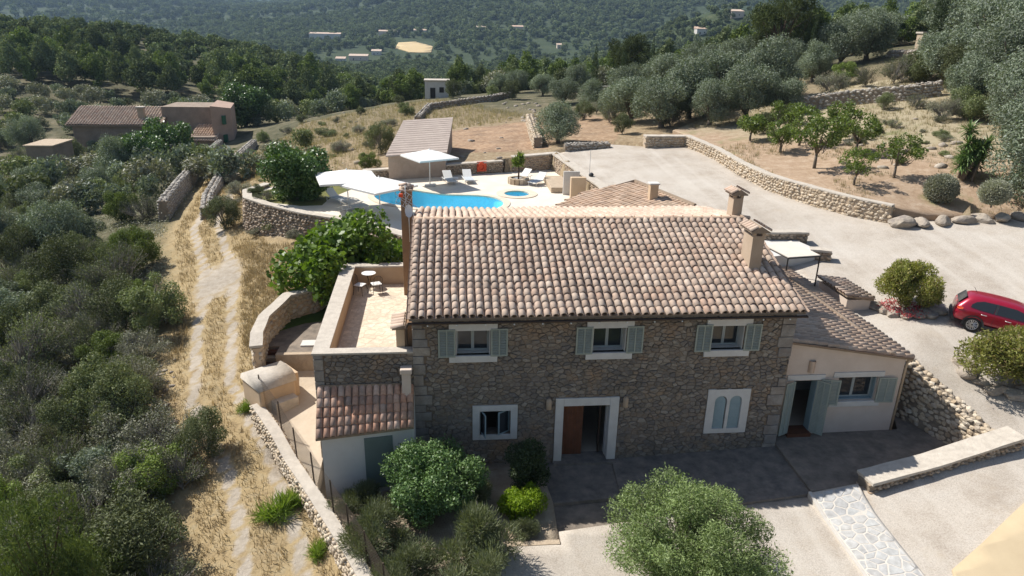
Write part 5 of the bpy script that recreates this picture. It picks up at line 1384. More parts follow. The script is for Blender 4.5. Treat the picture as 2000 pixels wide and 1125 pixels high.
# ------------------------------------------------------------------ stone store behind the pool
st = thing('field_store', (-.8,36,4.6), 'plain stone store with sloping pale tile roof behind the pool', 'barn')
ra, rb, rc, rd = [Vector(G(u, v, z)) for u, v, z in ((753,304,6.0),(873,297,6.05),(885,229,7.7),(788,235,7.7))]
mb = MB(); w_ = [ra.lerp(rc, .03), rb.lerp(rd, .03), rc.lerp(ra, .02), rd.lerp(rb, .02)]
mb.prism([(p.x,p.y) for p in w_], 3.4, [p.z-.08 for p in w_]); mb.build('wall', pmat('store_wall', (.46,.36,.29), (.36,.28,.22), .95, 1.5, 6, .8, .06), st)
mb = MB(); q = [ra, rb, rc, rd]; dn = Vector((0,0,-.1)); mb.add(q+[p+dn for p in q], [(0,1,2,3),(7,6,5,4)]+[(k, 4+k, 4+(k+1) % 4, (k+1) % 4) for k in range(4)])
rf = mb.build('roof', pmat('flat_pale_tile', (.47,.39,.335), (.38,.31,.265), .95, 1.2, 3, .6, .05), st)
for k in range(1, 16):                            # overlapping tile courses
    a = ra.lerp(rd, k/16); b = rb.lerp(rc, k/16); n_ = (rb-ra).cross(rd-ra).normalized(); a2 = ra.lerp(rd, (k+.96)/16); b2 = rb.lerp(rc, (k+.96)/16)
    mb = MB(); mb.add([a+n_*.028, b+n_*.028, b2+n_*.012, a2+n_*.012, a+n_*.004, b+n_*.004], [(0,1,2,3),(4,5,1,0)]); mb.build('tile_course', rf.data.materials[0], rf)
# ------------------------------------------------------------------ walls of the lane, fields and orchard
def gpath(uv, dz0, dz1):
    out = []
    for u, v in uv:
        x, y, z = GH(u, v); out.append((x, y, z+dz0, z+dz1))
    return out
wall_along('lane_stone_wall', gpath([(322,432),(350,392),(385,345),(432,296)], -.4, 1.7), .7, M['rub_grey'], M['rub_core'], 'tall grey dry stone wall on the left side of the lane', size=.30, nmax=100, batter=.1)
wall_along('lane_stone_wall', gpath([(405,428),(408,400),(432,355),(470,310),(497,285)], -.4, .9), .8, M['rub_grey'], M['rub_core'], 'rubble grey dry stone wall on the right side of the lane', size=.30, nmax=150, batter=.15)
wall_along('field_wall', gpath([(838,215),(905,205),(960,198),(1002,190)], -.3, .9), .7, M['rub_grey'], M['rub_core'], 'grey dry stone wall at the far end of the ploughed plot', size=.34, nmax=30)
wall_along('field_wall', gpath([(1050,290),(1042,268),(1034,240)], -.3, 1.0), .8, M['rub_cream'], M['rub_core'], 'pale dry stone wall beside the big round olive bush', size=.30, nmax=40)
wall_along('field_wall', gpath([(815,240),(840,212)], -.3, .8), .8, M['rub_grey'], M['rub_core'], 'rubble wall corner left of the ploughed plot', size=.34, nmax=20)
wall_along('field_wall', gpath([(1102,296),(1190,288)], -.3, .45), .7, M['rub_grey'], M['rub_core'], 'low rubble wall at the far edge of the gravel drive', size=.28, nmax=40)
wall_along('field_wall', gpath([(1158,158),(1222,155)], -.3, 1.2), .5, M['rub_cream'], M['plaster_white'], 'short pale rendered wall among the wild olives', size=.3, nmax=0, cap=M['rub_grey'], top_stones=False)
wall_along('field_wall', gpath([(1160,178),(1205,178)], -.3, .8), .5, M['rub_cream'], M['plaster_white'], 'pale trough wall below the rendered wall in the olives', size=.3, nmax=0, cap=M['plaster_white'], top_stones=False)
ow = [(27.8,15.5),(26.4,17.2),(25.3,19.3),(24.4,21.4),(23.75,23.6),(23.5,27.9),(23.5,32.8),(22.75,38.6)]
wall_along('orchard_wall', [(x,y,float(DRV(x,y))-.3,float(ORC(x,y))+.12) for x,y in ow], .55, M['rub_cream'], M['rub_core_light'], 'long curved pale stone wall between the gravel drive and orchard', size=.25, cap=M['parapet_top'], nmax=300, top_stones=False, capw=.0, capth=.05)
ow2 = [(22.7,38.7),(18.9,38.6)]
wall_along('orchard_wall', [(x,y,float(DRV(x,y))-.3,6.75) for x,y in ow2], .9, M['rub_cream'], M['rub_core_light'], 'short thick stone wall end at the far corner of the drive', size=.28, cap=M['parapet_top'], nmax=40, top_stones=False)
wall_along('hill_wall', gpath([(1540,222),(1600,212),(1680,202),(1760,196),(1832,187)], -.4, 1.25), .9, M['rub_grey'], M['rub_core'], 'long grey dry stone wall climbing the slope above the orchard', size=.34, nmax=150, batter=.1)
wall_along('hill_wall', gpath([(1735,112),(1800,110),(1865,112)], -.4, .7), .9, M['rub_grey'], M['rub_core'], 'low rubble wall under the gate pillar on the hill', size=.4, nmax=30)
gx_, gy_, gz_ = GH(1797,108)
gp_ = thing('gate_pillar', (gx_,gy_,gz_), 'square stone gate pillar with flat cap on the hill', 'pillar')
MB().bbox(gx_-.55,gy_-.55,gz_-.5,gx_+.55,gy_+.55,gz_+2.4,.03).build('shaft', M['rub_core_light'], gp_); MB().bbox(gx_-.68,gy_-.68,gz_+2.4,gx_+.68,gy_+.68,gz_+2.6,.03).build('cap', M['parapet_top'], gp_)
its = []
rr = random.Random(3)
for k in range(40):
    for s in (-1,):
        its.append((Vector((gx_+rr.uniform(-.55,.55), gy_-.57, gz_+rr.uniform(0,2.3))), (.3,.12,.2), Matrix.Identity(3)))
place_stones(its, M['rub_cream'], gp_.children[0], 40)
# boulders edging the orchard and the planted beds
def boulder(loc, s, label, group=None, name='boulder', seed=0):
    r = random.Random(seed); bm = bmesh.new(); bmesh.ops.create_icosphere(bm, subdivisions=3, radius=1)
    off = [(Vector((r.gauss(0,1),r.gauss(0,1),r.gauss(0,1))).normalized(), r.uniform(.62,.9)) for _ in range(11)]
    for v in bm.verts:
        d = v.co.normalized(); k = 1.0
        for n_, c in off:
            dt = d.dot(n_)
            if dt > 1e-3: k = min(k, c/dt)
        v.co = Vector((d.x*k*s[0], d.y*k*s[1], d.z*k*s[2]))
    me = bpy.data.meshes.new(name); bm.to_mesh(me); bm.free(); me.materials.append(M['boulder'])
    o = obj(name, me); o.location = loc; o.rotation_euler.z = r.uniform(0, 6); return tag(o, label, 'rock', group)
ORD = ['first', 'second', 'third', 'fourth', 'fifth', 'sixth', 'seventh', 'eighth', 'ninth', 'tenth', 'eleventh', 'twelfth', 'thirteenth', 'fourteenth', 'fifteenth', 'sixteenth', 'seventeenth', 'eighteenth', 'nineteenth', 'twentieth', 'twenty first', 'twenty second', 'twenty third', 'twenty fourth', 'twenty fifth', 'twenty sixth', 'twenty seventh', 'twenty eighth', 'twenty ninth', 'thirtieth']
for i, u in enumerate((1762, 1800, 1842, 1880, 1918, 1955, 1992)):
    x, y, z = G(u, 432, 5.35); boulder((x, y, DRV(x,y)+.15), (.78,.46,.34) if i else (.85,.6,.5), '%s limestone boulder from the orchard wall end along the drive' % ORD[i], 'boulders edging the orchard', seed=i+50)
def ringrocks(cu, cv, cz, rx, ry, n, tagw, sd, a0=0, a1=2*math.pi):
    x, y, z = G(cu, cv, cz)
    for k in range(n):
        a = a0+(a1-a0)*(k+.5)/n; px, py = x+rx*math.cos(a), y+ry*math.sin(a)
        s = random.uniform(.28,.50)
        boulder((px, py, float(DRV(px,py))+.08), (s*1.35,s,s*.62), '%s edging rock counted clockwise round the %s' % (ORD[n-1-k], tagw), 'edging rocks of the %s' % tagw, 'edging_rock', sd+k)
ringrocks(1765, 590, 3.55, 1.35, 1.2, 9, 'bush bed behind the car', 70, math.pi*.9, math.pi*2.1)
ringrocks(1965, 715, 2.75, 1.6, 1.3, 9, 'bush bed before the car', 90, math.pi*.8, math.pi*2.0)
# bistro set on the terrace
bt = thing('bistro_table', (-2.1,7.9,FL), 'round white topped bistro table on the roof terrace', 'table')
tx, ty = G(720,533,FL+.74)[:2]
MB().lathe((tx,ty,FL+.71), [(.30,0),(.34,.01),(.34,.03),(.31,.035)], 28).build('table_top', M['white_paint'], bt)
for k in range(3):
    a = 2*math.pi*k/3+.3; MB().tube([(tx+.28*math.cos(a),ty+.28*math.sin(a),FL+.01),(tx+.05*math.cos(a),ty+.05*math.sin(a),FL+.38),(tx+.2*math.cos(a),ty+.2*math.sin(a),FL+.71)], .012, 6).build('leg', M['iron'], bt)
def bistro_chair(u, v, rz, label):
    x, y, _ = G(u, v, FL+.45); root = thing('bistro_chair', (x,y,FL), label, 'chair', 'bistro chairs on the terrace'); Mx = Matrix.Translation((x,y,FL)) @ Matrix.Rotation(rz, 4, 'Z')
    P = lambda l: [Mx@Vector(p) for p in l]
    b = MB().bbox(-.22,-.22,.45,.22,.22,.50,.015); o = obj('seat_cushion', mesh_np('seat_cushion', [Mx@Vector(p) for p in b.v], b.f, M['canvas']), root)
    MB().tube(P([(-.22,-.22,.44),(.22,-.22,.44),(.22,.22,.44),(-.22,.22,.44),(-.22,-.22,.44)]), .012, 5).build('seat_frame', M['iron'], root)
    for sx in (-1,1):
        MB().tube(P([(sx*.21,-.21,.45),(sx*.24,-.25,0)]), .012, 5).build('leg', M['iron'], root); MB().tube(P([(sx*.21,.21,.45),(sx*.23,.25,0)]), .012, 5).build('leg', M['iron'], root)
    mb = MB(); mb.tube(P([(-.21,.21,.44),(-.22,.27,.80),(-.12,.29,.92),(0,.29,.95),(.12,.29,.92),(.22,.27,.80),(.21,.21,.44)]), .013, 5)
    for k in range(5): mb.tube(P([(-.14+k*.07,.215,.45),(-.14+k*.07,.28,.90)]), .008, 4)
    mb.build('backrest', M['iron'], root)
bistro_chair(703,557,1.15,'black iron bistro chair with white cushion left of the terrace table')
bistro_chair(735,555,-2.75,'black iron bistro chair with white cushion in front of the terrace table')
# ------------------------------------------------------------------ neighbouring house and outbuildings
nb = thing('neighbour_house', (-46,95,-2), 'old stone house with long tile roof and pink gable down the lane', 'house')
zt = -2.0
def quad_box(uvs, z0, z1, mat, name, par): 
    return MB().prism([(p[0],p[1]) for p in uvs], z0, z1).build(name, mat, par)
E1 = Vector(G(483,287,-2.2)); E0 = Vector(G(418,275,-2.2))
nd_ = 96.0
def at_d(u, v, y): return Vector(YP(u, v, y))
# main range: long roof facing the camera
NA, NB = at_d(128,242,92), at_d(308,246,92)
wall_n = pmat('old_stone_wall', (.34,.265,.205), (.23,.18,.14), .95, .8, 3, .9, .1)
NA.z = NB.z = -3
_nw = True
R0, R1 = at_d(128,244,91.4), at_d(312,245,91.4); R2, R3 = at_d(340,208,97), at_d(172,208,97)
mb = MB(); mb.add([R0,R1,R2,R3,R0-Vector((0,0,.2)),R1-Vector((0,0,.2)),R2-Vector((0,0,.2)),R3-Vector((0,0,.2)),(R3.x,103,R3.z-2.4),(R2.x,103,R2.z-2.4)],[(0,1,2,3),(0,4,5,1),(1,5,6,2),(3,7,4,0),(3,2,9,8)])
nr_ = mb.build('roof', M['mortar'], nb)
mb = MB(); e0 = Vector((R0.x+.6,92,-6)); e1 = Vector((R1.x-.3,92,-6))
mb.prism([(R0.x+.6,92),(R1.x-.3,92),(R2.x-.3,97),(R2.x-.3,102.5),(R3.x+.3,102.5),(R3.x+.3,97)], -6, [R0.z-.05,R1.z-.05,R2.z-.25,R2.z-2.5,R3.z-2.5,R3.z-.25]); mb.build('wall', wall_n, nb)
roof_cover(nr_, R0, R1-R0, (R3-R0)-((R3-R0).dot((R1-R0).normalized()))*(R1-R0).normalized(), int((R1-R0).length/.42), 13, .42, ((R3-R0)-((R3-R0).dot((R1-R0).normalized()))*(R1-R0).normalized()).length/13, M['tile'], 0, 55, tile=None)
pc = at_d(277,226,93.5); MB().bbox(pc.x-.45,93.1,0,pc.x+.45,93.9,pc.z+1.2,.03).build('chimney', M['plaster_chim'], nb); MB().bbox(pc.x-.6,92.95,pc.z+1.2,pc.x+.6,94.05,pc.z+1.4,.03).build('chimney_cap', M['parapet_top'], nb)
# tower block in the middle and the pink gable
T0, T1 = at_d(322,262,94), at_d(420,262,94); tz = at_d(380,209,94).z
MB().prism([(T0.x,94),(T1.x,94),(T1.x,101),(T0.x,101)], -6, tz).build('wall', wall_n, nb)
K0, K1 = at_d(419,280,90), at_d(458,276,92); kz = at_d(436,208,91).z
pk = pmat('pink_render', (.46,.32,.25), (.38,.27,.21), .95, 1, 5, .4, .04)
gb = MB().prism([(K0.x,90),(K1.x,92),(K1.x-1.5,99.5),(K0.x-1.5,99)], -6, [kz+.15,kz-.35,kz-.35,kz+.15]).build('gable_wall', pk, nb)
for (u0,v0,u1,v1) in ((433,226,441,243),(437,263,445,277)):
    a = at_d(u0,v0,90.95); b = at_d(u1,v1,90.95); t = (a.x-K0.x)/(K1.x-K0.x)*2
    MB().box(a.x,90.2+t-.5,b.z,b.x,90.9+t-.5,a.z).build('shutter', pmat('green_shutter', (.03,.12,.06), (.03,.10,.05), .6, 3), nb)
L0, L1 = at_d(370,280,88), at_d(418,285,88); lz = at_d(400,262,88).z
MB().prism([(L0.x,88.4),(L1.x,88.4),(L1.x,94),(L0.x,94)], -6, lz-.5).build('lean_to_wall', wall_n, nb)
mb = MB(); mb.add([(L0.x-.3,88,lz-1.1),(L1.x+.2,88,lz-1.1),(L1.x+.2,93.9,lz+.6),(L0.x-.3,93.9,lz+.6)],[(0,1,2,3)]); lr_ = mb.build('lean_to_roof', M['mortar'], nb)
roof_cover(lr_, (L0.x-.3,88,lz-1.1), (1,0,0), (0,5.9,1.7), 11, 8, (L1.x-L0.x+.5)/11, .76, M['tile_old'], 0, 57)
oh = thing('ruined_outhouse', (-40,58,-2), 'grey flat roofed outhouse half hidden in the scrub at far left', 'hut')
h0 = at_d(52,300,70); h1 = at_d(104,300,70)
MB().prism([(h0.x,70),(h1.x,70),(h1.x,75),(h0.x,75)], -8, h0.z+.9).build('wall', wall_n, oh); MB().prism([(h0.x-.2,69.8),(h1.x+.2,69.8),(h1.x+.2,75.2),(h0.x-.2,75.2)], h0.z+.9, h0.z+1.05).build('roof', M['rub_core_light'], oh)
# far things in the fields
def far_hut(u, v, w, h, d, label, mat, name='field_hut', roofm=None, at=None):
    x, y, z = at if at else GH(u, v); t = thing(name, (x,y,z), label, 'hut' if 'hut' in name else 'house')
    MB().box(x-w/2,y,z-2,x+w/2,y+d,z+h).build('wall', mat, t)
    if roofm: MB().prism([(x-w/2-.3,y-.3),(x+w/2+.3,y-.3),(x+w/2+.3,y+d+.3),(x-w/2-.3,y+d+.3)], [z+h]*4, [z+h+.12,z+h+.12,z+h+1.6,z+h+1.6]).build('roof', roofm, t)
    else: MB().box(x-w/2-.15,y-.15,z+h,x+w/2+.15,y+d+.15,z+h+.2).build('roof', M['parapet_top'], t)
    mb = MB(); mb.box(x-w*.28,y-.04,z,x-w*.28+.9,y+.1,z+1.8); mb.build('door', M['dark'], t)
    mb = MB(); mb.box(x+w*.1,y-.04,z+1.0,x+w*.1+.8,y+.1,z+1.9); mb.build('window', M['dark'], t)
def col_pos(u, D):
    d = ray(u, 100); t = D/math.hypot(d[0], d[1]); x, y = float(CAM[0]+t*d[0]), float(CAM[1]+t*d[1]); return x, y, gz(x, y)
far_hut(0,0,4.2,2.9,3.4,'small pale hut with dark doorway beyond the field', M['plaster_white'], at=col_pos(852, 128))
for i, (u, v, w, h, d, lb) in enumerate([(700,118,18,4,8,'long white farmhouse with brown roof in the valley below the tan field'),(665,122,9,3.4,7,'pale cottage left of the long valley farmhouse'),(735,108,10,4,7,'brown roofed farmhouse right of the long valley farmhouse'),
    (757,43,24,5,10,'wide pale farm with tiled roof high in the far valley'),(820,48,16,5,10,'brown farm right of the wide pale farm in the far valley'),(940,48,12,5,9,'lone pale house on the wooded slope at upper centre'),(1012,42,14,5,9,'white house right of the lone pale house on the wooded slope'),
    (630,10,40,7,14,'white building at the far end of the valley'),(290,22,34,7,12,'isolated white building on the far left plain'),(1440,34,10,4,8,'tiny pale house near the bare hill'),(1322,22,10,5,8,'pale ruin on the far ridge above the cypresses'),(1372,70,9,4,7,'stone house behind the tall pine'),(1095,95,8,4,6,'pale rock faced house in the wooded slope at centre')]):
    far_hut(u, v, w, h, d, lb, M['plaster_white'] if i % 3 else M['plaster_cream'], 'valley_house', M['tile'])
def cpath(uv, w, name, label, cat='wall', mat='rub_core', h=.9, th=1.0):
    P = [GH(u, v) for u, v in uv]; t = thing(name, P[0], label, cat)
    mb = MB()
    for a, b in zip(P[:-1], P[1:]):
        d = Vector((b[0]-a[0], b[1]-a[1], 0)); L = d.length; d.normalize(); n_ = Vector((-d.y, d.x, 0))
        mb.add([Vector((a[0],a[1],a[2]-.5))-n_*th/2, Vector((b[0],b[1],b[2]-.5))-n_*th/2, Vector((b[0],b[1],b[2]-.5))+n_*th/2, Vector((a[0],a[1],a[2]-.5))+n_*th/2, Vector((a[0],a[1],a[2]+h))-n_*th/2, Vector((b[0],b[1],b[2]+h))-n_*th/2, Vector((b[0],b[1],b[2]+h))+n_*th/2, Vector((a[0],a[1],a[2]+h))+n_*th/2],
               [(4,5,6,7),(0,1,5,4),(1,2,6,5),(2,3,7,6),(3,0,4,7)])
    mb.build('wall_core', M[mat], t); return t
cpath([(640,192),(700,180),(750,183),(828,160)], 1, 'terrace_wall', 'brown terrace wall running to the small pale hut', h=1.6, th=.6)
cpath([(500,222),(560,205),(650,192)], 1, 'terrace_wall', 'low wall along the terraces right of the neighbour tree', h=.7, th=.6)
cpath([(520,190),(560,183),(620,178)], 1, 'terrace_wall', 'upper low wall behind the bright green terrace shrubs', h=.7, th=.6)
# ------------------------------------------------------------------ red car on the drive
def build_car():
    p0 = Vector(G(1893,645,3.2)); p0.z = float(DRV(p0.x, p0.y))
    hd = Vector((.83,-.56,0)).normalized()
    pf = p0+hd*2.57; pf.z = float(DRV(pf.x, pf.y))
    X = (pf-p0).normalized(); Yl = Vector((0,0,1)).cross(X).normalized(); Zu = X.cross(Yl)
    root = thing('parked_car', p0, 'glossy red five door hatchback car parked on gravel at the right edge', 'car')
    base = p0+Yl*.80
    Mx = Matrix((X, Yl, Zu)).transposed().to_4x4(); Mx.translation = base
    def T(l): return [Mx@Vector(p) for p in l]
    S = [(-.86, [(.60,.42),(.66,.55),(.66,.72),(.60,.86),(.45,.92),(.25,.93),(0,.93)]),
         (-.80, [(.74,.34),(.82,.55),(.82,.78),(.76,.97),(.62,1.02),(.35,1.04),(0,1.05)]),
         (-.62, [(.82,.30),(.885,.55),(.885,.85),(.82,1.02),(.68,1.20),(.38,1.27),(0,1.29)]),
         (-.42, [(.84,.28),(.90,.55),(.895,.90),(.835,1.03),(.665,1.42),(.38,1.50),(0,1.52)]),
         (-.10, [(.84,.26),(.905,.55),(.895,.93),(.84,1.03),(.655,1.50),(.38,1.575),(0,1.59)]),
         (.60, [(.84,.25),(.90,.55),(.89,.93),(.84,1.02),(.65,1.53),(.38,1.60),(0,1.615)]),
         (1.35, [(.84,.25),(.90,.55),(.89,.92),(.84,1.00),(.65,1.52),(.38,1.59),(0,1.605)]),
         (1.85, [(.84,.25),(.90,.55),(.89,.91),(.84,.99),(.65,1.44),(.40,1.51),(0,1.525)]),
         (2.35, [(.84,.25),(.90,.55),(.89,.90),(.84,.97),(.74,1.14),(.45,1.22),(0,1.24)]),
         (2.70, [(.84,.26),(.895,.55),(.88,.86),(.82,.95),(.70,1.0),(.40,1.04),(0,1.05)]),
         (3.10, [(.80,.28),(.86,.55),(.83,.80),(.74,.88),(.60,.92),(.35,.95),(0,.96)]),
         (3.36, [(.62,.32),(.70,.52),(.66,.68),(.56,.76),(.42,.79),(.25,.80),(0,.80)])]
    vs = []; fs = []; n = 13
    for x, pr in S:
        vs += [(x, -y, z) for y, z in pr]+[(x, y, z) for y, z in pr[-2::-1]]
    for i in range(len(S)-1):
        for k in range(n-1): fs.append((i*n+k, i*n+k+1, (i+1)*n+k+1, (i+1)*n+k))
        fs.append((i*n+n-1, i*n, (i+1)*n, (i+1)*n+n-1))
    fs += [tuple(range(n-1,-1,-1)), tuple(range((len(S)-1)*n, len(S)*n))]
    body = obj('body', mesh_np('body', T(vs), fs, M['car'], True), root)
    sub = body.modifiers.new('smooth', 'SUBSURF'); sub.levels = 2; sub.render_levels = 2
    def side(pts, name, mat, s=-1, off=.012, par=root):
        """polygon on the tilted side glass; pts = (x, t) with t 0 at the belt, 1 at the roof edge"""
        q = []
        for x, t in pts:
            y = .842+(.665-.842)*t+off; z = 1.04+(1.47-1.04)*t
            q.append((x, s*y, z))
        qq = [(a, b-s*.02, c-.0) for a, b, c in q]; m = len(q)
        f = [tuple(range(m)), tuple(range(2*m-1, m-1, -1))]+[(i, m+i, m+(i+1) % m, (i+1) % m) for i in range(m)]
        return obj(name, mesh_np(name, T(q+qq), f, mat), par)
    for s in (-1, 1):
        side([(-.28,.12),(.10,.03),(.62,0),(.66,.95),(.15,.93),(-.12,.72),(-.27,.40)], 'rear_side_window', M['glass'], s)
        side([(.74,0),(1.72,-.02),(2.02,.10),(1.66,.78),(1.40,.92),(.76,.95)], 'front_side_window', M['glass'], s)
        side([(.66,-.03),(.74,-.03),(.74,.97),(.66,.97)], 'door_pillar', M['clad'], s, .010)
        side([(2.06,.0),(2.16,.0),(1.86,.62),(1.76,.66)], 'front_pillar_trim', M['clad'], s, .010)
        # sill cladding, arches, handles
        mb = MB(); mb.add(T([(.42,s*.905,.27),(2.15,s*.905,.27),(2.15,s*.915,.42),(.42,s*.915,.42),(.42,s*.80,.24),(2.15,s*.80,.24)]),[(0,1,2,3),(0,4,5,1)]); mb.build('sill_trim', M['clad'], root)
        for ax in (0, 2.57):
            mb = MB(); N = 16; v2 = []
            for k in range(N+1):
                a = math.pi*(-.08+1.16*k/N)
                for rr, yy in ((.35,.885),(.44,.925),(.35,.70)): v2.append((ax+rr*math.cos(a), s*yy, .335+rr*math.sin(a)))
            mb.add(T(v2), [(3*k, 3*k+1, 3*k+4, 3*k+3) for k in range(N)]+[(3*k+2, 3*k, 3*k+3, 3*k+5) for k in range(N)])
            mb.build('wheel_arch', M['clad'], root)
            mb = MB(); mb.add(T([(ax+.36*math.cos(2*math.pi*k/20), s*.893, .335+.36*math.sin(2*math.pi*k/20)) for k in range(20)]), [tuple(range(20))]); mb.build('arch_liner', M['tyre'], root)
            wr_ = [(.20,.90),(.27,.925),(.325,.915),(.34,.87),(.34,.72)]
            v2 = [(ax+r_*math.cos(2*math.pi*k/28), s*y_, .335+r_*math.sin(2*math.pi*k/28)) for r_, y_ in wr_ for k in range(28)]
            wl = obj('wheel', mesh_np('tyre', T(v2), [(i*28+k, i*28+(k+1) % 28, (i+1)*28+(k+1) % 28, (i+1)*28+k) for i in range(len(wr_)-1) for k in range(28)], M['tyre'], True), root)
            mb = MB(); v2 = [(ax+.225*math.cos(2*math.pi*k/28), s*.90, .335+.225*math.sin(2*math.pi*k/28)) for k in range(28)]
            mb.add(T(v2), [tuple(range(28))]); mb.build('rim_well', M['clad'], wl)
            mb = MB()
            for k in range(7):
                for da in (-.13, .13):
                    a = 2*math.pi*k/7+da; c0 = (ax+.04*math.cos(a), s*.925, .335+.04*math.sin(a)); c1 = (ax+.215*math.cos(a+da*.6), s*.918, .335+.215*math.sin(a+da*.6)); mb.tube(T([c0, c1]), .019, 5)
            ringp = [(ax+.225*math.cos(a), s*.915, .335+.225*math.sin(a)) for a in np.linspace(0, 2*math.pi, 29)]; mb.tube(T(ringp), .016, 5)
            mb.build('rim', M['alloy'], wl)
        for hx, hz_ in ((.28,.90),(1.22,.88)): MB().tube(T([(hx-.10,s*.905,hz_),(hx-.07,s*.935,hz_),(hx+.09,s*.935,hz_-.005),(hx+.12,s*.905,hz_-.005)]), .016, 6).build('door_handle', M['zinc'], root)
        bx = MB().bbox(1.88,-.09,1.0,2.08,.09,1.14,.035); obj('wing_mirror', mesh_np('wing_mirror', T([(x, s*(.97)+y, z) for x, y, z in bx.v]), bx.f, M['car'], True), root)
        mb = MB(); mb.add(T([(-.72,s*.865,.90),(-.55,s*.90,.93),(-.55,s*.885,1.02),(-.76,s*.80,1.01),(-.80,s*.77,.92)]), [tuple(range(5))]); mb.build('tail_light', M['orange'], root)
        for xx in (.70, 1.66, -.02):
            mb = MB(); mb.tube(T([(xx,s*.897,.95),(xx-.02,s*.908,.60),(xx,s*.895,.42)]), .006, 4); mb.build('door_seam', M['clad'], root)
    mb = MB(); mb.add(T([(-.735,-.56,1.10),(-.735,.56,1.10),(-.475,.50,1.44),(-.475,-.50,1.44)]), [(0,1,2,3)]); mb.v = [tuple(Vector(v)-X*.045+Zu*.02) for v in mb.v]; mb.build('rear_window', M['glass'], root)
    mb = MB(); mb.add(T([(2.62,-.62,1.09),(2.62,.62,1.09),(1.93,.53,1.50),(1.93,-.53,1.50)]), [(0,1,2,3)]); mb.v = [tuple(Vector(v)+Zu*.03) for v in mb.v]; mb.build('windscreen', M['glass'], root)
    bx = MB().bbox(-.90,-.74,.30,-.72,.74,.56,.06); obj('rear_bumper', mesh_np('rear_bumper', T(bx.v), bx.f, M['clad'], True), root)
    MB().tube(T([(-.15,0,1.58),(-.32,0,1.80)]), .010, 5).build('aerial', M['clad'], root)
build_car()

# ------------------------------------------------------------------ plants
def rand_unit(n, rng):
    v = rng.normal(size=(n, 3)); return v/np.linalg.norm(v, axis=1, keepdims=True)
def leaf_cloud(blobs, n, L, W, seed, outward=.5, shell=.6, up=0.0, along=0.0, squash=1.0, zmin=None):
    rng = np.random.default_rng(seed); B = np.array(blobs, float)
    w = B[:, 3]**2; k = rng.choice(len(B), n, p=w/w.sum())
    d = rand_unit(n, rng); r = B[k, 3]*(shell+(1-shell)*rng.random(n)**.6)*(1+.10*rng.normal(size=n))
    p = B[k, :3]+d*r[:, None]*np.array([1, 1, squash])
    nr = d*outward+rand_unit(n, rng)+np.array([0, 0, up]); nr /= np.linalg.norm(nr, axis=1, keepdims=True)
    t = np.cross(nr, rand_unit(n, rng))+d*along+np.array([0, 0, along*.6]); t /= np.linalg.norm(t, axis=1, keepdims=True)+1e-9
    b = np.cross(nr, t); b /= np.linalg.norm(b, axis=1, keepdims=True)+1e-9
    s = rng.uniform(.6, 1.3, n)[:, None]
    if zmin is not None: p[:, 2] = np.abs(p[:, 2]-zmin)+zmin+.02
    V = np.stack([p+t*L/2*s, p+b*W/2*s-t*L*.08*s, p-t*L/2*s, p-b*W/2*s-t*L*.08*s], 1).reshape(-1, 3)
    return V, np.arange(4*n).reshape(n, 4)
def blobset(R, H, base, n, seed, rmin=.28, rmax=.5, flat=.8):
    r = random.Random(seed); out = []
    zc = (H+base)/2; hz_ = (H-base)/2
    for i in range(n):
        while True:
            x, y, z = r.uniform(-1,1), r.uniform(-1,1), r.uniform(-1,1)
            if .12 < x*x+y*y+z*z < 1: break
        q = r.uniform(rmin, rmax)*R
        out.append((x*(R-q*.6), y*(R-q*.6), zc+z*max(.05, hz_-q*.6), q))
    return out
def limbs(mb, blobs, base_r, fork, seed, n=6, k=6):
    r = random.Random(seed)
    mb.tube([(0,0,-.25), (r.uniform(-.05,.05), r.uniform(-.05,.05), fork*.5), (0,0,fork)], [base_r*1.2, base_r, base_r*.8], k)
    for bl in blobs[:n]:
        c = Vector(bl[:3]); m = Vector((c.x*.4+r.uniform(-.1,.1), c.y*.4+r.uniform(-.1,.1), fork+(c.z-fork)*.55))
        mb.tube([(0,0,fork*.9), m, c], [base_r*.6, base_r*.38, base_r*.12], 5)
def twigs(blobs, n, seed, r0=.012, L=.9):
    rng = random.Random(seed); mb = MB()
    for i in range(n):
        b = rng.choice(blobs); d = Vector((rng.gauss(0,1), rng.gauss(0,1), abs(rng.gauss(0,.8))+.1)).normalized(); c = Vector(b[:3])
        s = c*.55; e = c+d*b[3]*rng.uniform(.8,1.25); m = s.lerp(e, .55)+Vector((rng.gauss(0,.08), rng.gauss(0,.08), rng.gauss(0,.06)))
        mb.tube([s, m, e], [r0*1.6, r0, r0*.35], 3, False)
    return mb
PROTO = {}
def proto(kind, seed, blobs, n, L, W, leafm, barkm, base_r, fork, nl=6, tw=0, twr=.012, extra=None, **kw):
    V, F = leaf_cloud(blobs, n, L, W, seed, **kw)
    cr = mesh_np('crown', V, F, leafm)
    mb = MB(); limbs(mb, blobs, base_r, fork, seed, nl)
    if tw:
        t = twigs(blobs, tw, seed, twr); mb.add(t.v, t.f)
    tk = mesh_np('trunk', mb.v, mb.f, barkm, True)
    PROTO.setdefault(kind, []).append((tk, cr, extra))
for s in range(3): proto('olive', 100+s, blobset(2.5, 4.3, .15, 22, 100+s, .24, .42), 19000, .17, .06, M['l_olive'], M['bark'], .22, .5, 9, 40, .02, outward=.9, shell=.5)
M['l_scrub2'] = leaf_mat('dark_scrub_leaf', [(0.087,0.108,0.054),(0.128,0.148,0.069),(0.176,0.192,0.097),(0.107,0.122,0.057)], .15, vary=.8, spec=.1)
M['l_scrub3'] = leaf_mat('bright_scrub_leaf', [(0.115,0.161,0.039),(0.161,0.213,0.055),(0.196,0.241,0.077),(0.127,0.172,0.044)], .2, vary=.6, spec=.1)
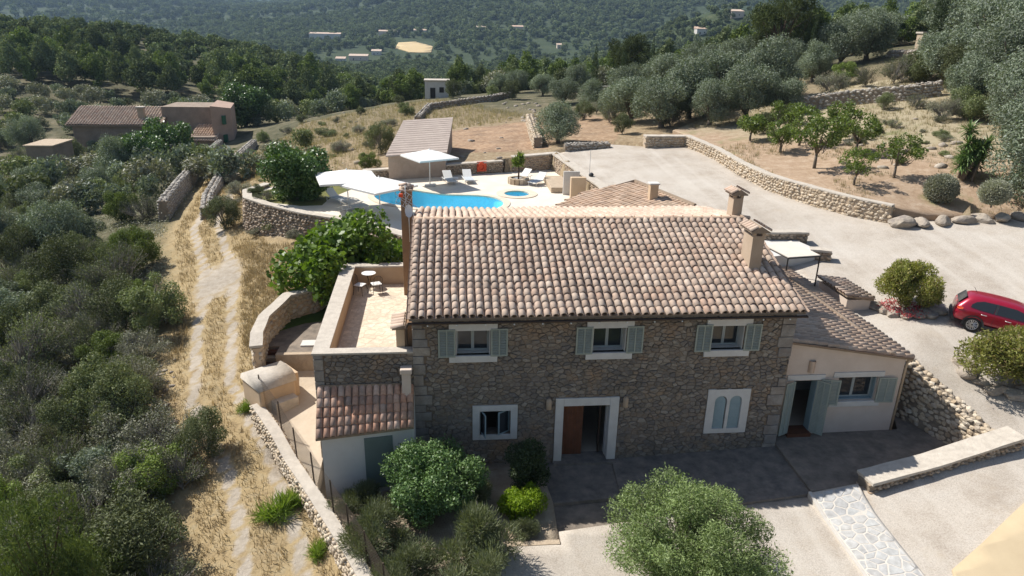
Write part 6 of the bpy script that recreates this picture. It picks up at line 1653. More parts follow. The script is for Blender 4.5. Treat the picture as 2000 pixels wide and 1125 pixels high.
for s in range(6): proto('scrub', 120+s, blobset(1.9, (2.7,3.4,2.3)[s % 3], .1, (20,26,16)[s % 3], 120+s, .15, .38), 13000, .125, .05, (M['l_scrub'],M['l_scrub2'],M['l_scrub'],M['l_scrub3'],M['l_scrub2'],M['l_olive'])[s], M['bark_pale'], .08, .25, 10, 60, .014, outward=.85, shell=.5, zmin=0)
for s in range(4): proto('grey', 140+s, blobset(1.9, 2.5, .1, 18, 140+s, .16, .36), (5000,7500,3600,6500)[s], .11, .035, M['l_grey'] if s % 2 else M['l_scrub2'], M['bark_pale'], .06, .2, 9, 260, .014, outward=.5, shell=.35, zmin=0)
for s in range(3): proto('citrus', 160+s, blobset(1.45, 2.6, .8, 18, 160+s, .14, .30), 1900, .16, .075, M['l_citrus'], M['bark'], .075, .75, 7, 12, .012, outward=.35, shell=.4)
proto('citrus_round', 165, blobset(.95, 2.0, .6, 12, 165, .4, .6), 3200, .16, .08, M['l_citrus'], M['bark'], .075, .6, 5, 0, outward=.6, shell=.6)
M['l_pine2'] = leaf_mat('dark_pine_needle', [(.05,.065,.025),(.075,.092,.035),(.10,.12,.05)], .15, vary=.5, spec=.05)
for s in range(4): proto('pine', 170+s, blobset(2.6, 7.2, 1.6, 16, 170+s, .22, .42), 9000, .34, .05, M['l_pine2'] if s < 2 else M['l_pine'], M['trunk_brown'], .2, 2.5, 10, 20, .02, outward=.3, shell=.45, along=.5)
for s in range(4):
    bl = blobset(2.3, 5.6, .6, 9, 180+s, .28, .48); bl += [(0,0,5.2,.7),(0,0,4.2,1.2)]
    proto('hill_pine', 180+s, bl, 2600, .42, .16, M['l_pine'] if s % 2 else M['l_far'], M['trunk_brown'], .16, 1.2, 4, 0, outward=.5, shell=.5)
for s in range(3): proto('hill_bush', 190+s, blobset(1.8, 2.4, .1, 8, 190+s, .3, .5), 1500, .32, .13, (M['l_scrub'], M['l_grey'], M['l_olive'])[s], M['bark'], .08, .3, 4, 0, outward=.5, shell=.5, zmin=0)
for s in range(4): proto('far_tree', 200+s, blobset(2.9, 4.8, .2, 8, 200+s, .3, .5), 520, .9, .5, M['l_far'], M['bark'], .15, .6, 2, 0, outward=.8, shell=.7, zmin=0)
def cyp(seed, H=8.0, R=.75):
    bl = [(0.08*math.sin(i*2.1), .08*math.cos(i*1.7), .5+i*(H-.9)/11, R*(1.0 if i < 7 else 1-(i-7)*.17)) for i in range(12)]
    proto('cypress', seed, bl, 5000, .22, .06, M['l_dark'], M['bark'], .12, .6, 0, 0, outward=.3, shell=.6, along=.8, squash=1.2)
cyp(210)
proto('fig', 220, blobset(3.3, 4.7, .5, 34, 220, .2, .34), 15000, .27, .21, M['l_fig'], M['bark'], .16, .8, 10, 0, outward=.5, shell=.5, up=.4)
proto('carob', 221, blobset(2.5, 4.5, .3, 30, 221, .26, .40), 16000, .22, .13, M['l_carob'], M['bark'], .2, .9, 6, 0, outward=.6, shell=.55, up=.3)
proto('round_shrub', 222, blobset(1.9, 2.8, .15, 48, 222, .15, .34), 36000, .105, .055, M['l_pitt'], M['bark'], .08, .3, 8, 40, .01, outward=.85, shell=.55, zmin=0)
for s in range(2): proto('rosemary', 224+s, blobset(1.1, 1.35, .05, 16, 224+s, .25, .42), 12000, .15, .018, M['l_rosemary'], M['bark_pale'], .04, .15, 8, 40, .008, outward=.2, shell=.3, along=1.2, zmin=0)
proto('lime_shrub', 227, blobset(.85, 1.25, .1, 13, 227, .32, .5), 7000, .09, .06, M['l_lime'], M['bark'], .04, .2, 5, 0, outward=.5, shell=.55, zmin=0)
proto('dark_shrub', 228, blobset(.9, 2.3, .1, 15, 228, .35, .5), 9000, .10, .05, M['l_dark'], M['bark'], .05, .3, 5, 0, outward=.5, shell=.55, zmin=0)
proto('front_olive', 229, blobset(2.8, 4.5, .2, 64, 229, .12, .30), 80000, .12, .032, M['l_front'], M['bark'], .2, .9, 10, 200, .012, outward=.7, shell=.45, along=.4)
proto('bed_bush', 230, blobset(1.35, 2.0, .1, 26, 230, .2, .38), 22000, .12, .04, M['l_bed'], M['bark_pale'], .04, .15, 8, 60, .009, outward=.3, shell=.4, along=.5, zmin=0)
proto('bed_bush', 231, blobset(1.5, 1.5, .1, 26, 231, .2, .38), 22000, .11, .04, M['l_bed'], M['bark_pale'], .04, .15, 8, 60, .009, outward=.3, shell=.4, along=.4, zmin=0)
proto('ball', 232, [(0,0,.80,.88)], 22000, .10, .05, M['l_ball'], M['bark'], .05, .2, 1, 0, outward=.35, shell=.86, along=.7, squash=.92, zmin=0)
proto('small_palm', 233, [(0,0,1.5,.45),(.1,0,1.75,.35),(-.12,.1,1.3,.35)], 420, .55, .10, M['l_citrus'], M['trunk_brown'], .07, 1.1, 1, 0, outward=.2, shell=.3, along=.9)
proto('weed', 234, [(0,0,.15,.4),(.3,.1,.15,.3),(-.25,.2,.12,.3)], 900, .34, .02, M['grass_green'], M['bark'], .01, .05, 0, 0, outward=.1, shell=.2, along=1.6, zmin=0)

def plant(kind, loc, scale, rz, label, name, cat, group=None, var=0, sz=1.0, tnames=('trunk', 'crown')):
    tk, cr, _ = PROTO[kind][var % len(PROTO[kind])]
    root = thing(name, loc, label, cat, group); LOCAL.add(root.name)
    root.rotation_euler.z = rz; root.scale = (scale, scale, scale*sz)
    a = bpy.data.objects.new(tnames[0], tk); COL.objects.link(a); a.parent = root
    b = bpy.data.objects.new(tnames[1], cr); COL.objects.link(b); b.parent = root
    return root
R_ = random.Random(99)
def plant_col(kind, u, vtop, dist, label, name, cat, group=None, var=0, H=7.2, w=1.0, lean=0.0):
    """tree at a given distance whose top is seen at photo row vtop"""
    d = ray(u, vtop); t = dist/math.hypot(d[0], d[1]); p = CAM+t*d; zb = gz(p[0], p[1]); sc = max(.3, (p[2]-zb)/H)
    r = plant(kind, (float(p[0]), float(p[1]), zb-.1), sc*w, R_.uniform(0, 6.28), label, name, cat, group, var, 1/w)
    r.rotation_euler.x = lean; return r
def plant_at(kind, u, v, scale, label, name, cat, group=None, var=0, sz=1.0, z=None):
    x, y, zz = GH(u, v) if z is None else G(u, v, z)
    return plant(kind, (x, y, zz-.05), scale, R_.uniform(0, 6.28), label, name, cat, group, var, sz)
ST = ('stem', 'foliage')
# garden in front of the house
plant_at('front_olive', 1338, 1152, .95, 'large pale green olive tree in the gravel at the bottom edge', 'olive_tree', 'tree', None, 0, .82, z=-.5)
plant_at('round_shrub', 845, 1005, 1.0, 'rounded mid green shrub in front of the small window', 'garden_shrub', 'shrub', None, 0, .95, z=-.4)
plant_at('dark_shrub', 1028, 965, .95, 'dark upright shrub in the shade left of the front door', 'garden_shrub', 'shrub', None, 0, 1, z=-.35)
plant_at('lime_shrub', 1022, 1012, .98, 'bright yellow green shrub at the corner of the planted bed', 'garden_shrub', 'shrub', None, 0, 1, z=-.4)
plant_at('rosemary', 728, 1078, 1.2, 'grey green rosemary bush beside the fence below the shed', 'rosemary_bush', 'shrub', None, 0, 1, z=-.5)
plant_at('rosemary', 695, 1000, .85, 'small rosemary bush right at the corner of the white shed', 'rosemary_bush', 'shrub', None, 1, 1, z=-.4)
plant_at('rosemary', 925, 1128, 1.45, 'big rosemary bush in front of the rounded shrub at the bottom', 'rosemary_bush', 'shrub', None, 1, 1.1, z=-.5)
plant_at('rosemary', 790, 1155, 1.15, 'rosemary bush cut by the bottom edge beside the fence', 'rosemary_bush', 'shrub', None, 0, 1, z=-.6)
plant_at('rosemary', 1022, 1045, .5, 'little grey lavender clump in front of the yellow green shrub', 'lavender_clump', 'shrub', None, 0, 1, z=-.4)
plant_at('rosemary', 925, 985, .85, 'brown tinged bush behind the rounded garden shrub', 'garden_shrub', 'shrub', None, 1, 1.3, z=-.35)
# trees round the yard and pool
plant('fig', (-4.2,12.4,1.3), 1.16, .4, 'broad bright green fig tree between the yard and the pool terrace', 'fig_tree', 'tree')
plant('carob', (-9.2,26.2,3.6), 1.0, 1.1, 'dense dark green carob tree at the left end of the pool terrace', 'carob_tree', 'tree')
plant('small_palm', (6.97,31.7,4.3), 1.0, 0, 'small palm growing in the round stone planter by the pool', 'palm', 'palm')
# beds by the drive
plant_at('bed_bush', 1770, 600, 1.12, 'green and rust bush with red flowers in the rock bed behind the wing', 'flowering_bush', 'shrub', None, 0, 1.05, z=3.45)
x, y, z = G(1765, 602, 3.45); V, F = leaf_cloud([(0,0,.12,1.1)], 900, .09, .06, 77, squash=.14, zmin=.02); o = obj('flower_carpet', mesh_np('flower_carpet', V, F, M['l_red'])); o.location = (x, y, float(DRV(x,y))); tag(o, 'red flowers spreading under the bush in the rock bed', 'flowers')
plant_at('bed_bush', 1968, 742, 1.5, 'yellow green bush in the rock bed in front of the red car', 'flowering_bush', 'shrub', None, 1, .95, z=2.6)
plant_at('bed_bush', 1985, 665, .7, 'small yellow green bush half hiding the red car sill', 'flowering_bush', 'shrub', None, 1, .8, z=2.95)
# orchard
for i, (u, v, sc, k, var, lb) in enumerate([(1465,276,1.15,'citrus_round',0,'compact round citrus tree nearest the drive corner in the orchard'),(1524,297,1.05,'citrus',0,'thin fruit tree behind the grass patch in the orchard'),(1590,329,1.5,'citrus',1,'largest leafy fruit tree in the middle of the orchard'),(1560,285,1.3,'citrus',2,'leafy fruit tree behind the largest orchard tree'),(1671,302,1.35,'citrus',0,'tall sparse fruit tree near the hill wall in the orchard'),(1668,364,.95,'citrus',2,'small fruit tree nearest the curved wall in the orchard'),(1745,348,1.15,'citrus',1,'airy fruit tree left of the yucca in the orchard'),(1640,275,1.2,'citrus',1,'fruit tree in the back row below the hill wall'),(1520,262,1.1,'citrus',2,'shaded fruit tree at the back edge of the orchard')]):
    plant_at(k, u, v, sc, lb, 'fruit_tree', 'tree', 'fruit trees in the orchard', var, 1.0)
plant_at('ball', 1833, 394, 1.0, 'larger clipped grey ball bush beside the yucca', 'ball_bush', 'shrub', 'clipped grey ball bushes')
plant_at('ball', 1936, 402, .86, 'smaller clipped grey ball bush at the right', 'ball_bush', 'shrub', 'clipped grey ball bushes')
# yucca clump
def yucca():
    x, y, z = GH(1882, 350); root = thing('yucca_clump', (x, y, z), 'tall clump of spiky yuccas above the ball bushes', 'yucca'); r = random.Random(8)
    for i in range(16):
        a = r.uniform(0, 6.28); d = r.uniform(.05, .6); bx, by = x+d*math.cos(a), y+d*math.sin(a); h = r.uniform(1.0, 3.3)
        tx, ty = bx+r.uniform(-.55,.55), by+r.uniform(-.4,.4)
        MB().tube([(bx,by,z-.1),((bx+tx)/2,(by+ty)/2,z+h*.5),(tx,ty,z+h)], [.10,.085,.07], 6).build('stem', M['bark'], root, True)
        mb = MB()
        for k in range(80):
            ph = r.uniform(0, 6.28); el = r.uniform(-.7, 1.35); L = r.uniform(.6, .95)
            dv = Vector((math.cos(ph)*math.cos(el), math.sin(ph)*math.cos(el), math.sin(el))); sd = dv.cross(Vector((0,0,1))).normalized()*.045; c = Vector((tx,ty,z+h-.12+r.uniform(-.25,.1)))
            mb.add([c-sd, c+sd, c+dv*L*.6+sd-Vector((0,0,.03)), c+dv*L-Vector((0,0,.10)), c+dv*L*.6-sd-Vector((0,0,.03))], [(0,1,2,3,4)])
        mb.build('leaf_rosette', M['l_yucca'], root)
yucca()
# wild olives on the right and behind
KN = {'scrub': 'green mastic bush', 'grey': 'grey twiggy bush', 'olive': 'silvery wild olive'}
OL = [(1232,240,1.25,0),(1290,250,1.35,1),(1345,232,1.5,2),(1405,215,1.45,0),(1455,235,1.3,1),(1500,200,1.5,2),(1300,185,1.35,0),(1370,165,1.4,1),(1440,160,1.4,2),(1250,190,1.1,1),(1535,150,1.2,0),(1640,130,1.35,1),(1585,160,1.0,2),(1690,118,1.45,0),
 (1100,205,1.0,1),(1130,180,1.05,2),(1060,188,.9,0),(1030,170,.95,1),(985,160,.95,2),(1085,165,1.1,0),(1840,165,1.25,1),(1900,120,1.9,2),(1960,90,1.8,0),(1960,200,1.6,1),(1885,215,1.0,2),(1995,160,1.5,0),(1995,262,1.1,1),(2045,405,1.5,2),(2000,345,1.1,0),(1915,170,1.4,1)]
plant_at('olive', 1090, 280, .98, 'big rounded olive bush between the drive corner and the ploughed plot', 'olive_bush', 'tree', None, 2, .92)
plant_at('grey', 1308, 248, 1.0, 'dry pale bush beside the end of the orchard wall', 'dry_bush', 'shrub', None, 0, 1)
plant_col('pine', 1222, 36, 118, 'tall dark pine standing over the wild olives at centre right', 'pine_tree', 'tree', None, 0)
plant_col('pine', 1545, -45, 100, 'tallest pine touching the top edge', 'pine_tree', 'tree', None, 1)
plant_col('pine', 1605, -5, 104, 'darker pine right of the tallest pine', 'pine_tree', 'tree', None, 0)
plant_col('pine', 1510, 20, 108, 'smaller pine left of the tallest pine', 'pine_tree', 'tree', None, 0)
for u, v, D, lb in [(1166,80,100,'dark cypress left of the tall centre pine'),(1222,74,96,'cypress in front of the tall centre pine trunk'),(1278,68,110,'slim cypress right of the tall centre pine'),(1306,80,105,'short cypress in the gap behind the grove'),(1464,38,112,'cypress against the bare tan hill'),(1597,22,95,'cypress beside the tallest pine'),(1382,60,118,'small cypress behind the middle of the grove')]:
    plant_col('cypress', u, v, D, lb, 'cypress', 'tree', 'cypresses on the hill', 0, 8.0, .55)
plant_col('cypress', 1850, -60, 92, 'tall leaning cypress at the top right', 'cypress', 'tree', 'cypresses on the hill', 0, 8.0, .75, .06)
EX = [('olive',1265,165,1.3,0),('olive',1325,150,1.35,1),('olive',1395,140,1.35,2),('olive',1470,140,1.3,0),('olive',1185,165,1.0,1),('olive',1155,215,.9,2),('olive',1120,150,1.05,0),('olive',1225,215,1.2,2),('olive',1385,245,1.0,0),('olive',1520,225,.95,1),('scrub',1540,245,.7,0),('scrub',1490,262,.6,1),
 ('scrub',1780,160,1.3,2),('scrub',1820,150,1.2,0),('scrub',1865,175,1.3,1),('grey',1745,165,1.1,0),('grey',1620,185,1.0,1),('grey',1690,170,.9,2),('scrub',1650,165,.9,3),('olive',1720,95,1.3,1),('olive',1660,100,1.3,0),('olive',1870,90,1.7,1),('olive',1930,150,1.7,0),('olive',1985,240,1.4,2),('scrub',1880,232,1.1,2),('grey',1840,235,.8,1),('scrub',1725,215,.5,1),('grey',1790,215,.6,2),('olive',1940,40,1.6,0),('olive',1990,40,1.6,2)]
EX += [('olive',)+o for o in OL]
EX += [('olive',905,184,.85,0),('olive',940,180,1.0,1),('olive',975,182,.9,2),('olive',1012,182,1.0,0),('scrub',885,192,.9,1),('scrub',960,192,.8,0),('scrub',1000,194,.9,4),('scrub',1140,235,.7,1),('grey',1190,240,.8,0),('grey',1165,222,.8,1),('scrub',1215,262,.6,4),('olive',1200,230,.9,1)]
zc = {}
for k, u, v, sc, var in sorted(EX, key=lambda t: t[1]):
    zone = 'between the dry field and drive corner' if u < 1240 else 'in the dense grove behind the drive' if u < 1560 else 'around the hill wall above the orchard' if u < 1850 else 'on the slope along the right edge'
    zc[k, zone] = zc.get((k, zone), 0)+1
    plant_at(k, u, v, sc, '%s %s from the left %s' % (ORD[zc[k, zone]-1], KN[k], zone), {'scrub': 'mastic_bush', 'grey': 'twiggy_bush', 'olive': 'wild_olive'}[k], 'bush' if k != 'olive' else 'tree', 'wild olives and bushes of the right hand slope', var, R_.uniform(.9,1.1))
# trees beyond the pool and round the neighbour house
for kind, u, v, sc, lb, var, sz in [('citrus',677,183,2.4,'lone light green tree at the end of the low terrace wall',1,1.0),('citrus_round',592,194,2.2,'bright green shrub on the terraces above the field',0,.9),('citrus_round',632,186,1.9,'second bright shrub on the terraces left of the lone tree',0,.9),('carob',330,330,1.35,'dark leafy tree in front of the neighbour house left of the lane',0,1.1),('carob',285,350,1.3,'leafy tree left of the dark tree before the neighbour house',0,1.0),
    ('olive',745,130,1.2,'bright rounded tree beside the valley farmhouse',1,1.0),('scrub',512,278,.7,'bush at the lane end right of the neighbour house',0,1.0),('scrub',440,448,.75,'dark bush against the foot of the pool retaining wall',1,1.0),('scrub',635,268,.95,'low green mound in the dry field',2,.55),('scrub',795,225,.8,'green bush at the rubble corner of the ploughed plot',0,.9),('scrub',745,300,.8,'bush beside the left wall of the field store',1,1.1),('scrub',720,330,.6,'low bush behind the pool back wall left end',3,.9),('scrub',590,240,.6,'dark low bush on the terraces beside the field',1,.7),('grey',820,190,1.0,'grey bush below the small pale hut',0,1.0),('olive',880,165,.85,'olive right of the small pale hut',0,1.0),('olive',905,150,.9,'olive behind the small pale hut',2,1.0),('citrus',1525,300,.8,'young fruit tree low beside the grass patch',2,1.0)]:
    plant_at(kind, u, v, sc, lb, 'tree' if kind != 'scrub' and kind != 'grey' else 'bush', 'tree' if kind not in ('scrub','grey') else 'bush', None, var, sz)
plant_col('carob', 470, 158, 134, 'dense dark green tree right of the neighbour house gable', 'shade_tree', 'tree', None, 0, 4.4)
for u, v, k, sc, lb in [(445,410,'grey',.6,'dry brown bush on the bank left of the pool retaining wall'),(470,385,'grey',.7,'dry bush behind the left curve of the pool wall'),(455,360,'grey',.6,'dry bush above the lane wall end'),(530,458,'scrub',.38,'small bush at the foot of the pool retaining wall'),(580,470,'grey',.4,'grey clump at the foot of the pool retaining wall by the fig'),(500,462,'grey',.35,'smallest dry clump under the pool retaining wall')]:
    plant_at(k, u, v, sc, lb, 'bank_bush', 'bush', None, 1, .9)
# the scrub left of the lane
SC = []
def band(v): return 'neighbour house' if v < 330 else 'pool' if v < 450 else 'fig tree' if v < 610 else 'roof terrace' if v < 760 else 'white shed' if v < 930 else 'front garden'
rows = [(300,[10,70,130,190,240],['scrub','olive','grey','scrub','scrub']),(345,[30,110,165,225],['grey','olive','scrub','grey']),(385,[-20,60,130,200,262],['olive','olive','grey','olive','scrub']),(430,[10,90,160,235,290],['scrub','olive','scrub','scrub','grey']),
 (480,[-20,50,120,185,250],['olive','scrub','scrub','scrub','scrub']),(530,[20,85,150,215,278],['grey','scrub','grey','scrub','scrub']),(590,[-10,60,130,200,270],['scrub','grey','scrub','grey','scrub']),(650,[30,105,180,250,312],['scrub','scrub','grey','scrub','scrub']),
 (715,[-10,70,150,225,290],['grey','scrub','grey','scrub','grey']),(790,[20,110,195,265],['scrub','grey','scrub','grey']),(870,[-20,80,170,250],['scrub','grey','scrub','grey']),(900,[335,395],['grey','scrub']),(960,[20,120,215,300,365],['scrub','grey','scrub','scrub','grey']),(1060,[-10,100,200,290],['scrub','scrub','grey','scrub']),(1150,[40,150,250,330],['scrub','grey','scrub','grey']),(1230,[90,200,300],['scrub','scrub','grey'])]
for v, us, ks in rows:
    for u, k in zip(us, ks): SC.append((u+R_.uniform(-12,12), v+R_.uniform(-10,10), k))
for q in range(70):
    v = R_.uniform(300, 1180); um = 300 if v > 700 else 250
    SC.append((R_.uniform(-20, um), v, R_.choice(['scrub','grey','grey','olive'] if v < 560 else ['scrub','grey','grey'])))
cnt = {}
KN = {'scrub': 'green mastic bush', 'grey': 'grey twiggy bush', 'olive': 'silvery wild olive'}
for u, v, k in sorted(SC):
    b = band(v); cnt[b, k] = cnt.get((b, k), 0)+1
    lb = '%s %s from the left edge among the scrub level with the %s' % (ORD[cnt[b, k]-1], KN[k], b)
    sc = {'scrub': R_.uniform(.5,1.15), 'grey': R_.uniform(.6,1.3), 'olive': R_.uniform(.7,1.2)}[k]
    if v > 850: sc *= .85
    plant_at(k, u, v, sc, lb, {'scrub': 'mastic_bush', 'grey': 'twiggy_bush', 'olive': 'wild_olive'}[k], 'bush' if k != 'olive' else 'tree', 'scrub left of the lane', R_.randrange(6), R_.uniform(.75,1.25))
plant_col('pine', 45, 965, 19.5, 'young yellow green pine in the bottom left corner', 'young_pine', 'tree', None, 2, 7.2, .62)
plant_col('pine', 125, 1055, 18.5, 'smaller young pine beside the bottom left corner pine', 'young_pine', 'tree', None, 3, 7.2, .55)
for u, v, s, lb in [(548,1010,1.5,'lush green grass clump at the lane edge below the shed'),(490,800,1.0,'ivy like green clump on the top end of the lane wall'),(620,1080,.9,'darker weed clump low against the lane wall'),(575,985,1.0,'smaller grass clump above the lush lane clump')]:
    plant_at('weed', u, v, s, lb, 'grass_clump', 'plant')

for i, (u, v, k, sc) in enumerate([(560,262,'grey',.6),(600,225,'scrub',.6),(655,240,'grey',.55),(700,262,'grey',.6),(705,225,'scrub',.5),(760,248,'grey',.65),(725,290,'grey',.6),(665,300,'grey',.7),(600,285,'grey',.5),(540,240,'scrub',.5),(780,205,'scrub',.6)]):
    plant_at(k, u, v, sc, '%s of the larger bushes standing in the fallow field, counted nearest the lane first' % ORD[sorted([560,600,655,700,705,760,725,665,600.5,540,780]).index(u if i != 8 else 600.5)], 'field_bush', 'bush', 'bushes in the fallow field', i, .8)
for q in range(70):
    u, v = R_.choice([(R_.uniform(520,830), R_.uniform(205,330)), (R_.uniform(1620,1880), R_.uniform(222,320)), (R_.uniform(430,520), R_.uniform(300,400))])
    k = R_.choice(['grey','grey','scrub'])
    plant_at(k, u, v, R_.uniform(.16,.42), 'low dry weed clump scattered in the fallow ground', 'weed_clump', 'plant', 'weed clumps of the fallow ground', R_.randrange(3), R_.uniform(.5,.9))
# ------------------------------------------------------------------ dry grass along the lane and in the fields
def tufts(name, pts, nb, L, mat, label_kind='stuff', seed=0):
    rng = np.random.default_rng(seed); n = len(pts); P = np.repeat(np.array(pts), nb, 0); m = len(P)
    P = P+np.column_stack([rng.normal(0, .09, m), rng.normal(0, .09, m), np.zeros(m)])
    a = rng.uniform(0, 2*math.pi, m); lean = rng.uniform(.1, .9, m); l = L*rng.uniform(.5, 1.3, m)
    d = np.column_stack([np.cos(a)*np.sin(lean), np.sin(a)*np.sin(lean), np.cos(lean)]); w = np.column_stack([-np.sin(a), np.cos(a), np.zeros(m)])*.014
    V = np.stack([P-w, P+w, P+d*l[:, None]], 1).reshape(-1, 3)
    return obj(name, mesh_np(name, V, np.arange(3*m).reshape(m, 3), mat), None, 'stuff')
rng = np.random.default_rng(12)
x = rng.uniform(-30, -1, 60000); y = rng.uniform(-9, 75, 60000); d_ = np.abs(seg_dist(x, y, LANE))
dd_ = seg_dist(x, y, LANE)
keep = ((d_ < .45) | ((d_ > 1.2) & (d_ < 3.2) & (dd_ > 0)) | ((d_ > 1.2) & (d_ < 2.2))) & (rng.random(60000) < .9) & (x < -1.5)
jx = np.exp(-((x+12.6)/1.5)**2-((y-18.5)/3.6)**2); keep &= jx < .45
keep &= ~inside(POOL_POLY, x, y) & ~inside([(-7.3,3),(-6.2,2.2),(-3,-3),(2,-14),(5,-14),(5,14),(-4,15),(-6.7,10.4)], x, y)
x, y = x[keep], y[keep]; z = hz(x, y)
tg = tufts('dry_grass', np.column_stack([x, y, z]), 5, .25, M['grass_gold'], seed=1); tag(tg, 'golden dry grass growing between and beside the lane tracks', 'grass')
x = rng.uniform(-14, -5, 4000); y = rng.uniform(8, 24, 4000); k = inside([(-13,10),(-8,8.5),(-6.9,11),(-5.2,16),(-6.5,19.5),(-9,21.5),(-13,24)], x, y) & (np.abs(seg_dist(x, y, LANE)) > 1.4)
x, y = x[k], y[k]; tag(tufts('dry_grass', np.column_stack([x, y, hz(x, y)]), 6, .38, M['grass_gold'], seed=2), 'dry golden grass in the triangle between lane and yard wall', 'grass')
x = rng.uniform(-24, 14, 9000); y = rng.uniform(33, 100, 9000); k = inside([(-15,34),(-5,34.5),(-4,40),(1,57),(14,62),(0,100),(-22,95),(-24,70),(-19,50)], x, y) & (np.abs(seg_dist(x, y, LANE)) > 3)
x, y = x[k], y[k]; tag(tufts('dry_grass', np.column_stack([x, y, hz(x, y)]), 6, .6, leaf_mat('field_grass', [(.30,.235,.15),(.38,.31,.21),(.25,.21,.14),(.20,.20,.12)], .3, .8, .1), seed=3), 'tall faded grass and weeds of the fallow field behind the pool', 'grass')

x = rng.uniform(22, 60, 9000); y = rng.uniform(15, 50, 9000); k = inside(ORC_POLY, x, y) & (vnoise(x/3, y/3, 60)+(x-33)*.03 > .02)
x, y = x[k], y[k]; tag(tufts('dry_grass', np.column_stack([x, y, ORC(x, y)]), 6, .32, bpy.data.materials['field_grass'], seed=5), 'dry grass tufts on the orchard and the slope above it', 'grass')
x = rng.uniform(-60, -4, 30000); y = rng.uniform(-14, 75, 30000); k = (seg_dist(x, y, LANE) < -3.0) & (vnoise(x/2.2, y/2.2, 70) > -.12)
x, y = x[k][:9000], y[k][:9000]; m = len(x); nl = 14; cx = np.repeat(x, nl)+rng.normal(0, .28, m*nl); cy = np.repeat(y, nl)+rng.normal(0, .28, m*nl); cz = hz(cx, cy)+np.abs(rng.normal(0, .22, m*nl))
p = np.column_stack([cx, cy, cz]); nn_ = rand_unit(m*nl, rng)+np.array([0,0,.8]); t_ = np.cross(nn_, rand_unit(m*nl, rng)); t_ /= np.linalg.norm(t_, axis=1, keepdims=True); b_ = np.cross(nn_, t_); b_ /= np.linalg.norm(b_, axis=1, keepdims=True)
V = np.stack([p+t_*.08, p+b_*.03, p-t_*.08, p-b_*.03], 1).reshape(-1, 3)
tag(obj('undergrowth', mesh_np('undergrowth', V, np.arange(4*m*nl).reshape(-1, 4), M['l_grey']), None, 'stuff'), 'low grey green undergrowth covering the ground left of the lane', 'undergrowth')
# ------------------------------------------------------------------ trees of the far slopes
rngf = np.random.default_rng(33)
cand = []
n_ = 130000
az = np.radians(rngf.uniform(-47, 40, n_)); rr_ = 75*np.exp(rngf.uniform(0, math.log(2600/75), n_))
fx_ = CAM[0]+rr_*np.sin(az); fy_ = CAM[1]+rr_*np.cos(az); fz_ = hz(fx_, fy_)
azd = np.degrees(az)
near_ok = (~inside([(-32,60),(-14,58),(-12,34),(12,36),(30,40),(40,70),(30,110),(-10,118),(-35,100)], fx_, fy_)) & (~inside(ORC_POLY, fx_, fy_)) & (~inside([(-68,84),(-25,84),(-25,106),(-68,106)], fx_, fy_)) & (~inside([(12,38),(60,46),(70,70),(40,80),(12,62)], fx_, fy_))
Pv = np.stack([fx_-CAM[0], fy_-CAM[1], fz_-CAM[2]], 1); dz_ = Pv@FW
uu = 1000+CF*(Pv@RT)/dz_; vv = 562.5-CF*(Pv@UP)/dz_
vis = (uu > -60) & (uu < 2060) & (vv > -40) & (vv < 420) & near_ok
openp = (np.abs(uu-810) < 42) & (np.abs(vv-92) < 17)          # tan field in the valley
openp |= (np.abs(uu-1430) < 90) & (vv > 12) & (vv < 45) & (rngf.random(n_) < .85)
openp |= (np.abs(uu-900) < 30) & (np.abs(vv-128) < 8)
openp |= (np.abs(uu-690) < 45) & (np.abs(vv-115) < 14)
dens = np.clip(.75+1.0*vnoise(fx_/45, fy_/45, 40), .2, 1.0)
keep = vis & ~openp & (rngf.random(n_) < dens)
fx_, fy_, fz_, rr_, uu, vv = [a[keep] for a in (fx_, fy_, fz_, rr_, uu, vv)]
# thin by spacing
order = np.argsort(rr_); cellset = set(); sel = []
for i in order:
    s = (5.6 if uu[i] < 680 else 3.6) if rr_[i] < 300 else 4.0 if rr_[i] < 700 else 6.0 if rr_[i] < 1300 else 9.0
    key = (int(fx_[i]//s), int(fy_[i]//s))
    if key in cellset: continue
    cellset.add(key); sel.append(i)
sel = np.array(sel)
near = [i for i in sel if rr_[i] < 330]
near.sort(key=lambda i: rr_[i])
indiv = near[:1500]; nset = set(); cnt_k = {}
for q, i in enumerate(indiv):
    left = uu[i] < 650
    pine = (vnoise(fx_[i]/30, fy_[i]/30, 50) > .08) if left else (R_.random() < .35)
    if pine:
        tk, cr, _ = PROTO['hill_pine'][R_.randrange(4)]; nm, lb, ct, gp, sc = 'hill_pine', ('pine tree among the many pines covering the left hillside' if left else 'pine tree among the trees of the slope beyond the field'), 'tree', ('pines on the left hillside' if left else 'pines beyond the field'), (R_.uniform(.8,1.75) if left else R_.uniform(.7,1.25))
    else:
        tk, cr, _ = PROTO['hill_bush'][R_.randrange(3)]; nm, lb, ct, gp, sc = 'hill_bush', ('low bush among the scrub covering the left hillside' if left else 'low bush among the trees of the slope beyond the field'), 'bush', ('bushes on the left hillside' if left else 'bushes beyond the field'), R_.uniform(.8,1.6)
    if cnt_k.get(gp, 0) >= 145: continue
    cnt_k[gp] = cnt_k.get(gp, 0)+1; nset.add(i)
    o = bpy.data.objects.new(nm, cr); COL.objects.link(o)
    o.location = (fx_[i], fy_[i], fz_[i]-.1); o.rotation_euler.z = R_.uniform(0,6.28); o.scale = (sc, sc, sc*R_.uniform(.85,1.2)); tag(o, lb, ct, gp)
restp = [i for i in sel if i not in nset]
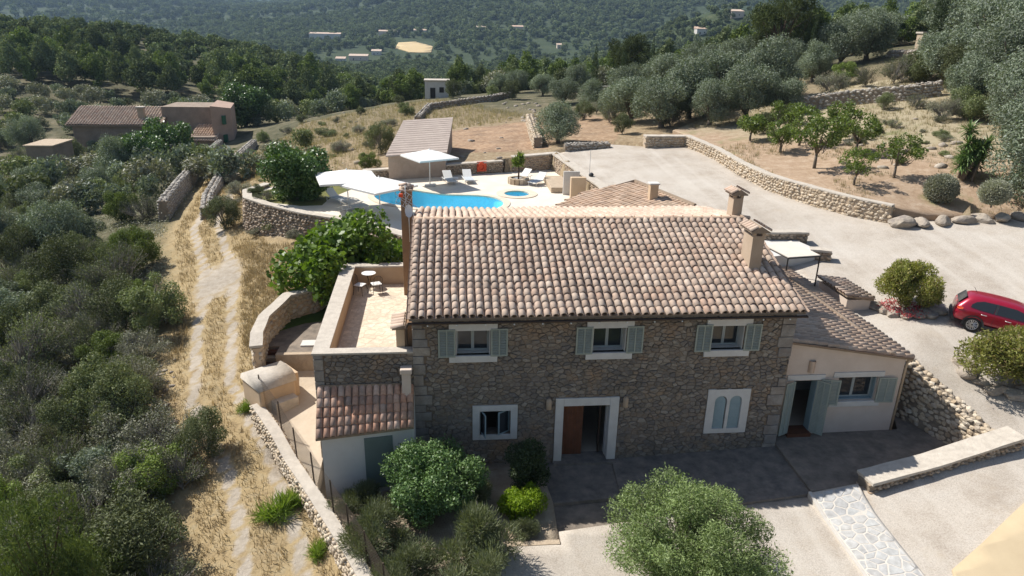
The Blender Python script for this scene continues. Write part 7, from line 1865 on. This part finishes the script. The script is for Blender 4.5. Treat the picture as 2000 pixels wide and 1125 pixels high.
def scatter(name, P, S, srcs, label):
    me = bpy.data.meshes.new(name+'_points'); me.vertices.add(len(P)); me.vertices.foreach_set('co', np.asarray(P, np.float32).ravel())
    a = me.attributes.new('tree_scale', 'FLOAT', 'POINT'); a.data.foreach_set('value', np.asarray(S, np.float32))
    o = obj(name, me, None, 'stuff'); tag(o, label, 'forest')
    ng = bpy.data.node_groups.new(name, 'GeometryNodeTree'); ng.interface.new_socket('Geometry', in_out='INPUT', socket_type='NodeSocketGeometry'); ng.interface.new_socket('Geometry', in_out='OUTPUT', socket_type='NodeSocketGeometry')
    N = ng.nodes; gi = N.new('NodeGroupInput'); go = N.new('NodeGroupOutput'); ip = N.new('GeometryNodeInstanceOnPoints'); jn = N.new('GeometryNodeGeometryToInstance')
    for s in srcs:
        oi = N.new('GeometryNodeObjectInfo'); oi.inputs['Object'].default_value = s; oi.inputs['As Instance'].default_value = True; oi.transform_space = 'ORIGINAL'; ng.links.new(oi.outputs['Geometry'], jn.inputs[0])
    ng.links.new(gi.outputs[0], ip.inputs['Points']); ng.links.new(jn.outputs[0], ip.inputs['Instance']); ip.inputs['Pick Instance'].default_value = True
    rv = N.new('FunctionNodeRandomValue'); rv.data_type = 'INT'; rv.inputs[4].default_value = 0; rv.inputs[5].default_value = len(srcs)-1
    ng.links.new(rv.outputs[2], ip.inputs['Instance Index'])
    rz = N.new('FunctionNodeRandomValue'); rz.data_type = 'FLOAT_VECTOR'; rz.inputs[0].default_value = (0,0,0); rz.inputs[1].default_value = (0,0,6.283); ng.links.new(rz.outputs[0], ip.inputs['Rotation'])
    at = N.new('GeometryNodeInputNamedAttribute'); at.data_type = 'FLOAT'; at.inputs[0].default_value = 'tree_scale'; ng.links.new(at.outputs[0], ip.inputs['Scale'])
    ng.links.new(ip.outputs[0], go.inputs[0])
    md = o.modifiers.new('trees', 'NODES'); md.node_group = ng
    return o
srcs = []
for i in range(4):                                # four of the valley trees in view carry the shapes for the wood
    j = restp[int(len(restp)*.02)+i*7]
    tk, cr, _ = PROTO['far_tree'][i]; o = bpy.data.objects.new('valley_tree', cr); COL.objects.link(o)
    o.location = (fx_[j], fy_[j], fz_[j]-.1); o.scale = (.9,.9,.9); tag(o, 'dark valley tree among the woods beyond the fields', 'tree', 'single valley trees'); srcs.append(o)
idx_ = np.array(restp)
scl = np.where(rr_[idx_] < 330, rngf.uniform(.6, 1.1, len(idx_)), np.where(rr_[idx_] < 800, rngf.uniform(.7, 1.3, len(idx_)), np.where(rr_[idx_] < 1300, rngf.uniform(1.2, 2.0, len(idx_)), rngf.uniform(1.8, 3.2, len(idx_)))))
scatter('valley_woods', np.stack([fx_[idx_], fy_[idx_], fz_[idx_]-.2], 1), scl, srcs, 'dark green woods covering the valley and far slopes')
print('trees', len(indiv), len(restp))
# tan field in the valley
fq_ = [GH(u, v) for u, v in ((778,84),(812,82),(846,92),(842,104),(800,103),(772,95))]
fp = [(p[0], p[1]) for p in fq_]
ar = sum(fp[i][0]*fp[(i+1) % 6][1]-fp[(i+1) % 6][0]*fp[i][1] for i in range(6))
if ar < 0: fp = fp[::-1]
sheet('stubble_field', fp, hz, 8.0, pmat('stubble', (.56,.42,.22), (.50,.38,.21), .95, .05, 1, .3, .1), 2.0, .5)
# small stones scattered on the verge and in the fields
its = []
for k in range(160):
    u, v = R_.choice([(R_.uniform(285,330), R_.uniform(720,820)), (R_.uniform(285,345), R_.uniform(700,860)), (R_.uniform(560,1000), R_.uniform(220,320)), (R_.uniform(1640,1880), R_.uniform(225,330)), (R_.uniform(980,1060), R_.uniform(200,240))])
    x, y, z = GH(u, v); s = R_.uniform(.08,.3) if v > 500 else R_.uniform(.2,.7)
    its.append((Vector((x,y,z)), (s*1.3,s,s*.7), Matrix.Rotation(R_.uniform(0,6), 3, 'Z')))
place_stones(its, M['boulder'], None, 0, rest='loose_stones'); 
for o in bpy.data.objects:
    if o.name.startswith('loose_stones'): tag(o, 'loose pale stones lying about the verge and fields', 'stones', None, 'stuff')
# ------------------------------------------------------------------ haze
hzm = bpy.data.materials.new('haze'); hzm.use_nodes = True; nt = hzm.node_tree
nt.nodes.remove(nt.nodes['Principled BSDF'])
pv = nt.nodes.new('ShaderNodeVolumePrincipled'); pv.inputs['Color'].default_value = (.50,.71,1.0,1); pv.inputs['Density'].default_value = .00012; pv.inputs['Anisotropy'].default_value = .2
nt.links.new(pv.outputs[0], nt.nodes['Material Output'].inputs['Volume'])
zl = float(ZZ.min())-1.5; zh = float(ZZ.max())+40
hzo = MB().box(-9500,-450,zl,9500,11600,zh).build('haze', hzm, None, kind='stuff')
tag(hzo, 'thin blue summer haze over the valley', 'haze')
